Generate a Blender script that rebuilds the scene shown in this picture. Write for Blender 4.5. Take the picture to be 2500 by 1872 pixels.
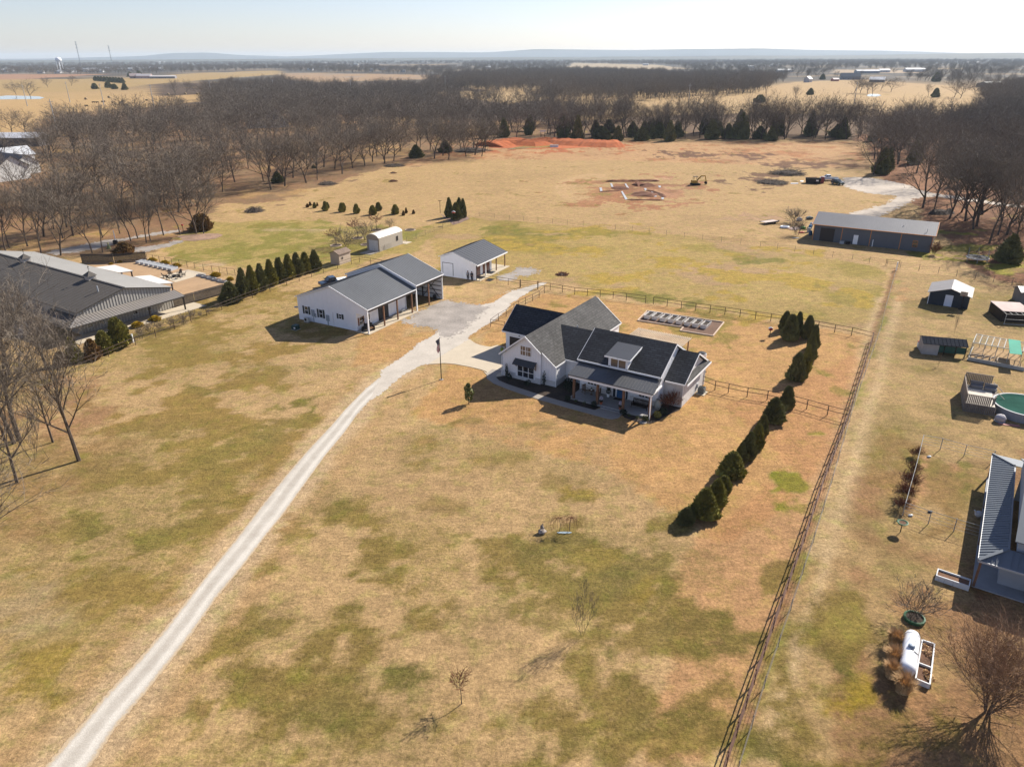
import bpy, bmesh, math, random
import numpy as np
from mathutils import Vector, Matrix, Euler
for o in list(bpy.data.objects): bpy.data.objects.remove(o)
SC = bpy.context.scene
COL = SC.collection
R = math.radians
rnd = random.Random(7)

# ---------------- camera ----------------
F, PITCH, ROLL, CAMH = 1776.0, R(24.2), R(0.23), 40.0      # focal length in pixels of the 2500 px wide photograph
fw = np.array([0, math.cos(PITCH), -math.sin(PITCH)])
_r = np.array([1., 0, 0]); _u = np.array([0, math.sin(PITCH), math.cos(PITCH)])
rt = _r*math.cos(ROLL) - _u*math.sin(ROLL)
up = _u*math.cos(ROLL) + _r*math.sin(ROLL)
cam_d = bpy.data.cameras.new("camera"); cam = bpy.data.objects.new("camera", cam_d); COL.objects.link(cam)
cam.matrix_world = Matrix(((rt[0], up[0], -fw[0], 0), (rt[1], up[1], -fw[1], 0), (rt[2], up[2], -fw[2], CAMH), (0, 0, 0, 1)))
cam_d.sensor_width = 36; cam_d.lens = 36*F/2500; cam_d.clip_start = 0.5; cam_d.clip_end = 60000
SC.camera = cam

# ---------------- sky, sun, exposure ----------------
SUN_EL, SUN_AZ = 34.5, 42.0        # azimuth of the sun, counter-clockwise from +X
w = bpy.data.worlds.new("World"); SC.world = w; w.use_nodes = True
nt = w.node_tree; nt.nodes.clear()
sky = nt.nodes.new("ShaderNodeTexSky"); sky.sky_type = 'NISHITA'; sky.sun_disc = False
sky.sun_elevation = R(SUN_EL); sky.sun_rotation = R(90-SUN_AZ)
sky.altitude = 300; sky.air_density = 1.0; sky.dust_density = 0.4; sky.ozone_density = 2.0; 
bg = nt.nodes.new("ShaderNodeBackground"); bg.inputs[1].default_value = 0.068
wo = nt.nodes.new("ShaderNodeOutputWorld")
hs = nt.nodes.new("ShaderNodeHueSaturation"); hs.inputs["Saturation"].default_value = .82; tn_ = nt.nodes.new("ShaderNodeMix"); tn_.data_type = 'RGBA'; tn_.blend_type = 'MULTIPLY'; tn_.inputs[0].default_value = 1; tn_.inputs[7].default_value = (.97, .95, 1.09, 1)
nt.links.new(sky.outputs[0], hs.inputs["Color"]); nt.links.new(hs.outputs[0], tn_.inputs[6]); nt.links.new(tn_.outputs[2], bg.inputs[0]); nt.links.new(bg.outputs[0], wo.inputs[0])
sd = bpy.data.lights.new("sun", 'SUN'); sd.energy = 5.0; sd.angle = R(0.53); sd.color = (1.0, 0.93, 0.82)
so = bpy.data.objects.new("sun", sd); COL.objects.link(so)
_sv = Vector((math.cos(R(SUN_EL))*math.cos(R(SUN_AZ)), math.cos(R(SUN_EL))*math.sin(R(SUN_AZ)), math.sin(R(SUN_EL))))
so.rotation_euler = _sv.to_track_quat('Z', 'Y').to_euler(); so.location = (60, 60, 80)
SC.view_settings.view_transform = 'Standard'; SC.view_settings.look = 'None'
SC.view_settings.exposure = 0.94; SC.view_settings.gamma = 1
SC.cycles.volume_bounces = 0; SC.cycles.max_bounces = 6; SC.cycles.diffuse_bounces = 2; SC.cycles.glossy_bounces = 2
SC.cycles.transparent_max_bounces = 8

# ---------------- where a pixel of the photograph meets the ground ----------------
def G(px, py, z=0.0):
    d = fw + rt*((px-1250.)/F) - up*((py-936.)/F)
    t = (z-CAMH)/d[2]
    return float(d[0]*t), float(d[1]*t)
def P(x, y, z=0.0):
    v = np.array([x, y, z-CAMH]); q = v@fw
    return 1250+F*(v@rt)/q, 936-F*(v@up)/q
def ht(px, py, qy):                       # height of a vertical thing standing at px,py whose top shows at row qy
    x, y = G(px, py); lo, hi = 0., 70.
    for _ in range(30):
        m = (lo+hi)/2
        if P(x, y, m)[1] > qy: lo = m
        else: hi = m
    return lo
def cv(ox, oy, s): return lambda x, y: (ox+x/s, oy+y/s)
FV = cv(0, 0, 0.8848)

# ---------------- materials ----------------
def srgb(r, g, b, k=1.0):
    f = lambda c: (c/12.92 if c <= .04045 else ((c+.055)/1.055)**2.4)
    return (f(r/255)*k, f(g/255)*k, f(b/255)*k, 1)
MATS = {}
def mat(name, col, rough=.85, var=.18, scale=1.5, detail=5, metal=0., bump=0., bscale=None, col2=None, streak=None, spec=.3, course=None, alpha=None):
    """procedural: base colour broken up by noise at two sizes; course=(size,contrast) adds rows (shingles, boards) along local Z/Y"""
    if name in MATS: return MATS[name]
    m = bpy.data.materials.new(name); m.use_nodes = True; n = m.node_tree.nodes; l = m.node_tree.links
    b = n["Principled BSDF"]; b.inputs["Roughness"].default_value = rough; b.inputs["Metallic"].default_value = metal
    b.inputs["Specular IOR Level"].default_value = spec
    tc = n.new("ShaderNodeTexCoord"); mp = n.new("ShaderNodeMapping"); l.new(tc.outputs["Object"], mp.inputs[0])
    if streak: mp.inputs["Scale"].default_value = streak
    nz = n.new("ShaderNodeTexNoise"); nz.inputs["Scale"].default_value = scale; nz.inputs["Detail"].default_value = detail
    nz.inputs["Roughness"].default_value = .65
    l.new(mp.outputs[0], nz.inputs[0])
    n2 = n.new("ShaderNodeTexNoise"); n2.inputs["Scale"].default_value = scale*.13; n2.inputs["Detail"].default_value = 3
    l.new(tc.outputs["Object"], n2.inputs[0])
    mx = n.new("ShaderNodeMix"); mx.data_type = 'RGBA'
    c = Vector(col[:3]); d = Vector(col2[:3]) if col2 else c*(1-2.2*var)
    hi = c*(1+var) if not col2 else c
    mx.inputs[6].default_value = (*[max(v, 0) for v in d], 1); mx.inputs[7].default_value = (*hi, 1)
    r = n.new("ShaderNodeMapRange"); r.inputs[1].default_value = .3; r.inputs[2].default_value = .68
    ad = n.new("ShaderNodeMath"); ad.operation = 'MULTIPLY_ADD'; ad.inputs[1].default_value = .45; 
    l.new(n2.outputs[0], ad.inputs[0]); 
    m3 = n.new("ShaderNodeMath"); m3.operation = 'MULTIPLY'; m3.inputs[1].default_value = .55; l.new(nz.outputs[0], m3.inputs[0])
    l.new(m3.outputs[0], ad.inputs[2]); l.new(ad.outputs[0], r.inputs[0]); l.new(r.outputs[0], mx.inputs[0])
    out = mx.outputs[2]
    if course:
        bk = n.new("ShaderNodeTexBrick"); bk.inputs["Scale"].default_value = 1.0
        bk.inputs["Brick Width"].default_value = course[0]; bk.inputs["Row Height"].default_value = course[1]
        bk.inputs["Mortar Size"].default_value = course[2]; bk.inputs["Color1"].default_value = (1, 1, 1, 1)
        bk.inputs["Color2"].default_value = (course[3],)*3+(1,); bk.inputs["Mortar"].default_value = (course[4],)*3+(1,)
        if len(course) > 5: 
            m4 = n.new("ShaderNodeMapping"); m4.inputs["Rotation"].default_value = course[5]; l.new(tc.outputs["Object"], m4.inputs[0]); l.new(m4.outputs[0], bk.inputs[0])
        else: l.new(tc.outputs["Object"], bk.inputs[0])
        mm = n.new("ShaderNodeMix"); mm.data_type = 'RGBA'; mm.blend_type = 'MULTIPLY'; mm.inputs[0].default_value = 1
        l.new(out, mm.inputs[6]); l.new(bk.outputs[0], mm.inputs[7]); out = mm.outputs[2]
    l.new(out, b.inputs["Base Color"])
    if bump:
        bp = n.new("ShaderNodeBump"); bp.inputs["Strength"].default_value = bump; bp.inputs["Distance"].default_value = .05
        nb = n.new("ShaderNodeTexNoise"); nb.inputs["Scale"].default_value = bscale or scale*6; nb.inputs["Detail"].default_value = 3
        l.new(tc.outputs["Object"], nb.inputs[0]); l.new(nb.outputs[0], bp.inputs["Height"]); l.new(bp.outputs[0], b.inputs["Normal"])
    if alpha is not None:
        b.inputs["Alpha"].default_value = alpha
    MATS[name] = m; return m

# ---------------- meshes ----------------
def tag(o, label=None, category=None, group=None, kind=None):
    if label: o['label'] = label
    if category: o['category'] = category
    if group: o['group'] = group
    if kind: o['kind'] = kind
    return o
class MB:
    def __init__(s): s.v = []; s.f = []; s.m = []; s.mi = 0
    def add(s, vs, fs):
        k = len(s.v); s.v += [tuple(map(float, p)) for p in vs]; s.f += [tuple(i+k for i in f) for f in fs]; s.m += [s.mi]*len(fs); return s
    def box(s, x0, y0, z0, x1, y1, z1):
        return s.add([(x0,y0,z0),(x1,y0,z0),(x1,y1,z0),(x0,y1,z0),(x0,y0,z1),(x1,y0,z1),(x1,y1,z1),(x0,y1,z1)],
                     [(3,2,1,0),(4,5,6,7),(0,1,5,4),(1,2,6,5),(2,3,7,6),(3,0,4,7)])
    def prism(s, poly, vec):
        n = len(poly); a = [Vector(p) for p in poly]; b = [p+Vector(vec) for p in a]
        return s.add(a+b, [tuple(range(n)), tuple(range(2*n-1, n-1, -1))]+[(i, i+n, (i+1) % n+n, (i+1) % n) for i in range(n)])
    def bar(s, p, q, w, h=None, upv=(0, 0, 1)):
        h = h or w; p = Vector(p); q = Vector(q); d = (q-p).normalized(); u = Vector(upv)
        if abs(d.dot(u)) > .95: u = Vector((1, 0, 0))
        a = d.cross(u).normalized()*w/2; b = a.cross(d).normalized()*h/2
        return s.add([p-a-b, p+a-b, p+a+b, p-a+b, q-a-b, q+a-b, q+a+b, q-a+b], [(0,1,2,3),(7,6,5,4),(0,4,5,1),(1,5,6,2),(2,6,7,3),(3,7,4,0)])
    def tube(s, pts, rad, n=8, cap=True):
        if not hasattr(rad, '__len__'): rad = [rad]*len(pts)
        pts = [Vector(p) for p in pts]; k = len(s.v); vs = []; fs = []
        for i, p in enumerate(pts):
            d = (pts[min(i+1, len(pts)-1)]-pts[max(i-1, 0)]).normalized(); a = d.cross(Vector((0, 0, 1)) if abs(d.z) < .9 else Vector((1, 0, 0))).normalized(); b = d.cross(a)
            for j in range(n):
                t = 2*math.pi*j/n; vs.append(p+(a*math.cos(t)+b*math.sin(t))*rad[i])
        for i in range(len(pts)-1):
            for j in range(n): fs.append((i*n+j, i*n+(j+1) % n, (i+1)*n+(j+1) % n, (i+1)*n+j))
        if cap: fs += [tuple(range(n-1, -1, -1)), tuple((len(pts)-1)*n+j for j in range(n))]
        return s.add(vs, fs)
    def lathe(s, prof, c=(0, 0, 0), n=16, sx=1, sy=1):
        return s.add([(c[0]+r*math.cos(2*math.pi*j/n)*sx, c[1]+r*math.sin(2*math.pi*j/n)*sy, c[2]+z) for r, z in prof for j in range(n)],
                     [(i*n+j, i*n+(j+1) % n, (i+1)*n+(j+1) % n, (i+1)*n+j) for i in range(len(prof)-1) for j in range(n)])
    def blob(s, c, r, n=10, m=7, jit=.12, seed=0):
        q = random.Random(seed); vs = []; fs = []
        for i in range(m+1):
            a = math.pi*i/m
            for j in range(n):
                b = 2*math.pi*j/n; k = 1+q.uniform(-jit, jit)
                vs.append((c[0]+r[0]*k*math.sin(a)*math.cos(b), c[1]+r[1]*k*math.sin(a)*math.sin(b), c[2]+r[2]*k*math.cos(a)))
        for i in range(m):
            for j in range(n): fs.append((i*n+j, (i+1)*n+j, (i+1)*n+(j+1) % n, i*n+(j+1) % n))
        return s.add(vs, fs)
    def ribs(s, a, b, c, d, n, w=.05, h=.04):
        """n standing ribs from edge a-b to edge d-c (a..b bottom, d..c top) of a flat quad, standing out along its normal"""
        a, b, c, d = map(Vector, (a, b, c, d)); nm = (b-a).cross(d-a).normalized()
        for i in range(n+1):
            t = i/n; p = a.lerp(b, t)+nm*h/2; q = d.lerp(c, t)+nm*h/2
            if (q-p).length > .05: s.bar(p, q, w, h, nm)
        return s
    def mesh(s, name, mats):
        me = bpy.data.meshes.new(name); me.from_pydata(s.v, [], s.f)
        for m in (mats if isinstance(mats, (list, tuple)) else [mats]): me.materials.append(m)
        if any(s.m): me.polygons.foreach_set("material_index", s.m)
        me.update()
        return me
    def build(s, name, mats, parent=None, smooth=False, **kw):
        me = s.mesh(name, mats); o = bpy.data.objects.new(name, me); COL.objects.link(o)
        if parent: o.parent = parent
        if smooth: me.polygons.foreach_set("use_smooth", [True]*len(me.polygons))
        if kw: tag(o, **kw)
        return o
def empty(name, loc, rz=0, **kw):
    o = bpy.data.objects.new(name, None); COL.objects.link(o); o.location = loc; o.rotation_euler = (0, 0, rz); o.empty_display_size = .3
    return tag(o, **kw)
def copy_tree(o, parent=None, loc=None, rz=None, sc=None, **kw):
    c = o.copy(); COL.objects.link(c); c.parent = parent
    if loc is not None: c.location = loc
    if rz is not None: c.rotation_euler = (0, 0, rz)
    if sc is not None: c.scale = sc if hasattr(sc, '__len__') else (sc, sc, sc)
    if kw: tag(c, **kw)
    for ch in o.children: copy_tree(ch, c)
    return c

# ---------------- numpy value noise, used for the ground's own colouring ----------------
_ng = np.random.RandomState(3).rand(256, 256)
def vnoise(x, y, s=1.0, o=0):
    x = np.asarray(x)*s+o*17.3; y = np.asarray(y)*s+o*9.1
    xi = np.floor(x).astype(int); yi = np.floor(y).astype(int); fx = x-xi; fy = y-yi; fx = fx*fx*(3-2*fx); fy = fy*fy*(3-2*fy)
    g = lambda i, j: _ng[i % 256, j % 256]
    return (g(xi, yi)*(1-fx)+g(xi+1, yi)*fx)*(1-fy)+(g(xi, yi+1)*(1-fx)+g(xi+1, yi+1)*fx)*fy
def fbm(x, y, s, o=0, n=4): return sum(vnoise(x, y, s*2**k, o+k*3)*.5**k for k in range(n))/sum(.5**k for k in range(n))
def inpoly(x, y, poly):
    r = np.zeros(x.shape, bool); n = len(poly)
    for i in range(n):
        (x1, y1), (x2, y2) = poly[i], poly[(i+1) % n]
        if y1 == y2: continue
        r ^= ((y1 > y) != (y2 > y)) & (x < (x2-x1)*(y-y1)/(y2-y1)+x1)
    return r
CR = cv(0, 900, 1.704); C2 = cv(680, 580, 3.687); CM = cv(1100, 400, 2.9105); CP = cv(920, 820, 7.9); CS = cv(480, 400, 3.253); CL = cv(0, 560, 3.568)
CH = cv(1180, 700, 3.814); CT = cv(1700, 640, 3.95); CU = cv(1620, 740, 2.76); CN = cv(1880, 400, 3.568); CC = cv(640, 480, 4.424); CF = cv(1820, 400, 6.9)
CRR = cv(2180, 640, 3.9437); CRB = cv(1760, 1340, 2.989); CRC = cv(1900, 900, 2.76); CTL = cv(0, 100, 3.456); CTM = cv(600, 100, 3.16); CTR = cv(1850, 100, 3.403); CTC = cv(1250, 100, 3.403); CLT = cv(0, 380, 3.568)
# ================= GROUND =================
ALB = .57                                          # photo colour of sunlit grass -> albedo
def A(r, g, b): return np.array(srgb(r, g, b, ALB)[:3])
def axis(lim0, fine0, fine1, lim1, step, grow):
    a = list(np.arange(fine0, fine1, step)); s = step
    while a[-1] < lim1: s *= grow; a.append(a[-1]+s)
    s = step; h = [a[0]]
    while h[-1] > lim0: s *= grow; h.append(h[-1]-s)
    return np.array(h[:0:-1]+a)
gx = axis(-17000, -80, 90, 17000, .8, 1.028); gy = axis(-120, 12, 210, 17500, .8, 1.022)
NX, NY = len(gx), len(gy)
GXX, GYY = np.meshgrid(gx, gy); X = GXX.ravel(); Y = GYY.ravel()
d = np.stack([X, Y, np.full_like(X, -CAMH)], 1); q = d@fw; q = np.where(q < 2, np.nan, q)
PX = (1250+F*(d@rt)/q)*.8848; PY = (936-F*(d@up)/q)*.8848      # position in the 2212 px wide picture
bad = np.isnan(PX); PX[bad] = -500; PY[bad] = 2500
n1 = fbm(X, Y, .11, 1); n2 = fbm(X, Y, .35, 5); n3 = fbm(X, Y, .03, 9); n4 = fbm(X, Y, 1.1, 13, 3); nf = fbm(X, Y, .006, 21); nff = fbm(X, Y, .0016, 33)
WX = PX+(n1-.5)*60+(n2-.5)*30; 
wy = np.clip((PY-120)/900, .02, 1); WY = PY+((n1-.5)*50+(n2-.5)*26)*wy
C3 = np.tile(A(210, 174, 124), (len(X), 1))
def lay(col, w): 
    global C3
    w = np.clip(w, 0, 1)[:, None]; C3 = C3*(1-w)+np.asarray(col)*w
def poly(pts, warp=1.0): 
    return inpoly(PX+(WX-PX)*warp, PY+(WY-PY)*warp, pts).astype(float)
def sm(a, b, x): t = np.clip((x-a)/(b-a), 0, 1); return t*t*(3-2*t)
n5 = fbm(X, Y, .16, 45, 5); n6 = fbm(X, Y, .16, 57, 5); WN = True
def blob(cx, cy, rx, ry, rot=0, wn=False):
    dx = PX-cx; dy = PY-cy
    if wn: dx = dx+(n5-.5)*rx*3.2; dy = dy+(n6-.5)*ry*3.2
    c, s = math.cos(R(rot)), math.sin(R(rot)); u = (dx*c+dy*s)/rx; v = (-dx*s+dy*c)/ry
    return np.exp(-(u*u+v*v))
TCOL = C3.copy(); TW = np.zeros(len(X))
def patch(cx, cy, rx, ry, col, st=1.0, rot=0, th=.46):
    """a patch of other growth: kept apart from the soil colour so the material can break its edge into tufts"""
    global TCOL, TW
    b = blob(cx, cy, rx*1.45, ry*1.45, rot, WN)*1.05; wt_ = np.clip(st*sm(th-.16, th+.16, b*.70+(n1-.5)*.7+(n2-.5)*.8+(n4-.5)*.5), 0, 1)
    a = (wt_/np.maximum(TW+wt_, 1e-4))[:, None]; TCOL = TCOL*(1-a)+np.asarray(col)*(.86 if cy > 640 else .93)*a; TW = np.maximum(TW, wt_)
OLIVE = A(158, 140, 68); GREEN = A(140, 134, 60); YEL = A(200, 168, 78); TAN = A(208, 170, 122); DTAN = A(188, 146, 102); BRN = A(160, 118, 84); LEAF = A(176, 128, 90); ORG = A(212, 164, 108); PALE = A(222, 190, 148)
BRIGHT = A(152, 150, 44)
# ---- far land: brown winter woods and tan fields, by distance
WOOD = A(112, 92, 76)
far = sm(900, 1500, Y)
lay(A(104, 96, 88), far*sm(.30, .36, nff*.6+nf*.4))
lay(A(176, 146, 110), far*sm(.62, .66, nf)*.7)
# ---- woods floor near the property
left_wood = [(-400, 300), (100, 235), (330, 215), (560, 245), (1000, 255), (1240, 262), (1240, 330), (1175, 332), (1010, 352), (850, 360), (700, 405), (600, 440), (470, 440), (440, 500), (330, 545), (160, 548), (-400, 640)]
lay(A(152, 122, 94), poly(left_wood)*.9); lay(A(166, 126, 94), poly(left_wood)*sm(.42, .6, n1)*.8); lay(A(205, 165, 112), poly(left_wood)*sm(.56, .66, n3*.6+n1*.4)*.8)
back_wood = [(1180, 262), (1700, 240), (2212, 250), (2600, 260), (2600, 305), (1870, 305), (1300, 300), (1180, 325)]
lay(A(118, 92, 72), poly(back_wood)*.9)
right_wood = [(1850, 290), (2700, 280), (2900, 640), (2300, 640), (2160, 610), (2040, 545), (1990, 470), (1960, 420), (1880, 370)]
lay(A(168, 120, 88), poly(right_wood)); lay(A(120, 84, 62), poly(right_wood)*sm(.5, .62, n1)*.6)
mid_wood = [(330, 180), (950, 178), (1010, 190), (1190, 215), (1180, 262), (560, 245), (330, 215)]
lay(WOOD, poly(mid_wood))
# tan fields behind
for pl, c in [([(-300, 216), (200, 214), (450, 203), (480, 214), (330, 232), (120, 245), (40, 300), (-300, 300)], (216, 178, 126)),
              ([(-300, 172), (250, 170), (420, 158), (600, 152), (620, 160), (330, 182), (200, 198), (-300, 205)], (200, 168, 116)),
              ([(940, 196), (1180, 200), (1180, 215), (1100, 225), (940, 204)], (210, 176, 128)),
              ([(1180, 232), (1400, 219), (1700, 203), (2150, 201), (2300, 215), (2300, 262), (1700, 246), (1180, 245)], (214, 178, 128)),
              ([(1640, 190), (1720, 177), (1860, 172), (2050, 185), (2130, 201), (1700, 203)], (212, 176, 128)),
              ([(620, 158), (800, 160), (950, 163), (1000, 170), (700, 178), (600, 172)], (196, 162, 128)),
              ([(-300, 162), (60, 160), (230, 160), (60, 172), (-300, 174)], (196, 150, 120)),
              ([(1240, 136), (1420, 140), (1500, 148), (1400, 152), (1220, 146)], (206, 182, 150)),
              ([(1440, 160), (1580, 156), (1600, 160), (1430, 166)], (206, 182, 150)),
              ([(1800, 150), (2000, 152), (2000, 158), (1800, 158)], (206, 178, 148))]:
    lay(A(*c), poly(pl, .25)*.95)
mid_far = poly([(-300, 120), (2600, 120), (2600, 170), (-300, 170)], 0)
lay(A(170, 160, 150), mid_far*sm(.62, .66, vnoise(X, Y, .02, 3))*sm(.5, .7, nf)*.6)
# ---- the big back field
field = [(440, 470), (660, 395), (860, 352), (1000, 330), (1040, 315), (1180, 330), (1860, 300), (1880, 372), (1990, 420), (2010, 460), (2212, 600), (2212, 1700), (-100, 1700), (-100, 560)]
lay(A(206, 170, 120), poly([(700, 420), (1000, 330), (1870, 305), (1900, 400), (2100, 560), (1900, 570), (1050, 470), (640, 480)], .4)*.9)
rough = poly([(870, 352), (1040, 316), (1330, 305), (1860, 306), (1880, 365), (1500, 352), (1300, 345), (1000, 345), (870, 360)], .5)
lay(A(212, 168, 122), rough); lay(A(176, 122, 84), rough*sm(.52, .62, n1*.5+n2*.5)*.8); lay(A(214, 140, 92), rough*sm(.60, .68, n1)*.3)
for cx, cy, rx, ry in ((1450, 335, 60, 6), (1640, 390, 60, 12), (1600, 340, 50, 7), (850, 357, 16, 3), (1760, 355, 90, 7)): patch(cx, cy, rx, ry, A(128, 92, 72), .9)
# pasture behind the yard: olive with yellow patches
past = poly([(1010, 470), (1500, 510), (1890, 575), (1915, 590), (1890, 715), (1500, 660), (1170, 605), (960, 600), (930, 520), (860, 500)], .5)
lay(A(190, 162, 96), past*.75); lay(OLIVE*1.1, past*sm(.47, .62, n1*.6+n3*.4)*.75); lay(A(196, 160, 120), past*sm(.55, .66, fbm(X, Y, .09, 41))*.8)
for a in ((1240, 500, 120, 9), (1300, 545, 60, 12), (1180, 520, 40, 10), (1480, 560, 50, 14), (1560, 590, 60, 22), (1350, 590, 80, 10), (1650, 600, 70, 18), (1330, 625, 50, 12), (1760, 600, 40, 14), (1600, 650, 50, 10), (1100, 530, 50, 12), (1430, 532, 40, 8), (1700, 545, 60, 7), (1850, 640, 40, 14), (1640, 690, 60, 10)): patch(*a, YEL*1.02, .85)
for a in ((1300, 505, 60, 7), (1120, 505, 60, 9), (1440, 640, 60, 10), (1500, 655, 40, 8), (1050, 495, 40, 8), (1620, 560, 40, 6)): patch(*a, GREEN, .7)
lawn = poly([(450, 480), (640, 478), (830, 490), (930, 500), (900, 540), (760, 575), (620, 592), (350, 545), (400, 512)], .7)
lay(A(184, 162, 94), lawn*.85)
for a in ((640, 520, 110, 16), (560, 550, 90, 14), (700, 490, 80, 9), (850, 500, 50, 10), (480, 560, 60, 12)): patch(*a, A(160, 150, 74), .8)
for a in ((520, 565, 60, 4, ), (470, 575, 50, 4), (660, 500, 40, 4)): patch(*a, PALE, .9)
# excavated building plot
patch(1370, 413, 90, 20, A(190, 128, 92), 1, 0, .40); patch(1440, 412, 34, 18, A(226, 176, 140), .9); patch(1290, 408, 30, 16, A(222, 172, 122), .7); patch(1390, 404, 60, 10, A(150, 100, 72), .9)
for i in range(5):
    rr = 62+9*i; u = (PX-1300)/rr; v = (PY-408)/(rr*.33); e = np.abs(np.sqrt(u*u+v*v)-1); lay(A(226, 186, 140), np.exp(-(e*22)**2)*(PX < 1310)*.55)
patch(1620, 466, 50, 10, A(206, 166, 130), .8); patch(1700, 520, 120, 8, A(196, 160, 110), .6)
# red clay bank is a thing of its own; its surroundings
patch(1200, 318, 140, 8, A(206, 120, 78), .8)

# ---- house yard, orange tan
yard = poly([(1175, 632), (1500, 668), (1880, 728), (1835, 905), (1700, 1100), (1560, 1180), (1300, 1010), (1100, 960), (880, 890), (960, 800), (1050, 720)], .5)
lay(ORG, yard*.85); lay(ORG*1.02, poly([(860, 730), (940, 715), (1060, 640), (1160, 620), (1080, 700), (960, 760), (760, 790), (780, 690), (900, 690)], .5)*.7)
patch(1090, 1010, 300, 60, TAN, .5); lay(A(206, 150, 104), poly([(1560, 870), (1900, 760), (1800, 1100), (1680, 1500), (1520, 1656), (1400, 1656), (1480, 1200), (1700, 1000)])*.55)
for a in ((1530, 690, 60, 22), (1560, 720, 50, 14), (1190, 660, 40, 12), (1230, 705, 70, 12), (1500, 760, 50, 14), (1800, 850, 30, 20), (1780, 800, 24, 14)): patch(*a, OLIVE*1.12, .65)
# left lawns
for a in ((430, 700, 120, 40), (330, 830, 130, 45), (520, 790, 90, 30), (440, 950, 150, 60), (330, 900, 110, 40), (560, 1010, 90, 34), (610, 940, 70, 34), (460, 1060, 80, 50), (660, 700, 60, 20), (600, 640, 50, 14), (380, 760, 80, 22), (280, 1260, 130, 60)): patch(*a, A(172, 142, 76), .8)
for a in ((540, 960, 90, 12, -35), (610, 900, 60, 10, -35), (380, 1130, 60, 30, -20), (200, 1120, 50, 22, -20), (180, 1200, 40, 10, 0), (200, 1010, 40, 12, 0), (420, 845, 60, 10, 0), (450, 1000, 60, 14, -20)): patch(a[0], a[1], a[2], a[3], A(138, 128, 58), .8, a[4])
for a in ((140, 980, 110, 60), (80, 900, 100, 70), (250, 1010, 60, 30), (60, 1130, 70, 50)): patch(*a, A(184, 138, 100), .6)
for a in ((60, 1310, 90, 50), (40, 1370, 60, 30)): patch(*a, PALE, .8)
for a in ((60, 1450, 80, 70), (120, 1500, 60, 40)): patch(*a, A(186, 156, 70), .7)
# foreground
for a in ((640, 1350, 90, 30), (700, 1400, 110, 50), (690, 1530, 110, 70), (560, 1530, 60, 50), (820, 1180, 60, 50), (760, 1110, 40, 20), (1190, 1040, 50, 30), (1100, 1000, 40, 14), (980, 920, 40, 10), (1150, 930, 30, 10), (960, 1080, 40, 14), (1010, 1180, 60, 40), (1060, 1280, 90, 40), (1260, 1230, 120, 60), (1180, 1350, 120, 60), (1340, 1330, 70, 60), (1500, 1340, 110, 60), (1400, 1480, 130, 60), (1200, 1560, 160, 60), (950, 1560, 90, 60), (1500, 1580, 120, 60), (1020, 1640, 160, 40), (1270, 1080, 40, 20), (1380, 1240, 40, 30), (1700, 1500, 120, 80), (1900, 1560, 120, 70), (1850, 1350, 90, 60), (1730, 1240, 50, 50), (780, 1250, 60, 30), (860, 1330, 60, 30), (1430, 1130, 40, 16)): patch(*a, A(152, 130, 66), .72)
for a in ((690, 1330, 60, 18), (640, 1560, 80, 30), (1300, 1240, 70, 26), (1230, 1190, 60, 20), (1330, 1400, 60, 26), (1550, 1330, 60, 30), (1560, 1390, 60, 22), (1160, 1600, 90, 26), (1470, 1560, 60, 30), (860, 1450, 40, 18), (1800, 1420, 50, 30), (1650, 1560, 40, 40), (1750, 1620, 80, 30)): patch(*a, A(116, 112, 48), .72)
for a in ((1290, 1200, 24, 22), (1390, 1270, 22, 20), (1260, 1065, 30, 10), (1850, 1640, 80, 30), (1830, 1470, 50, 40)): patch(*a, A(186, 158, 52), .7)
patch(1727, 1052, 34, 22, BRIGHT, 1.0, 0, .36); patch(1705, 1098, 22, 8, BRIGHT, .7); patch(1765, 932, 20, 6, BRIGHT, .7); patch(1445, 1275, 16, 14, A(120, 122, 30), .9)
# thin mottling of green through the front and left lawns
fl_z = poly([(160, 660), (640, 620), (860, 760), (900, 900), (1300, 1020), (1560, 1190), (1640, 1500), (1600, 1700), (-200, 1700), (-200, 900)], .3)
for nn, cc, ss in ((fbm(X, Y, .07, 91, 6), OLIVE, .36), (fbm(X, Y, .12, 97, 6), A(140, 128, 70), .30)):
    wt_ = fl_z*sm(.50, .62, nn)*ss; a = (wt_/np.maximum(TW+wt_, 1e-4))[:, None]; TCOL = TCOL*(1-a)+cc*.9*a; TW = np.maximum(TW, wt_)
cl = [CR(*p) for p in ((205, 1740), (280, 1656), (390, 1510), (520, 1355), (635, 1222), (755, 1075), (845, 950), (945, 828), (1045, 700), (1130, 592), (1225, 468), (1320, 348), (1405, 252), (1465, 175), (1530, 105), (1600, 45), (1670, 0))]
clg = [G(*p) for p in cl]; dmin = np.full(len(X), 1e9)
for (x1, y1), (x2, y2) in zip(clg[:-1], clg[1:]): tt = np.clip(((X-x1)*(x2-x1)+(Y-y1)*(y2-y1))/((x2-x1)**2+(y2-y1)**2), 0, 1); dmin = np.minimum(dmin, np.hypot(X-x1-(x2-x1)*tt, Y-y1-(y2-y1)*tt))
lay(A(224, 192, 150), (1-sm(1.9, 3.4, dmin+(n2-.5)*1.6))*.8); TW = TW*sm(1.8, 3.6, dmin)
lay(A(196, 154, 108), np.exp(-((dmin-3.9)/.9)**2)*.35)
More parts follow.
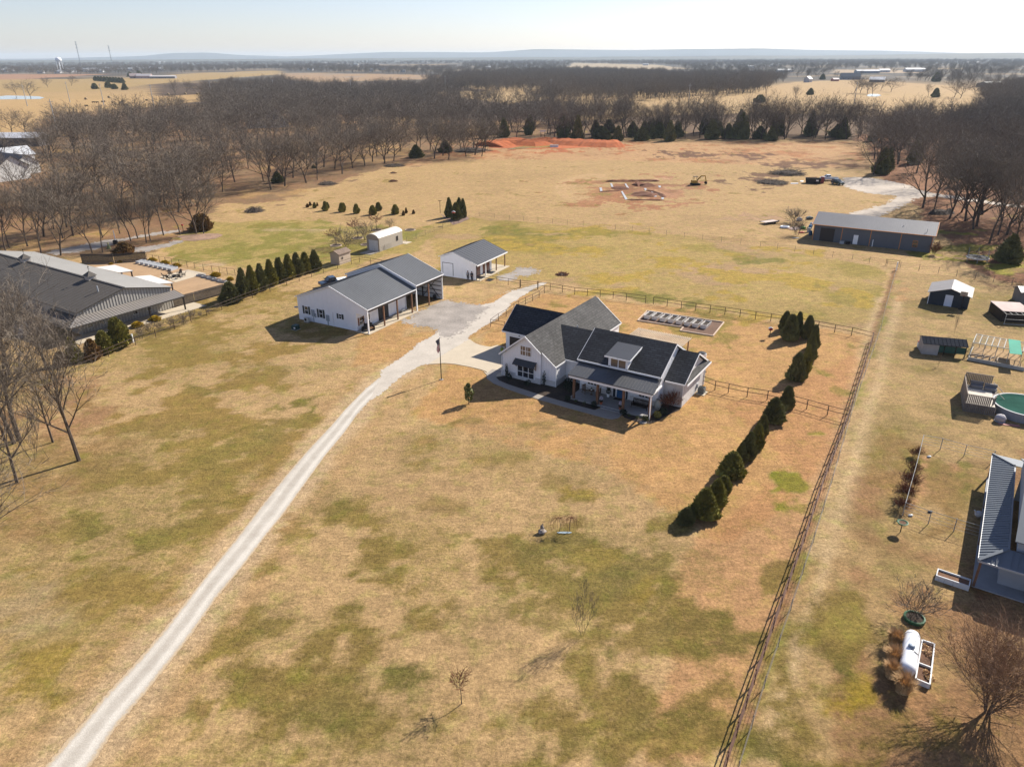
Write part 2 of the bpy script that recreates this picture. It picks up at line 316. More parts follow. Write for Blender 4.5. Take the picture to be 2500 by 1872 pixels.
# right strip outside the fence: worn two-track path, grass, leaves
right = poly([(1930, 585), (2300, 620), (2300, 1700), (1590, 1700), (1640, 1500), (1790, 1060), (1840, 900)], .1)
lay(A(190, 158, 108), right*.8); lay(A(150, 130, 78), right*sm(.47, .62, n1*.5+n2*.5)*.6); lay(A(168, 124, 88), right*poly([(1850, 1040), (2300, 950), (2300, 1700), (1800, 1700), (1780, 1300)])*sm(.35, .6, fbm(X, Y, .2, 51))*.75)
for x0, y0, x1, y1 in ((1945, 640, 1790, 1200), (1905, 640, 1745, 1200), (1790, 1200, 1640, 1656), (1740, 1200, 1600, 1600)):
    t = np.clip((PY-y0)/(y1-y0), 0, 1); lx = x0+(x1-x0)*t; lay(A(232, 200, 154), np.exp(-((WX*.25+PX*.75-lx)/(11+14*t))**2)*(PY > y0)*(PY < y1)*(.3+.6*n2))
patch(1985, 1040, 60, 60, A(176, 140, 86), .6); patch(2075, 1020, 50, 40, A(178, 150, 90), .6); patch(2070, 1010, 24, 22, A(120, 130, 40), .9); patch(2010, 1000, 30, 14, A(140, 134, 60), .7)
patch(1850, 1340, 40, 26, A(190, 170, 84), .8); patch(2130, 1250, 90, 60, A(176, 124, 86), .8)
patch(2130, 560, 90, 24, A(176, 166, 60), .9, 10); patch(2020, 540, 40, 16, A(140, 134, 50), .8); patch(2180, 600, 60, 20, A(150, 112, 82), .7)
patch(1980, 620, 30, 16, A(214, 166, 116), .8)
pth = [(2085, 1045), (2078, 1110), (2072, 1190), (2040, 1250), (1988, 1300)]
# verge of weeds and leaves under the right fence
for (x0, y0), (x1, y1) in (((1938, 580), (1887, 735)), ((1887, 735), (1828, 905)), ((1828, 905), (1735, 1185)), ((1735, 1185), (1588, 1656))):
    t = np.clip((PY-y0)/(y1-y0), 0, 1); lx = x0+(x1-x0)*t-4; inr = (PY >= y0)*(PY <= y1); wd = 5+10*sm(700, 1500, PY)
    lay(A(150, 100, 70), np.exp(-((PX+(n2-.5)*12-lx)/wd)**2)*inr*.8); lay(A(150, 150, 60), np.exp(-((PX-lx-14)/wd)**2)*inr*sm(.5, .6, n2)*.8)
# wheel track beside the drive
pa = [CRC(*p) for p in ((985, 560), (985, 640), (965, 720), (975, 800), (960, 870), (900, 925))]; dmin = np.full(len(X), 1e9)
for (x1, y1), (x2, y2) in zip(pa[:-1], pa[1:]):
    x1, y1, x2, y2 = [v*.8848 for v in (x1, y1, x2, y2)]; tt = np.clip(((PX-x1)*(x2-x1)+(PY-y1)*(y2-y1))/((x2-x1)**2+(y2-y1)**2), 0, 1); dmin = np.minimum(dmin, np.hypot(PX-x1-(x2-x1)*tt, PY-y1-(y2-y1)*tt))
lay(A(214, 166, 118), np.exp(-(dmin/6)**2)); TW = TW*(1-np.exp(-(dmin/7)**2))
for cx, cy in ((908, 650), (885, 760), (862, 880)): lay(A(110, 74, 54), blob(CRC(cx, cy)[0]*.8848, CRC(cx, cy)[1]*.8848, 9, 36, 12, True)*.9)
base = C3.copy()
lay(C3*.86, sm(.54, .66, fbm(X, Y, .05, 61))*(PY > 300)*.6); lay(C3*1.10, sm(.55, .7, fbm(X, Y, .16, 71))*(PY > 300)*.6)
Z = np.zeros_like(X)
far_r = sm(1500, 6000, np.hypot(X, Y)); Z += far_r*(fbm(X, Y, .0006, 81)-.5)*26 - far_r*4
Z -= 14*sm(9000, 17000, np.hypot(X, Y))
gm = bpy.data.meshes.new("ground")
idx = np.arange(NX*NY).reshape(NY, NX); quads = np.stack([idx[:-1, :-1], idx[:-1, 1:], idx[1:, 1:], idx[1:, :-1]], -1).reshape(-1, 4)
gm.vertices.add(len(X)); gm.vertices.foreach_set("co", np.stack([X, Y, Z], 1).ravel().astype(np.float32))
gm.loops.add(quads.size); gm.loops.foreach_set("vertex_index", quads.ravel().astype(np.int32))
gm.polygons.add(len(quads)); gm.polygons.foreach_set("loop_start", np.arange(0, quads.size, 4, dtype=np.int32)); gm.polygons.foreach_set("loop_total", np.full(len(quads), 4, np.int32))
gm.update(calc_edges=True)
cb_ = gm.color_attributes.new("turf", 'FLOAT_COLOR', 'POINT'); cb_.data.foreach_set("color", np.concatenate([TCOL, TW[:, None]], 1).ravel().astype(np.float32))
ca = gm.color_attributes.new("soil", 'FLOAT_COLOR', 'POINT'); ca.data.foreach_set("color", np.concatenate([C3, np.ones((len(X), 1))], 1).ravel().astype(np.float32))
m = bpy.data.materials.new("winter_grass"); m.use_nodes = True; n = m.node_tree.nodes; l = m.node_tree.links; b = n["Principled BSDF"]
b.inputs["Roughness"].default_value = .95; b.inputs["Specular IOR Level"].default_value = .1
at = n.new("ShaderNodeAttribute"); at.attribute_name = "soil"; tc = n.new("ShaderNodeTexCoord")
def nz(sc, det, ro=.6):
    t = n.new("ShaderNodeTexNoise"); t.inputs["Scale"].default_value = sc; t.inputs["Detail"].default_value = det; t.inputs["Roughness"].default_value = ro; l.new(tc.outputs["Object"], t.inputs[0]); return t.outputs[0]
def rng(s, a, b_, c, d_):
    t = n.new("ShaderNodeMapRange"); t.inputs[1].default_value = a; t.inputs[2].default_value = b_; t.inputs[3].default_value = c; t.inputs[4].default_value = d_; l.new(s, t.inputs[0]); return t.outputs[0]
def mul(a, b_): 
    t = n.new("ShaderNodeMath"); t.operation = 'MULTIPLY'; l.new(a, t.inputs[0]); l.new(b_, t.inputs[1]); return t.outputs[0]
fine = nz(3.4, 7, .8); clump = nz(.8, 6, .75); big = nz(.20, 5, .6)
mpx = n.new("ShaderNodeMapping"); mpx.inputs["Rotation"].default_value = (0, 0, R(12)); mpx.inputs["Scale"].default_value = (.35, 1.6, 1); l.new(tc.outputs["Object"], mpx.inputs[0]); stn = n.new("ShaderNodeTexNoise"); stn.inputs["Scale"].default_value = 1.1; stn.inputs["Detail"].default_value = 6; stn.inputs["Roughness"].default_value = .75; l.new(mpx.outputs[0], stn.inputs[0])
v = mul(mul(mul(rng(stn.outputs[0], .34, .66, .84, 1.14), rng(fine, .34, .66, .54, 1.40)), rng(clump, .34, .66, .80, 1.18)), rng(big, .3, .7, .92, 1.07))
at2 = n.new("ShaderNodeAttribute"); at2.attribute_name = "turf"
ea = n.new("ShaderNodeMath"); ea.operation = 'MULTIPLY_ADD'; ea.inputs[1].default_value = 2.2; l.new(nz(1.3, 8, .85), ea.inputs[0]); eb = n.new("ShaderNodeMath"); eb.operation = 'MULTIPLY'; eb.inputs[1].default_value = 1.25; l.new(at2.outputs["Alpha"], eb.inputs[0]); l.new(eb.outputs[0], ea.inputs[2])
tm = n.new("ShaderNodeMix"); tm.data_type = 'RGBA'; l.new(mul(rng(ea.outputs[0], 1.25, 1.95, 0, .88), rng(at2.outputs["Alpha"], .02, .2, 0, 1)), tm.inputs[0]); l.new(at.outputs["Color"], tm.inputs[6]); l.new(at2.outputs["Color"], tm.inputs[7])
hv = n.new("ShaderNodeVectorMath"); hv.operation = 'SCALE'; l.new(tm.outputs[2], hv.inputs[0]); l.new(v, hv.inputs["Scale"])
# greener in the hollows of the clump noise
gmx = n.new("ShaderNodeMix"); gmx.data_type = 'RGBA'; gmx.blend_type = 'MULTIPLY'; gmx.inputs[7].default_value = (.78, 1.0, .62, 1)
l.new(rng(nz(.45, 5, .7), .5, .66, 0, .55), gmx.inputs[0]); l.new(hv.outputs[0], gmx.inputs[6]); l.new(gmx.outputs[2], b.inputs["Base Color"])
bp = n.new("ShaderNodeBump"); bp.inputs["Strength"].default_value = .8; bp.inputs["Distance"].default_value = .14; l.new(nz(4.0, 6, .8), bp.inputs["Height"]); l.new(bp.outputs[0], b.inputs["Normal"])
gm.materials.append(m); go = bpy.data.objects.new("ground", gm); COL.objects.link(go); tag(go, kind='structure')

# ================= ROADS AND SLABS =================
def resample(pts, step):
    out = []
    for (x0, y0), (x1, y1) in zip(pts[:-1], pts[1:]):
        k = max(1, int(math.hypot(x1-x0, y1-y0)/step)); out += [(x0+(x1-x0)*i/k, y0+(y1-y0)*i/k) for i in range(k)]
    return out+[pts[-1]]
def sheet(name, pts, z, material, jit=0., step=.5, thick=0, inner=None, **kw):
    """flat outline on the ground, its edge ragged by jit metres"""
    p = resample(list(pts)+[pts[0]], step)[:-1]
    if jit: p = [(x+jit*(float(fbm(x, y, 1.3, 3, 3))-.5)*2.4, y+jit*(float(fbm(x, y, 1.3, 8, 3))-.5)*2.4) for x, y in p]
    bm = bmesh.new(); vs = [bm.verts.new((x, y, z)) for x, y in p]; f = bm.faces.new(vs)
    if f.normal.z < 0: f.normal_flip()
    if thick:
        r = bmesh.ops.extrude_face_region(bm, geom=[f]); 
        for e in r['geom']:
            if isinstance(e, bmesh.types.BMVert): e.co.z -= thick
        # extruded copy is the bottom
    bmesh.ops.triangulate(bm, faces=[f for f in bm.faces if len(f.verts) > 4])
    bmesh.ops.recalc_face_normals(bm, faces=bm.faces)
    if not thick:
        for f in bm.faces:
            if f.normal.z < 0: f.normal_flip()
    me = bpy.data.meshes.new(name); bm.to_mesh(me); bm.free(); me.materials.append(material)
    o = bpy.data.objects.new(name, me); COL.objects.link(o); tag(o, **(kw or dict(kind='structure'))); return o
gravel = mat('pale_gravel', srgb(226, 215, 200, .60), .95, .11, 3.0, 8, bump=.35, bscale=9)
gravel_d = mat('grey_gravel', srgb(188, 178, 168, .62), .95, .22, 3.0, 8, bump=.35, bscale=9)
worn = mat('worn_gravel', srgb(210, 198, 182, .62), .95, .10, 2.2, 8, bump=.3, bscale=9)
concrete = mat('concrete', srgb(226, 210, 184, .62), .8, .06, .8)
concrete_g = mat('grey_concrete', srgb(190, 180, 168, .6), .8, .08, .8)
def gp(c, pts, z=0): return [G(*c(*p), z) for p in pts]
lft = gp(CR, [(120, 1740), (190, 1656), (300, 1530), (440, 1360), (570, 1220), (690, 1080), (790, 950), (880, 835), (990, 700), (1090, 570), (1190, 445), (1290, 330), (1380, 235), (1440, 165), (1520, 85), (1580, 35)])+gp(CP, [(100, 660), (330, 500), (590, 340), (850, 110)])+gp(C2, [(1200, 990), (1440, 850)])
rgt = gp(CR, [(290, 1770), (370, 1656), (480, 1490), (600, 1350), (700, 1225), (820, 1070), (900, 950), (1010, 820), (1100, 700), (1170, 615), (1260, 490), (1350, 365), (1430, 270), (1490, 185), (1540, 130)])+gp(CP, [(80, 1130), (200, 1020), (430, 820), (600, 700), (860, 570), (990, 548), (1350, 330), (1790, 70)])
apron = gp(C2, [(1420, 828), (1060, 767), (1245, 668), (1480, 555), (1830, 605), (1930, 585), (2030, 520), (2130, 465)])+gp(CM, [(200, 980), (330, 930), (490, 890), (560, 868), (650, 842), (690, 845), (590, 890), (480, 960), (430, 990), (385, 1048)])+gp(C2, [(2060, 610), (1960, 740), (1860, 790), (1700, 900)])
def raster(name, polys, z, material, cell=.2, jit=.5, fade=.35, **kw):
    """a gravel surface laid as one sheet of small cells, so its edge crumbles into the grass"""
    allp = np.array([p for pl in polys for p in pl]); x0, y0 = allp.min(0)-1; x1, y1 = allp.max(0)+1
    xs = np.arange(x0, x1, cell); ys = np.arange(y0, y1, cell); gx_, gy_ = np.meshgrid(xs+cell/2, ys+cell/2)
    rs = np.random.RandomState(5); wx = gx_+(fbm(gx_, gy_, .7, 3, 3)-.5)*jit*2+(rs.rand(*gx_.shape)-.5)*fade*2; wy_ = gy_+(fbm(gx_, gy_, .7, 9, 3)-.5)*jit*2+(rs.rand(*gx_.shape)-.5)*fade*2
    ins = np.zeros(gx_.shape, bool)
    for pl in polys: ins |= inpoly(wx, wy_, pl)
    jj, ii = np.nonzero(ins); nx = len(xs)+1; used = {}; vs = []; fs = []
    def vid(i, j):
        k = j*nx+i
        if k not in used:
            used[k] = len(vs); vs.append((x0+i*cell+rs.uniform(-.3, .3)*cell, y0+j*cell+rs.uniform(-.3, .3)*cell, z))
        return used[k]
    for i, j in zip(ii.tolist(), jj.tolist()): fs.append((vid(i, j), vid(i+1, j), vid(i+1, j+1), vid(i, j+1)))
    mb = MB(); mb.add(vs, fs); return mb.build(name, material, **(kw or dict(kind='structure')))
upl = gp(CM, [(150, 1030), (200, 980), (330, 930), (490, 890), (560, 868), (650, 842)]); upr = gp(C2, [(1700, 900), (1860, 790), (1960, 740), (2060, 640)])+gp(CM, [(430, 990), (480, 960), (590, 890), (690, 845)])
def lerp2_(a, b, t): return (a[0]+(b[0]-a[0])*t, a[1]+(b[1]-a[1])*t)
gm2 = bpy.data.materials.new('tracked_gravel'); gm2.use_nodes = True; n = gm2.node_tree.nodes; l = gm2.node_tree.links; b = n["Principled BSDF"]; b.inputs["Roughness"].default_value = .95; b.inputs["Specular IOR Level"].default_value = .15; tc = n.new("ShaderNodeTexCoord")
def attr(nm): t = n.new("ShaderNodeAttribute"); t.attribute_name = nm; return t.outputs["Fac"]
def madd(a_, k, c_): t = n.new("ShaderNodeMath"); t.operation = 'MULTIPLY_ADD'; l.new(a_, t.inputs[0]); t.inputs[1].default_value = k; (l.new(c_, t.inputs[2]) if not isinstance(c_, float) else setattr(t.inputs[2], 'default_value', c_)); return t.outputs[0]
def mixc(f_, a_, c_):
    t = n.new("ShaderNodeMix"); t.data_type = 'RGBA'; l.new(f_, t.inputs[0])
    for i, v_ in ((6, a_), (7, c_)): (setattr(t.inputs[i], 'default_value', v_) if isinstance(v_, tuple) else l.new(v_, t.inputs[i]))
    return t.outputs[2]
wn_ = madd(nz(.55, 6, .7), .9, attr("wear")); gcol = mixc(rng(wn_, .55, 1.25, 0, 1), srgb(200, 190, 176, .56), srgb(238, 231, 219, .66)); gcol = mixc(rng(nz(7, 6, .8), .36, .64, 0, .38), gcol, srgb(184, 172, 156, .58))
ed = madd(nz(2.6, 8, .8), .95, attr("edge")); gcol = mixc(rng(ed, .62, .90, 0, 1), srgb(222, 196, 160, .58), gcol); l.new(gcol, b.inputs["Base Color"]); l.new(rng(ed, .44, .54, 0, 1), b.inputs["Alpha"])
bp2 = n.new("ShaderNodeBump"); bp2.inputs["Strength"].default_value = .4; bp2.inputs["Distance"].default_value = .06; l.new(nz(9, 4, .7), bp2.inputs["Height"]); l.new(bp2.outputs[0], b.inputs["Normal"])
def ribbon(name, L, Rr, z, material, n=420, k=12, over=.12):
    """a road surface between two edges; wear = how pale each lane is, edge = metres in from the rim"""
    arc = lambda p: (lambda r: [r[min(len(r)-1, int(round(i*(len(r)-1)/n)))] for i in range(n+1)])(resample(p, .12)); vs = []; wr_ = []; eg = []
    for i, (p, q_) in enumerate(zip(arc(L), arc(Rr))):
        W_r = math.hypot(p[0]-q_[0], p[1]-q_[1]); lane = .035*math.sin(i*.021)+.02*math.sin(i*.05+1)
        for j in range(k+1):
            u = -over+(1+2*over)*j/k; vs.append((p[0]+(q_[0]-p[0])*u, p[1]+(q_[1]-p[1])*u, z)); v_ = u+lane
            wr_.append(.34+.42*math.exp(-((v_-.24)/.10)**2)+.58*math.exp(-((v_-.76)/.11)**2)); eg.append(min(u, 1-u)*W_r+.12)
    mb = MB(); mb.add(vs, [(i*(k+1)+j, i*(k+1)+j+1, (i+1)*(k+1)+j+1, (i+1)*(k+1)+j) for i in range(n) for j in range(k)]); o = mb.build(name, material, kind='structure')
    for nm, d_ in (("wear", wr_), ("edge", eg)): a_ = o.data.attributes.new(nm, 'FLOAT', 'POINT'); a_.data.foreach_set("value", d_)
    return o
ribbon("gravel_drive", lft[:16], rgt[:15], .020, gm2)
raster("gravel_drive", [lft[14:]+gp(C2, [(1500, 790), (1640, 700), (1760, 640), (1830, 605), (1930, 585), (2030, 520), (2130, 465)])+upl[2:]+(rgt[13:]+upr)[::-1]], .016, gravel, .2, .15, .12)
gp_c = gp(C2, [(1080, 770), (1245, 676), (1480, 562), (1660, 585), (1820, 610), (1900, 620), (1760, 740), (1620, 860), (1500, 910), (1420, 880), (1430, 830), (1260, 795)])
raster("grey_gravel_apron", [gp_c], .020, gravel_d, .3, 1.0, .6)
# the compacted middle of the drive, darker than its edges
L_, R_ = [lft[i] for i in range(1, 20)], [rgt[i] for i in range(1, 20)]
def lerp2(a, b, t): return (a[0]+(b[0]-a[0])*t, a[1]+(b[1]-a[1])*t)
def mid(L, Rr, t, n=60):
    arc = lambda p: (lambda r: [r[min(len(r)-1, int(i*(len(r)-1)/n))] for i in range(n+1)])(resample(p, .4))
    return [lerp2(a, b, t) for a, b in zip(arc(L), arc(Rr))]
raster("gravel_pad", [gp(CM, [(345, 815), (370, 790), (410, 765), (480, 742), (560, 738), (610, 750), (632, 770), (590, 785), (520, 795), (440, 825), (380, 835)])], .012, gravel_d, .35, 1.4, .8)
pad = gp(CP, [(985, 550), (1350, 325), (1790, 65), (1840, 105), (1900, 145), (1990, 180), (2090, 200), (2190, 215)])+gp(CH, [(130, 545), (200, 560), (200, 830), (60, 850), (0, 790)])+gp(CP, [(2130, 720), (2110, 690), (2000, 650), (1800, 600), (1500, 545), (1300, 528), (1150, 540)])
sheet("driveway_pad", pad, .05, concrete, 0, .5, thick=.05)
raster("gravel_lane", [gp(CN, [(615, 175), (640, 120), (760, 115), (900, 125), (1050, 150), (1200, 185), (1330, 235), (1450, 262), (1650, 285), (1900, 325), (2212, 365), (2212, 385), (1900, 350), (1640, 312), (1440, 285), (1330, 290), (1260, 310), (1150, 370), (1000, 440), (900, 480), (650, 445), (850, 390), (1010, 345), (1100, 290), (1090, 275), (950, 268), (800, 245), (680, 215)])], .012, mat('lane_gravel', srgb(214, 200, 184, .64), .95, .15, 1.2, 8), .5, 1.2, .5)
raster("gravel_lane", [gp(CLT, [(370, 850), (500, 820), (700, 780), (900, 740), (1100, 715), (1250, 690), (1400, 665), (1500, 650), (1560, 645), (1560, 665), (1300, 700), (1190, 720), (1060, 745), (990, 765), (960, 785), (900, 800), (760, 830), (560, 850), (500, 870), (380, 860)])], .012, gravel_d, .5, 1.2, .5)
raster("gravel_path", [gp(CLT, [(1150, 800), (1250, 800), (1400, 775), (1540, 742), (1600, 745), (1560, 765), (1420, 805), (1290, 835), (1150, 840)])], .020, gravel_d, .4, 1., .4)
# ================= TREES AND SHRUBS =================
bark = mat('bark', srgb(146, 128, 112, .38), .95, .25, 6)
bark_l = mat('pale_bark', srgb(214, 204, 190, .7), .9, .2, 3)
twig = mat('twigs', srgb(156, 142, 126, .56), .95, .2, 2)
twig_r = mat('reddish_twigs', srgb(160, 104, 78, .5), .95, .25, 2)
def bare_meshes(seed, H=12., spread=.42, levels=4, trunk_r=.2, nb=(6, 5, 5, 4), base=.28, twig_w=.03, tw=12, droop=0., multi=1, up_=.25, lean=0., wob=.11):
    """a leafless tree: (trunk and limbs mesh, twigs mesh)"""
    q = random.Random(seed); T = MB(); K = MB()
    def limb(p, d, L, r, lv):
        n = 4 if lv < 2 else 3; pts = [p]; rad = [r]; dd = d.copy(); c = p
        for i in range(n):
            dd = (dd+Vector((q.gauss(0, wob if lv == 0 else .13), q.gauss(0, wob if lv == 0 else .13), q.gauss(0, .06)+(up_*.3 if lv else 0)-droop*.25*lv*(i/n)))).normalized(); c = c+dd*(L/n); pts.append(c); rad.append(max(r*(1-(i+1)/n*.75), .006))
        if lv <= levels-2: T.tube(pts, rad, 6 if lv == 0 else (5 if lv == 1 else 4), cap=False)
        else:
            for a, b in zip(pts[:-1], pts[1:]): blade(a, b, max(twig_w*1.6, rad[0]*1.2))
        if lv >= levels-1:
            for _ in range(tw):
                t = q.uniform(.15, 1); i = min(int(t*n), n-1); s = pts[i].lerp(pts[i+1], t*n-i)
                v = (dd*.7+Vector((q.gauss(0, .55), q.gauss(0, .55), q.gauss(.12, .4)-droop))).normalized(); l_ = L*q.uniform(.35, .8); e = s+v*l_
                mid_ = s.lerp(e, .5)+Vector((q.gauss(0, .05), q.gauss(0, .05), .04))*l_; blade(s, mid_, twig_w); blade(mid_, e, twig_w*.7)
            return
        k = nb[lv]
        for j in range(k):
            t = (base if lv == 0 else .2)+(1-(base if lv == 0 else .2))*(j+.5+q.uniform(-.3, .3))/k
            i = min(int(t*n), n-1); s = pts[i].lerp(pts[i+1], t*n-i); az = j*2.4+q.uniform(-.5, .5)+seed
            ref = Vector((math.cos(az), math.sin(az), 0)); side = (ref-dd*ref.dot(dd)).normalized()
            a_ = q.uniform(.6, 1.15) if lv == 0 else q.uniform(.4, .8)
            v = (dd*math.cos(a_)+side*math.sin(a_)+Vector((0, 0, up_))).normalized()
            ll = L*(spread/.42*q.uniform(.5, .72)*(1.15-.45*t)) if lv == 0 else L*q.uniform(.5, .72)
            limb(s, v, ll, rad[i]*q.uniform(.5, .65), lv+1)
    def blade(a, b, wd):
        d = (b-a); s = d.cross(Vector((q.gauss(0, 1), q.gauss(0, 1), q.gauss(0, 1)))); s = s.normalized()*wd/2 if s.length > 1e-6 else Vector((wd/2, 0, 0))
        K.add([a-s, a+s, b+s*.6, b-s*.6], [(0, 1, 2, 3)])
    for m_ in range(multi):
        a = 2*math.pi*m_/multi+seed; ln = lean if multi == 1 else q.uniform(.15, .5)
        limb(Vector((math.cos(a)*.15*(multi > 1), math.sin(a)*.15*(multi > 1), -.15)), Vector((math.cos(a)*ln, math.sin(a)*ln, 1)).normalized(), H*.78*(1 if multi == 1 else q.uniform(.75, 1)), trunk_r*(1 if multi == 1 else .5), 0)
    return T, K
BARE = {}
def bare_kind(key, **k):
    tb = k.pop('bark', bark); tm = k.pop('tmat', twig); T, K = bare_meshes(**k); BARE[key] = (T.mesh('trunk', tb), K.mesh('crown', tm), k.get('H', 12.))
    print(key, len(T.f), len(K.f))
for i in range(4): bare_kind('wood%d' % i, seed=11+i, H=12, spread=.50+.04*i, levels=4, trunk_r=.24, nb=(10, 5, 4), tw=8, twig_w=.04, base=.2, up_=.10)
for i in range(2): bare_kind('tall%d' % i, seed=31+i, H=15, spread=.34, levels=4, trunk_r=.22, nb=(11, 4, 4), tw=7, twig_w=.04, base=.35, up_=.3)
bare_kind('birch', seed=41, H=15, spread=.36, levels=4, trunk_r=.26, nb=(8, 4, 3), tw=6, twig_w=.05, bark=bark_l, tmat=mat('pale_twigs', srgb(206, 194, 178, .6), .9, .2, 3))
def bare_tree(name, key, x, y, H, rz=0, lean=(0, 0), wide=1., **kw):
    t, k, h0 = BARE[key]; s = H/h0; e = empty(name, (x, y, 0), rz, **kw); e.scale = (s*wide, s*wide, s)
    if lean != (0, 0): e.rotation_euler = (lean[0], lean[1], rz)
    for nm, me in (('trunk', t), ('crown', k)):
        o = bpy.data.objects.new(nm, me); COL.objects.link(o); o.parent = e
    return e
def gpt(c, p): return G(*c(*p))
FVp = lambda x, y: (x*1.1302, y*1.1302)
def inside(pt, pl): return bool(inpoly(np.array([pt[0]]), np.array([pt[1]]), pl)[0])
def scatter(polyfv, n, mind, seed, dens=None):
    """n standing points in a region of the photograph (2212 px picture), spread evenly over the GROUND"""
    q = random.Random(seed); gpoly = [G(*FVp(*p)) for p in polyfv]; xs = [p[0] for p in gpoly]; ys = [p[1] for p in gpoly]; out = []; tries = 0
    cell = {}
    while len(out) < n and tries < n*60:
        tries += 1; x = q.uniform(min(xs), max(xs)); y = q.uniform(min(ys), max(ys))
        if not inside((x, y), gpoly): continue
        if dens and q.random() > dens(x, y): continue
        ci = (int(x/mind), int(y/mind)); ok = True
        for a in (-1, 0, 1):
            for b in (-1, 0, 1):
                for (u, v) in cell.get((ci[0]+a, ci[1]+b), ()):
                    if (u-x)**2+(v-y)**2 < mind*mind: ok = False
        if ok: out.append((x, y)); cell.setdefault(ci, []).append((x, y))
    return out
q = random.Random(99)
NOGO = []                                            # filled by buildings in the woods: (x, y, r)
for cxy, r_ in (((565, 285), 18), ((30, 395), 22), ((20, 300), 22)): x, y = G(*FVp(*cxy)); NOGO.append((x, y, r_))
def free(x, y): return all((x-a)**2+(y-b)**2 > r_*r_ for a, b, r_ in NOGO)
# --- left wood, thin near the lane, thicker behind
lw_near = [(-60, 520), (330, 500), (440, 440), (640, 408), (860, 352), (1020, 344), (1050, 336), (1050, 314), (900, 322), (600, 368), (400, 400), (100, 440), (-60, 470)]
lw_far = [(60, 330), (330, 290), (600, 262), (1180, 268), (1150, 306), (900, 322), (600, 372), (400, 405), (120, 450), (60, 420)]
pts = [p for p in scatter(lw_near, 62, 5.5, 1) if free(*p)]+[p for p in scatter(lw_far, 95, 7.5, 2) if free(*p)]
for x, y in pts:
    k = q.choice(['wood0', 'wood1', 'wood2', 'wood3', 'wood0', 'tall0']); bare_tree('bare_tree', k, x, y, q.uniform(10, 14), q.uniform(0, 6.28), wide=q.uniform(.95, 1.25), label='leafless brown tree in the large wood left of the back field', category='tree', group='leafless trees of the left wood')
# named trunks along the lane
for p in ((530, 870), (805, 850), (895, 845), (1140, 745), (1200, 720), (1275, 760), (1310, 740), (1425, 695), (1570, 690), (1712, 680), (1775, 680), (640, 700), (550, 720), (770, 630), (895, 715), (1045, 680), (470, 640), (360, 850), (240, 790), (50, 840), (80, 800), (345, 745)):
    x, y = gpt(CLT, p); bare_tree('lane_tree', q.choice(['tall0', 'tall1', 'wood1']), x, y, q.uniform(10.5, 14), q.uniform(0, 6.28), wide=.9, label='slim leafless tree with a long bare trunk beside the gravel lane', category='tree', group='slim leafless trees along the gravel lane')
# --- row closing the field at the back
bk = [(1180, 305), (1300, 300), (1700, 303), (1870, 303), (1870, 290), (1700, 288), (1300, 284), (1180, 288)]
for x, y in scatter(bk, 72, 5, 3): bare_tree('bare_tree', q.choice(['wood0', 'wood1', 'wood2', 'tall1']), x, y, q.uniform(12, 17), q.uniform(0, 6.28), label='leafless tree in the dark row closing the back of the field', category='tree', group='leafless trees behind the field')
# --- right wood
rw = [(1880, 345), (1960, 370), (1985, 420), (2060, 470), (2150, 540), (2260, 600), (2400, 600), (2400, 330), (2212, 300), (1900, 300)]
def off_lane(x, y):
    px, py = P(x, y); px *= .8848; py *= .8848
    return not (1800 < px < 1990 and 375 < py < 470) and not (px > 1975 and abs(py-(418+(px-1975)*.085)) < 5)
pts = [p for p in scatter(rw, 84, 6.5, 4) if off_lane(*p)]
for x, y in pts: bare_tree('bare_tree', q.choice(['wood0', 'wood2', 'wood3', 'tall0', 'tall1']), x, y, q.uniform(13, 18), q.uniform(0, 6.28), label='tall leafless tree in the wood right of the back field', category='tree', group='leafless trees of the right wood')
for p in ((1330, 385), (1425, 415), (1560, 480), (1665, 425), (1800, 545), (1910, 690), (2120, 800), (2010, 545), (1700, 500), (900, 95), (1770, 490), (1450, 300), (2060, 620)):
    x, y = gpt(CN, p); bare_tree('roadside_tree', q.choice(['tall0', 'wood0', 'wood2']), x, y, q.uniform(14, 18), q.uniform(0, 6.28), label='big leafless tree on the grassy edge of the right wood', category='tree', group='leafless trees on the edge of the right wood')
for p in ((1132, 745), (1775, 830), (1930, 790)):
    x, y = gpt(CTL, p); bare_tree('pale_tree', 'birch', x, y, 13, q.uniform(0, 6), label='leafless tree with white bark among brown trees in the left wood', category='tree', group='white barked trees')
FIELDS = [[(-300, 208), (200, 206), (440, 204), (450, 214), (330, 228), (120, 243), (30, 290), (-300, 300)], [(-300, 160), (250, 162), (600, 152), (640, 158), (560, 172), (330, 182), (200, 192), (-300, 196)],
          [(940, 197), (1180, 201), (1175, 213), (1090, 220), (960, 204)], [(1180, 232), (1400, 219), (1700, 200), (2120, 199), (2120, 236), (1900, 244), (1600, 246), (1180, 246)], [(1640, 190), (1700, 177), (1860, 170), (2040, 180), (2110, 199), (1700, 201)],
          [(620, 158), (800, 160), (980, 165), (900, 176), (700, 178), (600, 172)], [(1240, 138), (1420, 141), (1500, 148), (1400, 151), (1220, 146)], [(1440, 160), (1580, 157), (1600, 160), (1430, 165)], [(1800, 151), (2000, 152), (2000, 157), (1800, 157)]]
def clear(pts, h):
    out = []
    for x, y in pts:
        a, b = P(x, y, h); c, d = P(x, y, h*.35); e, f = P(x, y, 0)
        if not any(inside((u*.8848, v*.8848), fl) for fl in FIELDS for u, v in ((a, b), (c, d), (e, f))): out.append((x, y))
    return out
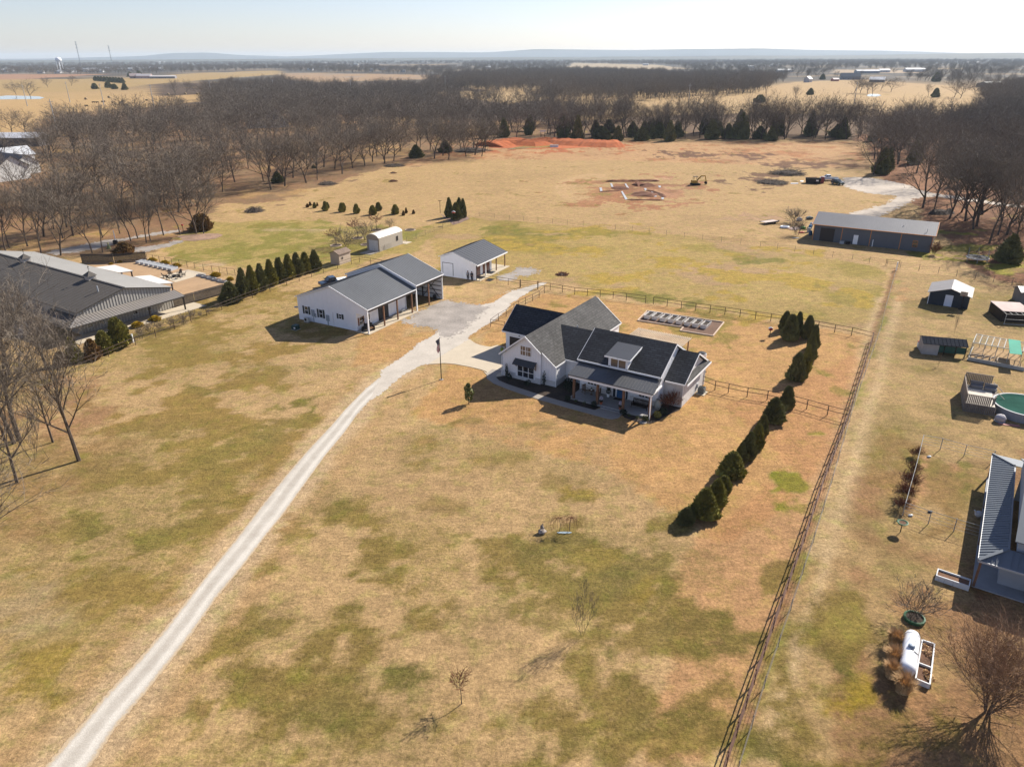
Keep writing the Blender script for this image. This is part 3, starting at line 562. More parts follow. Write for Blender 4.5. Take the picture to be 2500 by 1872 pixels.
# --- woods farther off: nobody could count them
def wood_stuff(name, pts, hs, kinds, seed):
    hid = bpy.data.collections.get('far_tree_kinds') or bpy.data.collections.new('far_tree_kinds')
    if not hid.objects:
        for i, kd in enumerate(kinds):
            T, K = kd; mb = MB(); mb.v = T.v+K.v; mb.f = T.f+[tuple(a+len(T.v) for a in f) for f in K.f]; mb.m = [0]*len(T.f)+[1]*len(K.f)
            o = bpy.data.objects.new('far_tree', mb.mesh('far_tree', [bark, twig])); hid.objects.link(o)
    me = bpy.data.meshes.new(name); q = random.Random(seed); me.from_pydata([(x, y, 0) for x, y in pts], [], [])
    a = me.attributes.new('size', 'FLOAT', 'POINT'); a.data.foreach_set('value', [q.uniform(*hs)/12 for _ in pts])
    b_ = me.attributes.new('turn', 'FLOAT', 'POINT'); b_.data.foreach_set('value', [q.uniform(0, 6.28) for _ in pts])
    o = bpy.data.objects.new(name, me); COL.objects.link(o); tag(o, kind='stuff')
    ng = bpy.data.node_groups.new(name, 'GeometryNodeTree'); ng.interface.new_socket('Geometry', in_out='INPUT', socket_type='NodeSocketGeometry'); ng.interface.new_socket('Geometry', in_out='OUTPUT', socket_type='NodeSocketGeometry')
    N = ng.nodes; L = ng.links; gi = N.new('NodeGroupInput'); g_o = N.new('NodeGroupOutput'); m2p = N.new('GeometryNodeMeshToPoints'); iop = N.new('GeometryNodeInstanceOnPoints'); ci = N.new('GeometryNodeCollectionInfo')
    ci.inputs['Collection'].default_value = hid; ci.inputs['Separate Children'].default_value = True; ci.inputs['Reset Children'].default_value = True
    iop.inputs['Pick Instance'].default_value = True; rv = N.new('FunctionNodeRandomValue'); rv.data_type = 'INT'; rv.inputs[4].default_value = 0; rv.inputs[5].default_value = len(kinds)-1
    na = N.new('GeometryNodeInputNamedAttribute'); na.data_type = 'FLOAT'; na.inputs[0].default_value = 'size'; nb_ = N.new('GeometryNodeInputNamedAttribute'); nb_.data_type = 'FLOAT'; nb_.inputs[0].default_value = 'turn'
    cx = N.new('ShaderNodeCombineXYZ'); L.new(nb_.outputs[0], cx.inputs[2])
    L.new(gi.outputs[0], m2p.inputs[0]); L.new(m2p.outputs[0], iop.inputs['Points']); L.new(ci.outputs[0], iop.inputs['Instance']); L.new(rv.outputs[2], iop.inputs['Instance Index']); L.new(na.outputs[0], iop.inputs['Scale']); L.new(cx.outputs[0], iop.inputs['Rotation']); L.new(iop.outputs[0], g_o.inputs[0])
    md = o.modifiers.new('trees', 'NODES'); md.node_group = ng
    return o
far_kinds = [bare_meshes(61+i, 12, .52, 4, .24, (9, 5, 4), .12, .075, 6, up_=.1) for i in range(3)]
W_ = []
W_ += [p for p in scatter([(330, 182), (940, 178), (1190, 218), (1180, 290), (560, 300), (330, 330), (90, 340), (200, 262), (330, 232)], 1150, 9, 10)]
W_ += scatter([(1180, 252), (1500, 248), (1880, 252), (2212, 262), (2500, 262), (2500, 300), (1870, 296), (1300, 286), (1180, 292)], 420, 8, 11)
W_ += scatter([(960, 172), (1180, 160), (1500, 162), (1640, 172), (1720, 178), (1700, 204), (1400, 222), (1180, 234), (1180, 216), (960, 194)], 2000, 12, 12)
W_ += scatter([(2130, 205), (2212, 195), (2600, 190), (2600, 300), (2212, 290), (2120, 240)], 520, 9, 13)
W_ += scatter([(1870, 300), (2400, 300), (2400, 360), (1960, 340)], 160, 9, 14)
W_ += scatter([(-60, 208), (140, 205), (330, 212), (360, 195), (200, 196), (-60, 200)], 60, 14, 15)
W_ += scatter([(1240, 213), (1400, 213), (1640, 201), (1640, 196), (1240, 200)], 120, 10, 18)
W2 = []
W2 += scatter([(-100, 148), (700, 142), (1000, 150), (1000, 165), (600, 156), (300, 160), (-100, 166)], 2200, 18, 16)
W2 += scatter([(1000, 138), (1900, 133), (2400, 136), (2400, 190), (2140, 196), (1900, 172), (1500, 164), (1180, 158), (1000, 168)], 4200, 17, 17)
W2 += scatter([(-200, 136), (2400, 128), (2400, 137), (1000, 140), (-200, 147)], 7000, 26, 19)
for kd in ((1700, 190, 40), (1900, 185, 30), (2000, 178, 30)): 
    x, y = G(*FVp(kd[0], kd[1])); 
    W_ += [(x+q.gauss(0, kd[2]), y+q.gauss(0, kd[2]*1.5)) for _ in range(25)]
wood_stuff('winter_wood', clear(W_, 12), (9, 15), far_kinds, 1)
wood_stuff('distant_wood', [p for p in clear(W2, 9) if float(fbm(p[0], p[1], .0035, 7, 3)) > .33], (8, 14), far_kinds, 2)
# ================= BUILDING MATERIALS =================
white_bb = mat('white_board_siding', (.84, .845, .86, 1), .6, .03, 1)
white_metal = mat('white_metal_siding', (.82, .84, .88, 1), .45, .03, 1)
white_trim = mat('white_trim', (.84, .84, .84, 1), .5, .02, 1)
white_brick = mat('painted_brick', (.74, .72, .70, 1), .8, .14, .8, course=(.22, .08, .012, .9, .72, (R(90), 0, 0)), bump=.1)
white_brick_s = mat('painted_brick_side', (.74, .72, .70, 1), .8, .14, .8, course=(.22, .08, .012, .9, .72, (0, R(90), R(90))), bump=.1)
shingle = mat('dark_shingles', (.052, .055, .064, 1), .9, .25, 2.5, course=(.9, .30, .05, .62, .45))
shingle_x = mat('lit_shingles_across', (.085, .082, .080, 1), .9, .3, 2.5, course=(.9, .30, .04, .72, .6, (0, 0, R(90))))  # same shingles, grazing sun put into the paler, warmer colour
dark_metal = mat('dark_metal_roof', (.055, .057, .062, 1), .42, .06, 1, metal=0, spec=.5)
grey_metal = mat('grey_metal_roof', (.11, .115, .12, 1), .45, .10, 1.2, spec=.45)
glass = mat('window_glass', (.03, .035, .045, 1), .08, .3, .7, spec=.9)
glass_b = mat('tan_reflection_glass', (.16, .12, .09, 1), .12, .2, .7, spec=.8)  # a tan reflection put into the glass colour
black = mat('black_paint', (.012, .012, .014, 1), .5, .1, 2)
brown_door = mat('dark_brown_door', (.035, .025, .022, 1), .6, .1, 2)
cedar = mat('cedar_post', (.20, .105, .06, 1), .8, .2, 3)
wood_grey = mat('weathered_wood', (.28, .22, .17, 1), .9, .3, 2.5, streak=(1, 1, .3))
steel = mat('galvanised_steel', (.38, .40, .42, 1), .45, .08, 2, spec=.5)
rust = mat('rusty_pipe', (.11, .052, .032, 1), .8, .3, 3)
mulch = mat('dark_mulch', (.055, .038, .028, 1), .98, .35, 5, bump=.5)
orange_trim = mat('orange_trim', srgb(226, 150, 84, .75), .55, .05, 1)
def gable(mb, x0, x1, y, xr, ze0, ze1, zr, t=.12, z0=0, along='y'):
    """gable end standing in the plane y (or x when along='x')"""
    pl = [(x0, z0), (x1, z0), (x1, ze1), (xr, zr), (x0, ze0)]
    if along == 'y': mb.prism([(a, y, b) for a, b in pl], (0, t, 0))
    else: mb.prism([(y, a, b) for a, b in pl], (t, 0, 0))
def roof_pair(par, name, x0, x1, xr, z0, z1, zr, y0, y1, m_, th=.16, along='y', rib=None, ribm=None, split=True):
    """two roof slabs meeting in a ridge along y (or along x): parts roof"""
    out = []
    for (a, za, s) in ((x0, z0, -1), (x1, z1, 1)):
        mb = MB(); g = .002*s; poly = [(a, y0, za), (a, y1, za), (xr+g, y1, zr), (xr+g, y0, zr)]
        if along == 'x': poly = [(p[1], p[0], p[2]) for p in poly]
        if s*(1 if along == 'y' else -1) < 0: poly = poly[::-1]
        mb.prism(poly, (0, 0, -th))
        if rib:
            n = Vector(poly[1])-Vector(poly[0]); 
            e = [poly[0], poly[1], poly[2], poly[3]]
            # ribs run from eave to ridge
            if along == 'y': A_, B_, C_, D_ = (a, y0, za), (a, y1, za), (xr+g, y1, zr), (xr+g, y0, zr)
            else: A_, B_, C_, D_ = (y0, a, za), (y1, a, za), (y1, xr+g, zr), (y0, xr+g, zr)
            L_ = abs(y1-y0); nn = max(1, int(L_/rib)); V = Vector
            for i in range(nn+1):
                t = i/nn; p = V(A_).lerp(V(B_), t)+V((0, 0, .012)); q_ = V(D_).lerp(V(C_), t)+V((0, 0, .012)); mb.bar(p, q_, .05, .05)
        out.append(mb.build(name, m_, par))
    return out
def window(par, c, w_, h_, ax='y', nx=1, ny=2, frame=white_trim, gl=None, out=.06, name='window'):
    """framed window centred at c on a wall facing -y (ax y), +x (ax x) or -x (ax -x): window > pane, sill"""
    fr = MB(); t = .06; sgn = -1 if ax in ('y', '-x') else 1
    def bx(mb, u0, u1, v0, v1, d0, d1):
        lo, hi = min(d0*sgn, d1*sgn), max(d0*sgn, d1*sgn)
        if ax == 'y': mb.box(c[0]+u0, c[1]+lo, c[2]+v0, c[0]+u1, c[1]+hi, c[2]+v1)
        else: mb.box(c[0]+lo, c[1]+u0, c[2]+v0, c[0]+hi, c[1]+u1, c[2]+v1)
    W2_, H2_ = w_/2, h_/2
    bx(fr, -W2_-t, W2_+t, H2_, H2_+t*1.3, -.02, out); bx(fr, -W2_-t, W2_+t, -H2_-t, -H2_, -.02, out+.02)
    for i in range(nx+1):
        u = -W2_+w_*i/nx; bx(fr, u-t*(.9 if 0 < i < nx else 1), u+t*(.9 if 0 < i < nx else 0) if i < nx else u+t, -H2_, H2_, -.02, out) if 0 < i < nx else bx(fr, (u-t if i == 0 else u), (u if i == 0 else u+t), -H2_, H2_, -.02, out)
    for j in range(1, ny): v = -H2_+h_*j/ny; bx(fr, -W2_, W2_, v-.035, v+.035, -.02, out-.012)
    o = fr.build(name, frame, par); g = MB(); bx(g, -W2_, W2_, -H2_, H2_, -.02, .02); g.build('pane', gl or glass, o); return o
def battens(mb, pts_fn, n, z0, zf, w_=.05, d=.03): pass

# ================= THE WHITE FARMHOUSE =================
HO = (-1.25, 91.85); HA = R(-32.5)
house = empty('farmhouse', (HO[0], HO[1], 0), HA, label='white farmhouse with dark shingled gables, a long front porch and a blue front door', category='house')
def hp(x, y, z=0):                                   # house-local point in the world
    c, s = math.cos(HA), math.sin(HA); return (HO[0]+x*c-y*s, HO[1]+x*s+y*c, z)
wl = MB(); 
# front gable wing, its right part set back
gable(wl, 0, 6.0, 0, 3.74, 3.15, 4.66, 6.38, .15); 
wl.prism([(6.0, .3, 0), (8.1, .3, 0), (8.1, .3, 2.98), (6.0, .3, 4.6)], (0, .15, 0)); wl.box(5.85, .15, 0, 6.0, .45, 4.5)
wl.box(0, .15, 0, .15, 7.9, 3.1); wl.box(7.95, .45, 0, 8.1, 3.1, 2.95); wl.box(7.95, 8, 0, 8.1, 20.0, 2.95); gable(wl, 0, 8.1, 19.85, 3.74, 3.1, 3.0, 6.4, .15); wl.box(0, 15.4, 0, .15, 19.85, 3.1)
# connector, main block, right wing, garage wing
wl.box(8.1, 3.1, 0, 11.3, 3.25, 3.1); wl.box(11.2, 1.3, 0, 11.35, 3.1, 4.3); wl.box(11.35, 1.3, .3, 21.95, 1.45, 4.3)
gable(wl, 1.45, 10.3, 21.8, 5.8, 4.4, 4.4, 6.95, .15, 0, 'x'); gable(wl, 1.5, 10.3, 11.2, 5.8, 4.4, 4.4, 6.95, .15, 2.4, 'x'); wl.box(11.2, 10.3, 0, 21.95, 10.45, 4.3)
wl.box(-4.6, 7.9, 0, 0, 8.05, 3.1); gable(wl, 8.05, 15.3, -4.6, 11.5, 3.15, 3.15, 6.0, .15, 0, 'x'); wl.box(-4.6, 15.15, 0, 0, 15.3, 3.1)
wall = wl.build('wall', white_bb, house)
wr = MB(); wr.box(21.95, 3.2, 0, 24.4, 3.35, 3.15); wr.build('wing_wall', white_brick, house)
wr2 = MB(); gable(wr2, 3.35, 11.5, 24.25, 7.4, 3.2, 3.2, 5.7, .15, 0, 'x'); wr2.box(21.95, 11.35, 0, 24.25, 11.5, 3.1); wr2.build('wing_wall', white_brick_s, house)
# battens
bt = MB()
def bat(x, y, z0, z1, ax='y'): bt.box(x-.025, y-.03, z0, x+.025, y, z1) if ax == 'y' else bt.box(x, y-.025, z0, x+.03, y+.025, z1)
for i in range(1, 15):
    x = i*.4; zt = min(3.15+.797*x, 6.35-.8*abs(x-3.74)+.02)
    bat(x, 0, .82, zt-.05)
for i in range(5): x = 6.2+i*.42; bat(x, .3, .82, 2.98+.8*(8.1-x)-.1)
for i in range(6): y = .6+i*.42; bt.box(8.1, y-.025, .82, 8.13, y+.025, 2.9)
for i in range(7): bat(8.3+i*.42, 3.1, .82, 3.0)
for i in range(25): bat(11.5+i*.42, 1.3, 1.1, 3.9)
for i in range(20): y = 1.7+i*.43; bt.box(21.95, y-.025, 1.0, 21.98, y+.025, 4.4+.575*(4.4-abs(y-5.8))-.12)
bt.build('siding_battens', white_bb, house)
# brick base course
bb = MB(); bb.box(-.03, -.06, 0, 2.1, -.003, .8); bb.box(5.2, -.06, 0, 6.03, -.003, .8); bb.box(2.1, -.10, 0, 5.2, -.003, .42); bb.box(6.03, .24, 0, 8.13, .297, .8); bb.box(8.103, .24, 0, 8.15, 3.04, .8); bb.box(8.15, 3.04, 0, 11.2, 3.097, .8)
bb.box(11.36, 1.24, .3, 15.85, 1.297, .95); bb.box(18.3, 1.24, .3, 21.95, 1.297, .95); bb.box(21.953, 1.24, 0, 22.0, 3.14, .9); bb.build('brick_base', white_brick, house)
# roofs
def roofpart(poly, m_, th=.16, name='roof'): 
    mb = MB(); mb.prism(poly, (0, 0, -th)); return mb.build(name, m_, house)
ZR = 6.54
roofpart([(3.74, -.4, ZR), (3.74, 20.3, ZR), (-.35, 20.3, 3.28), (-.35, -.4, 3.28)], shingle_x)
r_ = roofpart([(3.742, -.4, ZR), (6.15, -.4, 4.62), (6.15, -.05, 4.62), (8.25, -.05, 3.02), (8.25, 20.3, 3.02), (3.742, 20.3, ZR)], shingle_x)
pv_ = MB(); pv_.lathe([(.02, .9), (.09, .9), (.09, .55), (.05, .5), (.05, -.3)], (6.3, 9.6, 4.6), 8); pv_.lathe([(.2, .02), (.06, .12)], (6.3, 9.6, 4.5), 8); pv_.build('vent_pipe', steel, r_)
roofpart([(4.4, 7.9, 5.88), (7.9, 2.8, 3.12), (11.1, 2.8, 3.12), (11.1, 7.9, 5.88)], shingle)
roofpart([(4.4, 7.902, 5.88), (11.1, 7.902, 5.88), (11.1, 12.4, 3.5), (8.0, 12.4, 3.5)], shingle)
mr = roofpart([(10.9, .95, 4.42), (22.25, .95, 4.42), (22.25, 5.8, 7.2), (10.9, 5.8, 7.2)], shingle)
roofpart([(10.9, 10.7, 4.42), (10.9, 5.802, 7.2), (22.25, 5.802, 7.2), (22.25, 10.7, 4.42)], shingle)
roofpart([(22.0, 2.85, 3.32), (24.7, 2.85, 3.32), (24.7, 7.4, 5.95), (22.0, 7.4, 5.95)], shingle)
roofpart([(22.0, 11.95, 3.32), (22.0, 7.402, 5.95), (24.7, 7.402, 5.95), (24.7, 11.95, 3.32)], shingle)
sk = MB(); sk.prism([(24.42, 4.0, 3.95), (24.42, 10.8, 3.95), (25.0, 11.9, 3.30), (25.0, 2.9, 3.30)], (0, 0, -.08)); sk.build('skirt_roof', shingle_x, house)
roofpart([(-5.0, 7.5, 3.22), (1.0, 7.5, 3.22), (3.6, 11.5, 6.2), (-5.0, 11.5, 6.2)], shingle)
roofpart([(-5.0, 15.5, 3.22), (-5.0, 11.502, 6.2), (3.6, 11.502, 6.2), (1.0, 15.5, 3.22)], shingle)
# fascia and rake boards
fa = MB()
def rake(p, q_, w_=.05, h_=.2): fa.bar(p, q_, w_, h_)
rake((-.38, -.43, 3.17), (3.74, -.43, 6.45)); rake((3.74, -.43, 6.45), (6.18, -.43, 4.52)); rake((6.18, -.08, 4.52), (8.28, -.08, 2.92)); rake((8.28, -.05, 2.93), (8.28, 2.8, 2.93)); rake((-.38, -.4, 3.17), (-.38, 7.4, 3.17))
rake((8.28, 8.1, 2.93), (8.28, 20.3, 2.93)); rake((8.0, 2.77, 3.03), (10.9, 2.77, 3.03)); rake((10.9, .92, 4.33), (22.27, .92, 4.33)); rake((22.28, .92, 4.33), (22.28, 5.8, 7.1)); rake((22.28, 5.8, 7.1), (22.28, 10.7, 4.33)); rake((10.87, .95, 4.33), (10.87, 5.8, 7.1))
rake((22.2, 2.82, 3.22), (24.72, 2.82, 3.22)); rake((24.73, 2.82, 3.22), (24.73, 7.4, 5.85)); rake((24.73, 7.4, 5.85), (24.73, 11.95, 3.22)); rake((25.03, 2.9, 3.2), (25.03, 11.9, 3.2), .05, .24); rake((-5.0, 7.47, 3.12), (-.4, 7.47, 3.12)); rake((-5.03, 7.5, 3.12), (-5.03, 11.5, 6.1)); rake((-5.03, 11.5, 6.1), (-5.03, 15.5, 3.12))
rake((4, 20.33, 6.3), (8.3, 20.33, 2.93))
fa.build('fascia', white_trim, house)
gt = MB(); gt.box(8.16, .2, .05, 8.24, .28, 2.9); gt.box(-.1, -.14, .05, -.02, -.06, 3.0); gt.box(22.3, -2.12, .05, 22.4, -2.0, 3.3); gt.box(24.42, 3.1, .05, 24.5, 3.18, 3.1); gt.box(24.42, 11.4, .05, 24.5, 11.48, 3.1); gt.build('downpipe', white_trim, house)
# porch
pf = MB(); pf.box(11.4, -1.95, 0, 22.1, 1.24, .28); pf.box(16.0, -2.35, 0, 19.0, -1.953, .15); pf.build('porch_floor', mat('porch_concrete', (.30, .29, .28, 1), .8, .08, 1), house)
pr = MB(); pe = [(11.2, -2.15, 3.48), (22.65, -2.15, 3.48), (22.3, 1.28, 4.12), (11.2, 1.28, 4.12)]
pr.prism(pe, (0, 0, -.12)); pr.ribs((11.2, -2.13, 3.485), (22.6, -2.13, 3.485), (22.3, 1.26, 4.125), (11.2, 1.26, 4.125), 28, .03, .03)
pr.build('porch_roof', dark_metal, house)
pb = MB(); pb.box(11.3, -2.10, 3.05, 22.45, -1.95, 3.33); pb.box(22.3, -1.93, 3.1, 22.45, 1.2, 3.36); pb.box(11.3, -1.93, 3.1, 11.45, 1.2, 3.36); rf = pb.build('porch_beam', white_trim, house)
for x in (12.0, 15.3, 18.8, 22.25):
    MB().box(x-.14, -2.02, .0 if x > 22 else .28, x+.14, -1.76, 3.06).build('porch_post', cedar, house)
# dormer
dm = MB(); dm.prism([(15.2, 1.15, 4.35), (15.2, 1.15, 5.72), (15.2, 4.2, 6.2), (15.2, 4.2, 6.0)], (.12, 0, 0)); dm.prism([(17.75, 1.15, 4.35), (17.75, 1.15, 5.72), (17.75, 4.2, 6.2), (17.75, 4.2, 6.0)], (.12, 0, 0)); dm.box(15.2, 1.03, 4.3, 17.87, 1.15, 5.72)
dmo = dm.build('dormer', white_bb, house); dr = MB(); dr.prism([(14.8, .75, 5.80), (18.2, .75, 5.80), (18.2, 4.9, 6.52), (14.8, 4.9, 6.52)], (0, 0, -.12)); dr.build('dormer_roof', dark_metal, dmo)
df = MB(); df.box(14.78, .70, 5.62, 18.22, .745, 5.79); df.bar((18.23, .75, 5.70), (18.23, 4.6, 6.36), .05, .18); df.build('trim', white_trim, dmo)
window(house, (16.05, 1.03, 5.02), .95, 1.1, gl=glass_b, ny=1); window(house, (17.1, 1.03, 5.02), .95, 1.1, gl=glass_b, ny=1)
# windows and doors
window(house, (3.28, 0, 4.3), .78, 1.25, gl=glass_b); window(house, (4.13, 0, 4.3), .78, 1.25, gl=glass_b)
for i in range(3): window(house, (2.85+i*.87, -.06, 1.28), .78, 1.5)
aw = MB(); aw.prism([(2.05, -.85, 2.42), (5.4, -.85, 2.42), (5.4, -.02, 3.0), (2.05, -.02, 3.0)], (0, 0, -.05)); aw.ribs((2.05, -.85, 2.425), (5.4, -.85, 2.425), (5.4, -.02, 3.005), (2.05, -.02, 3.005), 8, .03, .03); ao = aw.build('window_awning', dark_metal, house)
bk_ = MB(); 
for x in (2.2, 5.25): bk_.bar((x, -.05, 1.95), (x, -.7, 2.4), .08); bk_.box(x-.04, -.06, 1.8, x+.04, 0, 2.6)
bk_.build('bracket', cedar, ao)
for x in (12.75, 13.65): window(house, (x, 1.3, 1.9), .8, 1.5)
for x in (19.85, 20.75): window(house, (x, 1.3, 1.9), .8, 1.5)
fd = MB(); fd.box(16.55, 1.2, .3, 17.45, 1.29, 2.35); fdo = fd.build('front_door', mat('blue_door', (.022, .10, .24, 1), .5, .05, 1), house)
MB().box(16.68, 1.18, 1.3, 17.32, 1.199, 2.2).build('pane', glass, fdo); MB().box(17.32, 1.15, 1.2, 17.38, 1.199, 1.3).build('handle', steel, fdo)
sf = MB(); 
for x in (16.0, 17.75): sf.box(x, 1.22, .3, x+.3, 1.29, 2.35)
sf.build('sidelight', glass, house)
df = MB(); [df.box(a, 1.17, .3, a+.08, 1.295, 2.45) for a in (15.92, 16.42, 17.5, 18.05)]; df.box(15.92, 1.17, 2.36, 18.13, 1.295, 2.46); df.build('door_frame', white_trim, house)
gd = MB(); gd.box(-3.9, 7.83, 0, -.55, 7.89, 2.4); gdo = gd.build('garage_door', brown_door, house)
for i in range(1, 4): gd2 = MB().box(-3.9, 7.815, .6*i-.02, -.55, 7.829, .6*i+.02).build('seam', black, gdo)
MB().box(-2.3, 7.78, 2.75, -2.1, 7.9, 2.95).build('wall_lamp', black, house)
# porch furniture, all things of their own
def at_house(name, x, y, z, rz=0, **kw): return empty(name, hp(x, y, z), HA+rz, **kw)
dw = mat('dark_wood', (.022, .015, .012, 1), .6, .2, 3)
lw_ = mat('oiled_wood', (.16, .10, .06, 1), .7, .2, 3)
def rocker(x, y, rz, label):
    t = at_house('rocking_chair', x, y, .28, rz, label=label, category='chair', group='chairs round the porch table')
    MB().box(-.28, -.28, .40, .28, .26, .45).build('seat', lw_, t)
    b = MB(); [b.box(-.28+i*.13, .24, .45, -.22+i*.13, .29, 1.12) for i in range(5)]; b.box(-.3, .23, 1.05, .3, .3, 1.16); b.build('backrest', lw_, t)
    for sx in (-.27, .27):
        b = MB(); b.bar((sx, -.24, .06), (sx, -.24, .65), .05); b.bar((sx, .24, .06), (sx, .24, .65), .05); b.bar((sx, -.3, .66), (sx, .28, .66), .08, .03); b.tube([(sx, -.42, .09), (sx, -.2, .03), (sx, .1, .02), (sx, .45, .10)], .022, 5); b.build('armrest_frame', lw_, t)
    return t
rocker(12.55, .2, R(70), 'high backed rocking chair left of the small round porch table')
rocker(14.35, .35, R(-80), 'rocking chair right of the small round porch table')
t = at_house('porch_table', 13.45, .2, .28, label='small round wooden table between the rocking chairs', category='table')
MB().lathe([(0, .62), (.42, .62), (.42, .57), (0, .57)], n=18).build('tabletop', lw_, t); MB().lathe([(.22, .02), (.05, .1), (.04, .57)], n=8).build('pedestal', lw_, t)
pt_ = at_house('flower_pot', 13.45, .2, .90, label='small pale pot standing on the round porch table', category='pot'); MB().lathe([(.0, 0), (.08, 0), (.11, .18), (.09, .18), (.0, .15)], n=10).build('pot', white_trim, pt_); MB().blob((0, 0, .24), (.12, .12, .1), 8, 5, .3, 3).build('plant', mat('houseplant', (.05, .08, .03, 1)), pt_)
t = at_house('porch_bench', 20.3, -.15, .28, label='black wooden bench with slatted back on the right of the porch', category='bench')
b = MB(); [b.box(-1.05, -.35+i*.14, .40, 1.05, -.25+i*.14, .44) for i in range(5)]; b.build('seat', dw, t)
b = MB(); [b.box(-1.0+i*.16, .33, .44, -.92+i*.16, .37, .95) for i in range(13)]; b.box(-1.05, .32, .93, 1.05, .39, 1.02); b.build('backrest', dw, t)
for sx in (-1.02, 1.02): b = MB(); b.bar((sx, -.32, 0), (sx, -.32, .65), .07); b.bar((sx, .34, 0), (sx, .34, 1.0), .07); b.bar((sx, -.36, .66), (sx, .36, .66), .09, .04); b.build('armrest', dw, t)
MB().box(-1.0, -.34, .30, 1.0, -.29, .38).build('apron', dw, t)
topiary = mat('clipped_leaves', (.022, .035, .018, 1), .9, .35, 6)
def leafy(par, name, spots, m_, n=260, size=.07, seed=0, flat=0):
    """many small leaf faces filling ellipsoids spots=[(c, r)]"""
    q = random.Random(seed); mb = MB()
    for c, r_ in spots:
        for _ in range(n):
            while True:
                v = Vector((q.uniform(-1, 1), q.uniform(-1, 1), q.uniform(-1, 1)))
                if .001 < v.length < 1: break
            v = v.normalized()*(v.length**.35); p = Vector((c[0]+v.x*r_[0], c[1]+v.y*r_[1], c[2]+v.z*r_[2])); s = size*q.uniform(.6, 1.4)
            a = Vector((q.gauss(0, 1), q.gauss(0, 1), q.gauss(0, .7))).normalized()*s; b_ = a.cross(Vector((q.gauss(0, 1), q.gauss(0, 1), q.gauss(0, 1)))).normalized()*s*.6
            mb.add([p-a, p+b_, p+a, p-b_], [(0, 1, 2, 3)])
    return mb.build(name, m_, par)
t = at_house('spiral_topiary', 15.55, .8, .28, label='tall clipped evergreen in a white pot left of the blue front door', category='potted plant')
MB().lathe([(0, 0), (.16, 0), (.24, .45), (.2, .45), (0, .4)], n=12).build('pot', white_trim, t); leafy(t, 'foliage', [((0, 0, .75), (.3, .3, .35)), ((0, 0, 1.25), (.24, .24, .3)), ((0, 0, 1.7), (.17, .17, .3))], topiary, 300, .05, 5); MB().lathe([(.02, .4), (.02, 1.9)], n=6).build('stem', dw, t)
terra = mat('terracotta', (.36, .12, .06, 1), .8, .1, 3); bloom = mat('white_flowers', (.62, .58, .68, 1), .8, .15, 5)
for x, y, lb in ((15.75, -1.7, 'terracotta pot of white flowers at the left of the porch steps'), (18.4, -1.75, 'terracotta pot of white flowers at the right of the porch steps')):
    t = at_house('flower_planter', x, y, .28, label=lb, category='potted plant', group='flower pots at the porch steps')
    MB().lathe([(0, 0), (.15, 0), (.22, .34), (.18, .34), (0, .3)], n=12).build('pot', terra, t); leafy(t, 'leaves', [((0, 0, .5), (.22, .22, .2))], topiary, 120, .06, 2); leafy(t, 'flowers', [((0, 0, .85), (.22, .22, .26))], bloom, 140, .06, 4)
dmt = at_house('doormat', 17.0, .75, .284, label='dark doormat in front of the blue door', category='doormat'); MB().box(-.6, -.3, 0, .6, .3, .02).build('mat', dw, dmt)
t = at_house('garden_urn', 22.15, 1.0, 0, label='tall pale grey urn at the right end of the porch', category='urn'); MB().lathe([(0, 0), (.22, 0), (.42, .5), (.40, 1.0), (.2, 1.35), (.24, 1.42), (0, 1.42)], n=16).build('body', mat('grey_stone', (.36, .37, .33, 1), .7, .1, 2), t, smooth=True); MB().lathe([(.24, 1.42), (.26, 1.46), (.2, 1.47)], n=16).build('rim', mat('grey_stone', (.36, .37, .33, 1)), t)
t = at_house('potted_shrub', -4.9, 7.3, .05, label='yellow green pot with a thin shrub left of the garage door', category='potted plant'); MB().lathe([(0, 0), (.2, 0), (.27, .5), (.22, .5), (0, .45)], n=12).build('pot', mat('lime_glaze', (.30, .34, .03, 1), .5, .05, 2), t); leafy(t, 'foliage', [((0, 0, .8), (.2, .2, .4))], mat('dry_leaves', (.16, .12, .07, 1)), 60, .05, 8)
# air conditioner on its pad
ax_, ay_ = G(*CH(2030, 990)); t = empty('air_conditioner', (ax_, ay_, 0), HA, label='grey round topped air conditioner on a concrete pad beside the white wing', category='air conditioner')
MB().box(-.6, -.75, 0, .6, .75, .08).build('pad', concrete, t); b = MB(); b.box(-.4, -.4, .09, .4, .4, .85); b.build('cabinet', mat('ac_grey', (.24, .27, .27, 1), .6, .05, 2, course=(4, .06, .02, .8, .4, (R(90), 0, 0))), t)
b = MB(); b.lathe([(0, .92), (.1, .91), (.1, .90)], n=12); [b.bar((0, 0, .90), (.36*math.cos(a*.52), .36*math.sin(a*.52), .88), .02) for a in range(12)]; b.lathe([(.38, .90), (.36, .9), (.36, .86), (.38, .86)], n=20); b.build('fan_grille', black, t)
MB().box(24.4, 8.6, .6, 24.55, 8.95, 1.2).build('meter_box', steel, house)
x, y = G(*CH(2035, 655)); t = empty('water_tank', (x, y, 0), 0, label='low white round tank with a dark lid behind the right wing of the farmhouse', category='tank'); MB().lathe([(0, 0), (.62, 0), (.62, .6), (.58, .66)], n=20).build('drum', white_trim, t); MB().lathe([(.6, .66), (.5, .74), (0, .78)], n=20).build('lid', black, t)
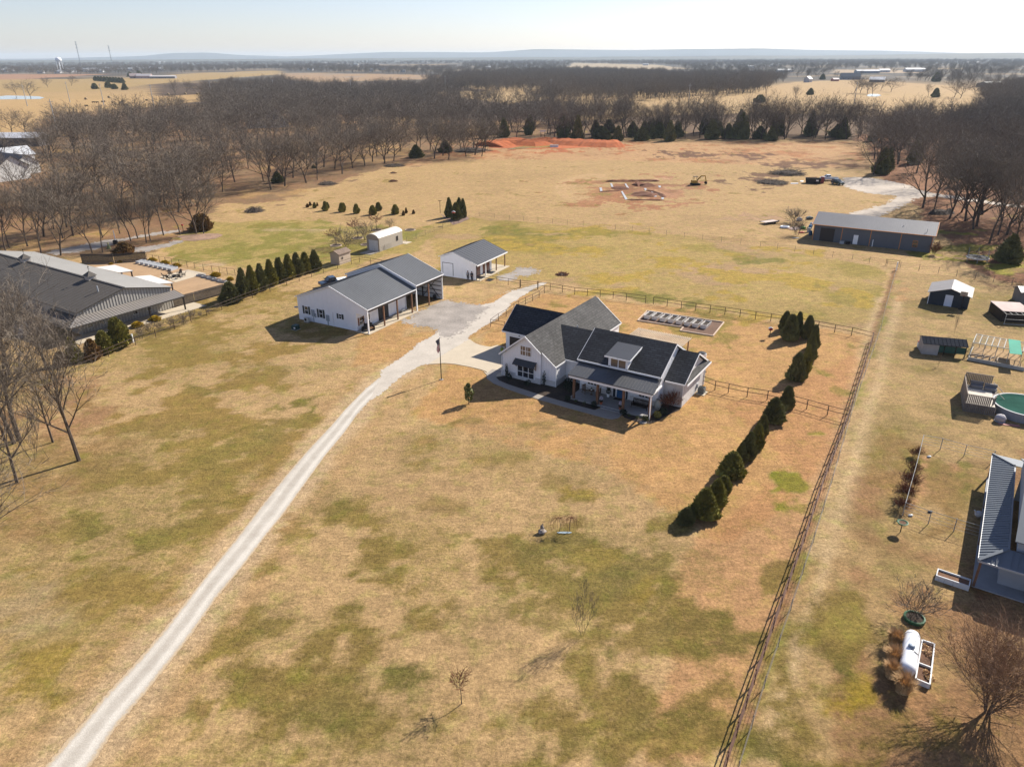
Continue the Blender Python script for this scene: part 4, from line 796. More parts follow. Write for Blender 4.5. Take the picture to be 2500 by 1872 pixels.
# walk, mulch bed and shrubs
walk_in = [(-.75, -.35), (-.4, -1.2), (.6, -1.9), (2.2, -2.3), (4.2, -2.55), (6.2, -2.75), (8.5, -3.0), (12, -3.15), (15.6, -3.2), (16.0, -2.36)]
walk_out = [(19.0, -2.36), (19.0, -3.6), (18.5, -4.3), (17.6, -4.45), (12, -4.35), (8.2, -4.2), (5.6, -3.95), (3, -3.6), (.6, -3.1), (-1.2, -2.2), (-2.1, -.9), (-2.3, .8), (-.75, 1.2)]
sheet("front_walk", [hp(x, y)[:2] for x, y in walk_in+walk_out], .06, concrete_g, 0, .6, thick=.06)
sheet("mulch_bed", [hp(x, y)[:2] for x, y in [(-.7, -.4), (-.35, -1.2), (.65, -1.85), (2.2, -2.25), (6.2, -2.7), (12, -3.1), (15.55, -3.15), (15.9, -2.0), (11.38, -1.95), (11.2, 3.0), (8.16, 3.0), (8.16, .22), (6.05, .2), (6.05, -.12), (-.05, -.12), (-.6, 0)]], .04, mulch, 0, .5)
sheet("mulch_bed", [hp(x, y)[:2] for x, y in [(19.05, -2.0), (22.15, -2.0), (22.2, 1.1), (22.1, 3.1), (24.4, 3.1), (24.5, 2.5), (23.9, .6), (23.4, -1.6), (22.8, -3.0), (21.8, -3.3), (19.6, -3.1), (19.05, -2.6)]], .04, mulch, .1, .5)
def shrub(name, x, y, r_, h_, m_, label, cat='shrub', group=None, n=420, size=.06, seed=0, world=False, stem=True):
    loc = (x, y, 0) if world else hp(x, y, 0); t = empty(name, loc, seed*1.7, label=label, category=cat, group=group)
    k = max(3, int(h_/r_*1.5)); sp = []
    q = random.Random(seed)
    for i in range(k): 
        a = q.uniform(0, 6.28); sp.append(((math.cos(a)*r_*.22, math.sin(a)*r_*.22, h_*(.34+.4*i/k)), (r_*.78, r_*.78, h_*.34)))
    leafy(t, 'foliage', sp, m_, n//k, size, seed)
    if stem: MB().tube([(0, 0, -.05), (.02, 0, h_*.5)], [.05, .03], 6).build('stem', bark, t)
    return t
for i, (x, y, r_, h_) in enumerate(((1.45, -.75, .5, .95), (4.75, -1.35, .5, .95), (11.55, -2.45, .5, .9), (15.1, -2.45, .45, .85), (19.2, -2.5, .55, .9))):
    shrub('clipped_bush', x, y, r_, h_, topiary, ['round dark bush under the left end of the bay window', 'round dark bush right of the bay window', 'round dark bush at the left front corner of the porch', 'round dark bush left of the porch steps', 'round dark bush right of the porch steps'][i], group='clipped round bushes along the front of the house', seed=i)
for i, (x, y) in enumerate(((1.0, -.6), (6.7, -.3))):
    shrub('column_evergreen', x, y, .26, 2.2, topiary, ['narrow upright evergreen left of the bay window', 'narrow upright evergreen near the front corner of the gable wing'][i], 'evergreen', 'narrow evergreens beside the bay window', 420, .06, 20+i)
for i, (x, y) in enumerate(((9.2, 1.9), (10.3, 1.4), (9.6, .6), (10.6, .2))): shrub('dark_shrub', x, y, .62, 1.1, topiary, 'dark shrub in the shaded corner between the gable wing and the porch', 'shrub', 'dark shrubs in the shaded corner', 300, .08, 30+i)
gsh = mat('garden_green', (.075, .085, .025, 1), .9, .3, 4)
for i, (x, y, lb) in enumerate(((12.6, -2.4, 'small green plant in front of the porch floor, leftmost'), (13.8, -2.4, 'small green plant in front of the left porch posts'), (20.0, -2.55, 'small green plant beside the dark bush right of the steps'), (21.0, -2.5, 'small green plant near the right porch corner'))): shrub('small_plant', x, y, .25, .5, gsh, lb, 'plant', 'small plants along the porch front', 120, .05, 40+i)
shrub('green_shrub', 22.0, -2.6, .5, .8, gsh, 'green shrub at the foot of the right porch corner post', seed=51); shrub('green_shrub', 22.95, -1.2, .6, 1.1, mat('gold_green', (.14, .14, .03, 1), .9, .3, 4), 'yellow green shrub right of the porch corner', seed=52); shrub('green_shrub', 23.2, .2, .6, 1.0, topiary, 'dark green shrub behind the yellow green one beside the porch', seed=53)
bare_kind('shrub', seed=71, H=1.8, spread=.6, levels=3, trunk_r=.03, nb=(5, 4), tw=7, twig_w=.018, base=.1, multi=5)
bare_kind('shrub_r', seed=72, H=1.8, spread=.6, levels=3, trunk_r=.03, nb=(5, 4), tw=8, twig_w=.03, base=.1, multi=6, tmat=twig_r)
x, y, _ = hp(23.4, 2.2); bare_tree('bare_shrub', 'shrub_r', x, y, 2.0, 0, label='leafless reddish shrub against the white brick wing', category='shrub')
x, y, _ = hp(22.0, -3.1); t = empty('stepping_stone', (x, y, .04), .4, label='pale flat stone in the grass at the porch corner', category='stone'); MB().lathe([(0, .05), (.38, .05), (.42, 0), (0, 0)], n=9, sx=1.2).build('slab', concrete_g, t)
# pergola behind
t = at_house('pergola', 0, 0, 0, label='pale slatted pergola roof standing behind the farmhouse', category='pergola')
PGH = 2.75
c_ = [gpt(CH, p) for p in ((1380, 440), (1455, 386), (1932, 482), (1862, 545))]
pg = [G(*CH(*p), PGH) for p in ((1375, 440), (1455, 386), (1932, 482), (1866, 545))]
ih = Matrix.Rotation(-HA, 4, 'Z') @ Matrix.Translation((-HO[0], -HO[1], 0)); pl = [ih @ Vector((a, b, PGH)) for a, b in pg]
x0, x1 = (pl[0].x+pl[1].x)/2, (pl[2].x+pl[3].x)/2; y0, y1 = min(pl[0].y, pl[3].y)-1.2, (pl[1].y+pl[2].y)/2
for x in (x0+.3, x1-.3):
    for y in (y0+1.6, y1-.2): MB().box(x-.08, y-.08, 0, x+.08, y+.08, PGH-.2).build('post', cedar, t)
pale_wood = mat('pale_timber', (.52, .42, .31, 1), .8, .15, 3)
for y in (y0+1.6, y1-.2): MB().box(x0, y-.05, PGH-.2, x1, y+.05, PGH-.003).build('beam', pale_wood, t)
b = MB(); n_ = 30; [b.box(x0+(x1-x0)*i/n_-.045, y0, PGH, x0+(x1-x0)*i/n_+.045, y1, PGH+.12) for i in range(n_+1)]; b.build('slats', pale_wood, t)
# ================= THE OTHER BUILDINGS =================
def place(c, p, deg): x, y = gpt(c, p); return (x, y, 0), R(deg)
def shutter_window(par, c, w_, h_, ax='y', sm_=None, **k):
    o = window(par, c, w_, h_, ax, **k); sm_ = sm_ or mat('dark_shutter', (.05, .055, .05, 1), .7, .1, 2)
    for s in (-1, 1):
        u = s*(w_/2+.27)
        b = MB(); (b.box(c[0]+u-.17, c[1]-.06, c[2]-h_/2-.05, c[0]+u+.17, c[1]-.004, c[2]+h_/2+.05) if ax == 'y' else b.box(c[0]+.004, c[1]+u-.17, c[2]-h_/2-.05, c[0]+.06, c[1]+u+.17, c[2]+h_/2+.05))
        b.build('shutter', sm_, o)
def panel_lines(mb, x0, x1, z0, zf, y, step=.45, ax='y', w_=.03, d=.02):
    n = int((x1-x0)/step)
    for i in range(1, n):
        x = x0+(x1-x0)*i/n; zt = zf(x)
        if ax == 'y': mb.box(x-w_/2, y-d, z0, x+w_/2, y, zt)
        else: mb.box(y, x-w_/2, z0, y+d, x+w_/2, zt)
# ---- white workshop with its taller open bay
loc, rz = place(C2, (813, 868), -29.5)
ws = empty('workshop', loc, rz, label='white metal workshop with a grey roof, covered porch and taller open vehicle bay', category='workshop')
def ws_pt(x, y, z=0): return (loc0[0]+x*math.cos(rz0)-y*math.sin(rz0), loc0[1]+x*math.sin(rz0)+y*math.cos(rz0), z)
loc0, rz0 = loc, rz
XL, XR, ZW = -14.9, -2.4, lambda x: 6.62-.36*abs(x+7.4)
w_ = MB(); w_.prism([(XL, .1, 0), (XR, .1, 0), (XR, .1, 3.0), (-.1, .1, 3.0), (-.1, .1, 3.95), (-7.4, .1, 6.62), (XL, .1, 3.95)], (0, .12, 0))
w_.box(XL, .22, 0, XL+.12, 12.8, 3.95); w_.box(XR-.12, .22, 0, XR, 12.8, 4.6)
panel_lines(w_, XL, XR, 0, ZW, .1, .9); panel_lines(w_, -2.4, -.1, 3.0, ZW, .1, .9)
panel_lines(w_, .3, 12.8, 0, lambda y: 4.5, XR, .9, 'x'); w_.build('wall', white_metal, ws)
w_ = MB(); zb = lambda x: 7.2-.355*abs(x+7.5)
w_.prism([(-15.2, 12.85, 0), (-2.3, 12.85, 0), (-2.3, 12.85, 3.4), (0, 12.85, 3.4), (0, 12.85, 4.5), (-7.5, 12.85, 7.15), (-15.2, 12.85, 4.5)], (0, .1, 0))
w_.prism([(-15.2, 20.7, 0), (0, 20.7, 0), (0, 20.7, 4.5), (-7.5, 20.7, 7.15), (-15.2, 20.7, 4.5)], (0, .1, 0)); w_.box(-15.2, 12.95, 0, -15.1, 20.7, 4.5); w_.box(-9.6, 12.95, 0, -9.5, 20.7, 5.9)
panel_lines(w_, -15.2, 0, 4.0, zb, 12.85, .9); w_.build('bay_wall', white_metal, ws)
roof_pair(ws, 'roof', -15.15, .15, -7.4, 3.98, 3.98, 6.78, -.1, 12.82, grey_metal, .1, rib=.46)
roof_pair(ws, 'bay_roof', -15.45, .15, -7.5, 4.6, 4.6, 7.36, 12.7, 20.95, grey_metal, .1, rib=.46)
tr = MB(); V3 = lambda *a: a
tr.bar((-7.4, -.13, 6.74), (.18, -.13, 3.94), .06, .22); tr.bar((-7.4, -.13, 6.74), (-15.2, -.13, 3.92), .05, .12); tr.bar((.18, -.1, 3.93), (.18, 12.7, 3.93), .05, .14)
tr.bar((-7.5, 12.66, 7.32), (.18, 12.66, 4.55), .06, .24); tr.bar((-7.5, 12.66, 7.32), (-15.5, 12.66, 4.5), .05, .2); tr.bar((-7.5, 20.98, 7.32), (.18, 20.98, 4.55), .06, .24); tr.bar((.2, 12.7, 4.55), (.2, 20.95, 4.55), .05, .18); tr.build('trim', white_trim, ws)
sof = MB(); sof.box(-.12, .3, 3.5, .08, 12.6, 3.84); sof.box(-.1, 13.0, 4.0, .05, 20.7, 4.42); sof.build('eave_beam', mat('brown_trim', (.06, .045, .035, 1), .7, .1, 2), ws)
for i, (x, y, h_) in enumerate(((0, .05, 3.9), (-.05, 4.1, 3.6), (-.05, 7.6, 3.6), (-.05, 11.6, 3.6), (-.05, 12.95, 4.4), (-.1, 16.6, 4.1), (-.1, 20.75, 4.4))):
    MB().box(x-.1, y-.1, 0, x+.1, y+.1, h_).build('post', white_trim if i in (0, 4, 6) else cedar, ws)
MB().box(-2.38, -.25, 0, .35, 12.8, .10).build('porch_slab', concrete, ws)
gb = MB(); 
for z in (.8, 1.6, 2.4, 3.2, 4.0): gb.box(-9.0, 20.6, z-.05, -.2, 20.69, z+.05)
gb.bar((-4.2, 20.58, .2), (-.6, 20.58, 4.3), .08); gb.bar((-.6, 20.55, .2), (-4.2, 20.55, 4.3), .08); gb.box(-4.4, 20.5, 0, -4.2, 20.6, 5.6)
gb.build('wall_frame', mat('girt_red', (.05, .045, .045, 1), .7, .1, 2), ws)
for x, z, a, b in ((-13.05, 1.85, .72, 1.25), (-9.9, 1.75, .72, 1.35)): shutter_window(ws, (x, .1, z), a, b)
shutter_window(ws, (-5.75, .1, 1.95), .52, .75)
eb = MB(); eb.box(-11.9, -.06, 1.05, -11.3, .09, 2.15); eb.box(-11.2, -.02, .9, -11.0, .09, 1.6); eb.tube([(-11.6, .02, 0), (-11.6, .02, 1.05)], .05, 6); eb.build('electric_box', mat('utility_grey', (.30, .34, .38, 1), .5, .05, 2), ws)
eb = MB(); eb.box(-8.75, -.06, .75, -8.15, .09, 1.75); eb.box(-8.55, -.0, 0, -8.4, .09, .75); eb.build('electric_box', mat('utility_grey', (.30, .34, .38, 1)), ws)
MB().tube([(-7.3, .03, .0), (-7.3, .03, 2.4)], .06, 8).build('vent_pipe', white_trim, ws); MB().tube([(-11.5, .0, .25), (-9.9, .0, .15), (-8.5, .0, .15)], .035, 6).build('conduit', white_trim, ws)
st = MB(); [st.bar((-1.0, .06, 2.35), (-1.0+.42*math.cos(a*.785), .06, 2.35+.42*math.sin(a*.785)), .05) for a in range(8)]; st.lathe([(.2, 0), (.2, .02)], (-1, .05, 2.35), 8); st.build('wall_star', black, ws)
dr = MB(); dr.box(XR, 1.5, .1, XR+.07, 1.56, 2.15)
window(ws, (XR, 1.15, 1.45), .8, 1.25, 'x'); 
for y in (.55, 1.75): MB().box(XR+.004, y-.14, .8, XR+.06, y+.14, 2.1).build('shutter', mat('cedar_shutter', (.24, .10, .045, 1), .8, .15, 3), ws)
d_ = MB(); d_.box(XR+.003, 2.35, .1, XR+.07, 2.5, 2.2); d_.box(XR+.003, 3.25, .1, XR+.07, 3.4, 2.2); d_.box(XR+.003, 2.5, 2.05, XR+.07, 3.25, 2.2); d_.box(XR+.003, 2.5, .1, XR+.07, 3.25, .3); d_.box(XR+.003, 2.5, .95, XR+.07, 3.25, 1.08); do_ = d_.build('glass_door', white_trim, ws); MB().box(XR+.003, 2.5, .3, XR+.03, 3.25, 2.05).build('pane', glass, do_)
d_ = MB(); d_.box(XR+.003, 5.5, .1, XR+.06, 8.1, 2.75); d_.build('roller_door', mat('dark_door', (.03, .03, .034, 1), .6, .1, 1, course=(5, .45, .03, .85, .4, (0, R(90), R(90)))), ws)
# things round the workshop
def atl(name, L0, rz_, x, y, z=0, r=0, **kw): return empty(name, (L0[0]+x*math.cos(rz_)-y*math.sin(rz_), L0[1]+x*math.sin(rz_)+y*math.cos(rz_), z), rz_+r, **kw)
t = atl('condenser_unit', loc, rz, -12.6, -.55, 0, label='pale split air conditioner unit against the white workshop wall', category='air conditioner'); MB().box(-.45, -.17, .15, .45, .17, .8).build('casing', mat('cream_metal', (.55, .54, .50, 1), .5, .05, 1), t); MB().lathe([(.24, -.01), (.24, .01), (.0, .01)], (0, 0, 0), 14).build('fan_grille', black, t).matrix_local = Matrix.Translation((-.12, -.18, .48)) @ Matrix.Rotation(R(90), 4, 'X')
MB().box(-.5, -.25, 0, .5, .25, .13).build('base', concrete_g, t)
x, y = gpt(C2, (155, 825)); t = empty('utility_cabinet', (x, y, 0), rz, label='dark green ground transformer box in the shade of the workshop', category='utility box'); MB().prism([(-.5, -.45, 0), (.5, -.45, 0), (.5, -.45, .5), (.42, -.35, .72), (-.42, -.35, .72), (-.5, -.45, .5)], (0, .85, 0)).build('cabinet', mat('dark_green_metal', (.02, .055, .045, 1), .5, .1, 1), t); MB().box(.05, -.462, .25, .38, -.452, .48).build('notice', white_trim, t); MB().box(-.62, -.55, 0, .62, .5, .05).build('base', concrete_g, t)
t = atl('dish_antenna', loc, rz, -15.2, .4, 0, R(60), label='small grey satellite dish on the left corner of the workshop', category='satellite dish'); MB().tube([(0, 0, 1.9), (-.3, 0, 1.95)], .03, 6).build('arm', steel, t); MB().lathe([(0, 0), (.25, .05), (.36, .14)], (-.35, 0, 1.9), 14).build('dish', steel, t)
for i, (x, y, r_, lb) in enumerate(((-1.35, .8, 20, 'dark cushioned lounge chair on the workshop porch beside the corner post'), (-.75, 1.55, 60, 'brown cushioned lounge chair on the workshop porch in front of the window'))):
    t = atl('lounge_chair', loc, rz, x, y, .1, R(r_), label=lb, category='chair', group='cushioned chairs on the workshop porch')
    MB().box(-.4, -.4, .3, .4, .35, .45).build('seat', mat('brown_cushion', (.20, .11, .06, 1), .9, .2, 4) if i else mat('dark_cushion', (.03, .025, .025, 1), .9, .2, 4), t); b = MB(); b.prism([(-.4, .3, .35), (.4, .3, .35), (.4, .55, 1.0), (-.4, .55, 1.0)], (0, .12, 0)); b.build('backrest', mat('dark_cushion', (.03, .025, .025, 1)), t)
    for s in (-.45, .45): b = MB(); b.box(s-.05, -.4, .0, s+.05, .4, .6); b.build('armrest', dw, t)
t = atl('metal_bench', loc, rz, -1.7, 11.0, .1, R(-90), label='small metal seat near the far end of the workshop porch', category='chair'); MB().box(-.5, -.25, .38, .5, .25, .42).build('seat', steel, t); b = MB(); b.bar((-.45, -.2, 0), (-.45, -.2, .4), .04); b.bar((.45, -.2, 0), (.45, -.2, .4), .04); b.bar((-.45, .22, 0), (-.45, .22, .8), .04); b.bar((.45, .22, 0), (.45, .22, .8), .04); b.bar((-.45, .22, .78), (.45, .22, .78), .04); b.build('frame', steel, t)
t = atl('round_can', loc, rz, -1.3, 20.0, 0, label='black round can at the back of the open bay', category='can'); MB().lathe([(0, 0), (.3, 0), (.34, .7), (0, .72)], n=12).build('body', black, t); MB().lathe([(.36, .7), (.3, .78), (0, .8)], n=12).build('lid', black, t)
# ---- white garage with red doors
loc, rz = place(C2, (1785, 388), -28); gl0, gr0 = loc, rz
ga = empty('garage', loc, rz, label='white garage with a dark roof, two red glass doors and an open end porch', category='garage')
w_ = MB(); w_.prism([(-8.3, 0, 0), (-.05, 0, 0), (-.05, 0, 3.1), (-5.28, 0, 4.95), (-8.3, 0, 3.85)], (0, .12, 0)); panel_lines(w_, -8.3, -.1, 0, lambda x: 3.85+(x+8.3)*.36 if x < -5.28 else 4.95-(x+5.28)*.355, 0, .6)
w_.prism([(-8.3, 8.1, 0), (-1.3, 8.1, 0), (-1.3, 8.1, 3.4), (-5.28, 8.1, 4.95), (-8.3, 8.1, 3.85)], (0, .12, 0)); w_.box(-8.3, .12, 0, -8.18, 8.1, 3.85); w_.box(-1.42, .12, 0, -1.3, 8.1, 3.45); w_.build('wall', white_metal, ga)
roof_pair(ga, 'roof', -8.6, .35, -5.28, 3.92, 3.12, 5.12, -.3, 12.0, dark_metal, .1, rib=.9)
tr = MB(); tr.bar((-5.28, -.32, 5.08), (.35, -.32, 3.1), .05, .12); tr.bar((-5.28, -.32, 5.08), (-8.6, -.32, 3.9), .05, .12); tr.bar((.37, -.3, 3.02), (.37, 12, 3.02), .05, .24); tr.build('trim', white_trim, ga); MB().bar((-.02, -.05, 0), (-.02, -.05, 3.1), .1, .1, (1, 0, 0)).build('corner_trim', mat('brown_trim', (.06, .045, .035, 1)), ga)
fr_ = MB(); [fr_.box(*a) for a in ((-7.85, -.05, .25, -7.75, -.025, 2.8), (-5.45, -.05, .25, -5.35, -.025, 2.8), (-7.75, -.05, 2.7, -5.45, -.025, 2.8))]; sdo = fr_.build('side_door', mat('dark_frame', (.08, .085, .09, 1), .6, .05, 1), ga); MB().box(-7.75, -.045, .25, -5.45, -.025, 2.7).build('door_leaf', white_metal, sdo)
red = mat('dark_red_glass_door', (.16, .015, .02, 1), .25, .5, 1.2, col2=(.03, .004, .006, 1), spec=.7); redf = mat('red_door_frame', (.20, .03, .035, 1), .5, .1, 1)
for y0 in (.8, 4.6):
    o = MB().box(-1.297, y0, .12, -1.25, y0+2.7, 2.6).build('red_door', red, ga); b = MB()
    for i in range(5): b.box(-1.249, y0, .12+i*.6, -1.22, y0+2.7, .17+i*.6)
    for i in range(4): b.box(-1.249, y0+i*.88, .12, -1.225, y0+.05+i*.88, 2.6)
    b.build('door_frame', redf, o)
for x, y in ((-.1, 3.7), (-.1, 8.05), (-.1, 11.7)): MB().box(x-.09, y-.09, .12, x+.09, y+.09, 3.0).build('post', cedar if y > 4 else white_trim, ga)
MB().box(-8.1, 8.25, 0, .8, 12.2, .11).build('porch_slab', concrete, ga); MB().box(-1.28, -.1, 0, .8, 8.23, .11).build('porch_slab', concrete, ga)
for y, lb in ((1.9, 'black rubber mat before the nearer red garage door'), (6.0, 'black rubber mat before the farther red garage door')): t = atl('rubber_mat', loc, rz, -.3, y, .125, label=lb, category='mat', group='rubber mats at the red doors'); MB().box(-.7, -.9, 0, .7, .9, .02).build('mat', black, t)
x, y = gpt(C2, (1900, 382)); t = empty('rubber_mat', (x, y, .03), rz, label='black grate mat on the ground at the garage corner by the fence', category='mat'); MB().box(-.6, -.8, 0, .6, .8, .04).build('mat', black, t)
# ---- beige vaulted metal shed and its neighbour
loc, rz = place(CC, (1270, 597), -29); cp = empty('metal_shed', loc, rz, label='beige metal shed with a white rounded roof and white roller door', category='shed')
beige = mat('beige_metal', (.56, .50, .42, 1), .6, .05, 1, course=(30, .23, .03, .96, .7, (R(90), 0, R(90)))); beige_f = mat('tan_metal_front', (.30, .25, .20, 1), .6, .05, 1)
arch = [(-3.5, 3.0), (-3.25, 3.35), (-2.6, 3.68), (-1.75, 3.85), (-.9, 3.68), (-.25, 3.35), (0, 3.0)]
MB().prism([(-3.5, 0, 0), (0, 0, 0)]+[(a, 0, b) for a, b in arch[::-1]], (0, .08, 0)).build('front_wall', beige_f, cp); b = MB(); b.box(-.08, .08, 0, 0, 8.6, 3.0); b.build('side_wall', beige, cp); b = MB(); b.box(-3.5, .08, 0, -3.42, 8.6, 3.0); b.prism([(-3.5, 8.6, 0), (0, 8.6, 0)]+[(a, 8.6, c) for a, c in arch[::-1]], (0, .06, 0)); b.build('side_wall', beige, cp)
b = MB(); [b.prism([(a0, -.15, c0), (a1, -.15, c1), (a1, 8.75, c1), (a0, 8.75, c0)], (0, 0, .06)) for (a0, c0), (a1, c1) in zip(arch[:-1], arch[1:])]; b.build('roof', mat('cream_roof', (.62, .57, .50, 1), .5, .05, 1), cp)
MB().box(-2.9, -.05, .1, -.35, -.003, 2.45).build('roller_door', mat('roller_white', (.58, .58, .58, 1), .6, .12, .8, course=(6, .14, .02, .95, .7, (R(90), 0, 0))), cp)
window(cp, (0, 6.6, 1.75), .55, .9, 'x', frame=black, ny=2); MB().box(-3.0, -3.2, 0, 0, -.06, .07).build('concrete_apron', concrete_g, cp); MB().box(-1.5, 8.7, 0, .9, 11.0, .07).build('concrete_apron', concrete, cp)
loc, rz = place(CC, (838, 742), -29); tn = empty('garden_shed', loc, rz, label='small tan garden shed with a brown shingled roof by the fence', category='shed')
tanp = mat('tan_paint', (.46, .37, .29, 1), .7, .05, 1); b = MB(); b.prism([(-2.4, 0, 0), (0, 0, 0), (0, 0, 2.3), (-1.2, 0, 2.85), (-2.4, 0, 2.3)], (0, .08, 0)); b.prism([(-2.4, 3.5, 0), (0, 3.5, 0), (0, 3.5, 2.3), (-1.2, 3.5, 2.85), (-2.4, 3.5, 2.3)], (0, .08, 0)); b.box(-.08, .08, 0, 0, 3.5, 2.3); b.box(-2.4, .08, 0, -2.32, 3.5, 2.3); b.build('wall', tanp, tn)
roof_pair(tn, 'roof', -2.6, .2, -1.2, 2.28, 2.28, 2.98, -.2, 3.8, mat('brown_shingles', (.20, .145, .11, 1), .9, .2, 3), .1); wh = MB(); [wh.bar((.06, 1.0, 1.35), (.06, 1.0+.28*math.cos(a*.785), 1.35+.28*math.sin(a*.785)), .04) for a in range(8)]; wh.build('wall_ornament', black, tn)
# ---- long grey shed with orange trim
loc, rz = place(cv(1970, 500, 6.703), (80, 575), -31); bs = empty('long_shed', loc, rz, label='long grey metal shed with orange trim and a ribbed grey roof', category='shed')
blue_grey = mat('blue_grey_metal', (.105, .115, .135, 1), .55, .06, 1); ribg = mat('ribbed_grey_roof', (.17, .17, .18, 1), .5, .08, 1.5, streak=(6, .3, 1))
b = MB(); b.box(0, 0, 0, 24.9, .1, 3.75); b.box(0, 11, 0, 24.9, 11.1, 3.75)
for x in (0, 24.8): b.prism([(x, .1, 0), (x, 11, 0), (x, 11, 3.75), (x, 5.5, 5.5), (x, .1, 3.75)], (.1, 0, 0))
panel_lines(b, 0, 24.9, 0, lambda x: 3.7, 0, .45); b.build('wall', blue_grey, bs)
roof_pair(bs, 'roof', -.35, 11.45, 5.5, 3.78, 3.78, 5.75, -.4, 25.3, ribg, .08, 'x', rib=.46)
b = MB(); b.bar((-.4, -.38, 3.72), (25.3, -.38, 3.72), .06, .16); [b.bar((x, -.36, 3.74), (x, 5.5, 5.74), .12, .16) or b.bar((x, 11.4, 3.74), (x, 5.5, 5.74), .12, .16) for x in (-.43, 25.33)]; [b.box(x-.07, -.06, 0, x+.07, -.023, 3.7) for x in (.1, 6.3, 12.4, 18.6, 24.8)]; b.build('orange_trim', orange_trim, bs)
MB().box(1.6, -.07, .05, 4.7, -.025, 3.1).build('roller_door', brown_door, bs); MB().box(8.9, -.07, .1, 9.9, -.025, 2.2).build('door', white_trim, bs); window(bs, (21.6, -.02, 1.6), .9, 1.3, frame=orange_trim)
MB().tube([(13.1, -.15, 0), (13.1, -.15, 1.6)], .08, 8).build('vent_pipe', white_trim, bs)
for i, (a, b_) in enumerate(((18.5, 2.6), (23.4, 1.2))): MB().tube([(a, b_, 4.3), (a, b_, 5.0)], .07, 6).build('roof_vent', steel, bs)
for x, lb in ((6.7, 'grey box against the long shed beside its roller door'), (8.0, 'dark box against the long shed beside its white door')): t = atl('storage_box', loc, rz, x, -.6, 0, label=lb, category='box'); MB().box(-.45, -.35, 0, .45, .35, .6).build('box', steel if x < 7 else dw, t); MB().box(-.48, -.38, .6, .48, .38, .66).build('lid', steel if x < 7 else dw, t)
x, y = gpt(CN, (1425, 790)); bare_tree('bare_shrub', 'shrub_r', x, y, 2.2, 1, label='reddish leafless shrub at the right corner of the long grey shed', category='shrub')
# ---- navy shed
loc, rz = place(cv(2230, 670, 13.825), (470, 985), -33); nv = empty('navy_shed', loc, rz, label='dark navy shed with a pale metal roof and a white door', category='shed')
navy = mat('navy_siding', (.028, .038, .055, 1), .7, .1, 1, course=(30, .2, .03, .9, .6, (R(90), 0, 0))); b = MB(); [b.prism([(-.05, y, 0), (6.1, y, 0), (6.1, y, 2.2), (3.05, y, 3.15), (-.05, y, 2.2)], (0, .1, 0)) for y in (0, 6.0)]; b.box(-.05, .1, 0, .05, 6, 2.2); b.box(6.0, .1, 0, 6.1, 6, 2.2); b.build('wall', navy, nv)
roof_pair(nv, 'roof', -.35, 6.4, 3.05, 2.18, 2.18, 3.28, -.35, 6.5, mat('pale_metal_roof', (.50, .47, .44, 1), .5, .05, 1), .08, rib=.4); d_ = MB().box(2.45, -.06, .05, 3.65, -.004, 2.05).build('door', mat('white_door', (.62, .66, .74, 1), .5, .03, 1), nv)
MB().box(-.07, -.03, 0, .03, -.003, 2.2).build('corner_trim', white_trim, nv); sb = MB(); sb.box(4.4, -.09, 1.75, 5.0, -.004, 2.3); sb.build('wall_board', mat('patterned_board', (.42, .36, .28, 1), .8, .3, 6), nv)
# ---- big grey-brown barn on the left
L3p = (690, 925); loc, rz = place(CL, L3p, -33.2); bl, br_ = loc, rz
bn = empty('brown_barn', loc, rz, label='big taupe metal barn with ribbed gable, wrap around porch roof and two cupolas', category='barn')
taupe = mat('taupe_metal', (.30, .28, .25, 1), .6, .05, 1); taupe_l = mat('taupe_rib', (.42, .40, .36, 1), .6, .05, 1); broof = mat('brown_metal_roof', (.088, .078, .068, 1), .7, .05, .6, spec=.2); broof_l = mat('sunlit_porch_slope', (.22, .20, .18, 1), .5, .05, .6)
E0, E1, RZ_, RY, BL = .4, 16.6, 5.75, 8.5, -46
b = MB(); b.prism([(.15, E0, 0), (.15, E1, 0), (.15, E1, 3.75), (.15, RY, 5.6), (.15, E0, 3.75)], (-.12, 0, 0)); b.box(BL, E0, 0, .03, E0+.1, 3.75); b.box(BL, E1-.1, 0, .03, E1, 3.75); b.prism([(BL, E0, 0), (BL, E1, 0), (BL, E1, 3.75), (BL, RY, 5.6), (BL, E0, 3.75)], (-.12, 0, 0)); b.build('wall', taupe, bn)
b = MB(); n_ = 32
for i in range(n_+1):
    y = E0+.1+(E1-E0-.2)*i/n_; zt = 5.6-(abs(y-RY)/(RY-E0))*1.85-.06; b.box(.15, y-.10, 3.12, .20, y+.10, zt); b.box(.15, y-.07, .1, .19, y+.07, 3.0)
b.build('wall_ribs', taupe_l, bn)
roof_pair(bn, 'roof', E0-.25, E1+.25, RY, 3.75, 3.75, RZ_, BL-.3, .45, broof, .1, 'x', rib=1.0)[1].data.materials[0] = mat('sunlit_far_slope', (.30, .29, .27, 1), .6, .05, .6)  # far slope of the same roof, sunlight put into its colour
MB().bar((BL-.3, RY, RZ_+.03), (.45, RY, RZ_+.03), .4, .06).build('ridge_cap', mat('dark_ridge', (.05, .045, .04, 1), .6, .05, 1), bn)
b = MB(); b.bar((.46, E0-.25, 3.68), (.46, RY, 5.7), .05, .14); b.bar((.46, E1+.25, 3.68), (.46, RY, 5.7), .05, .14); b.build('trim', mat('dark_ridge', (.05, .045, .04, 1)), bn)
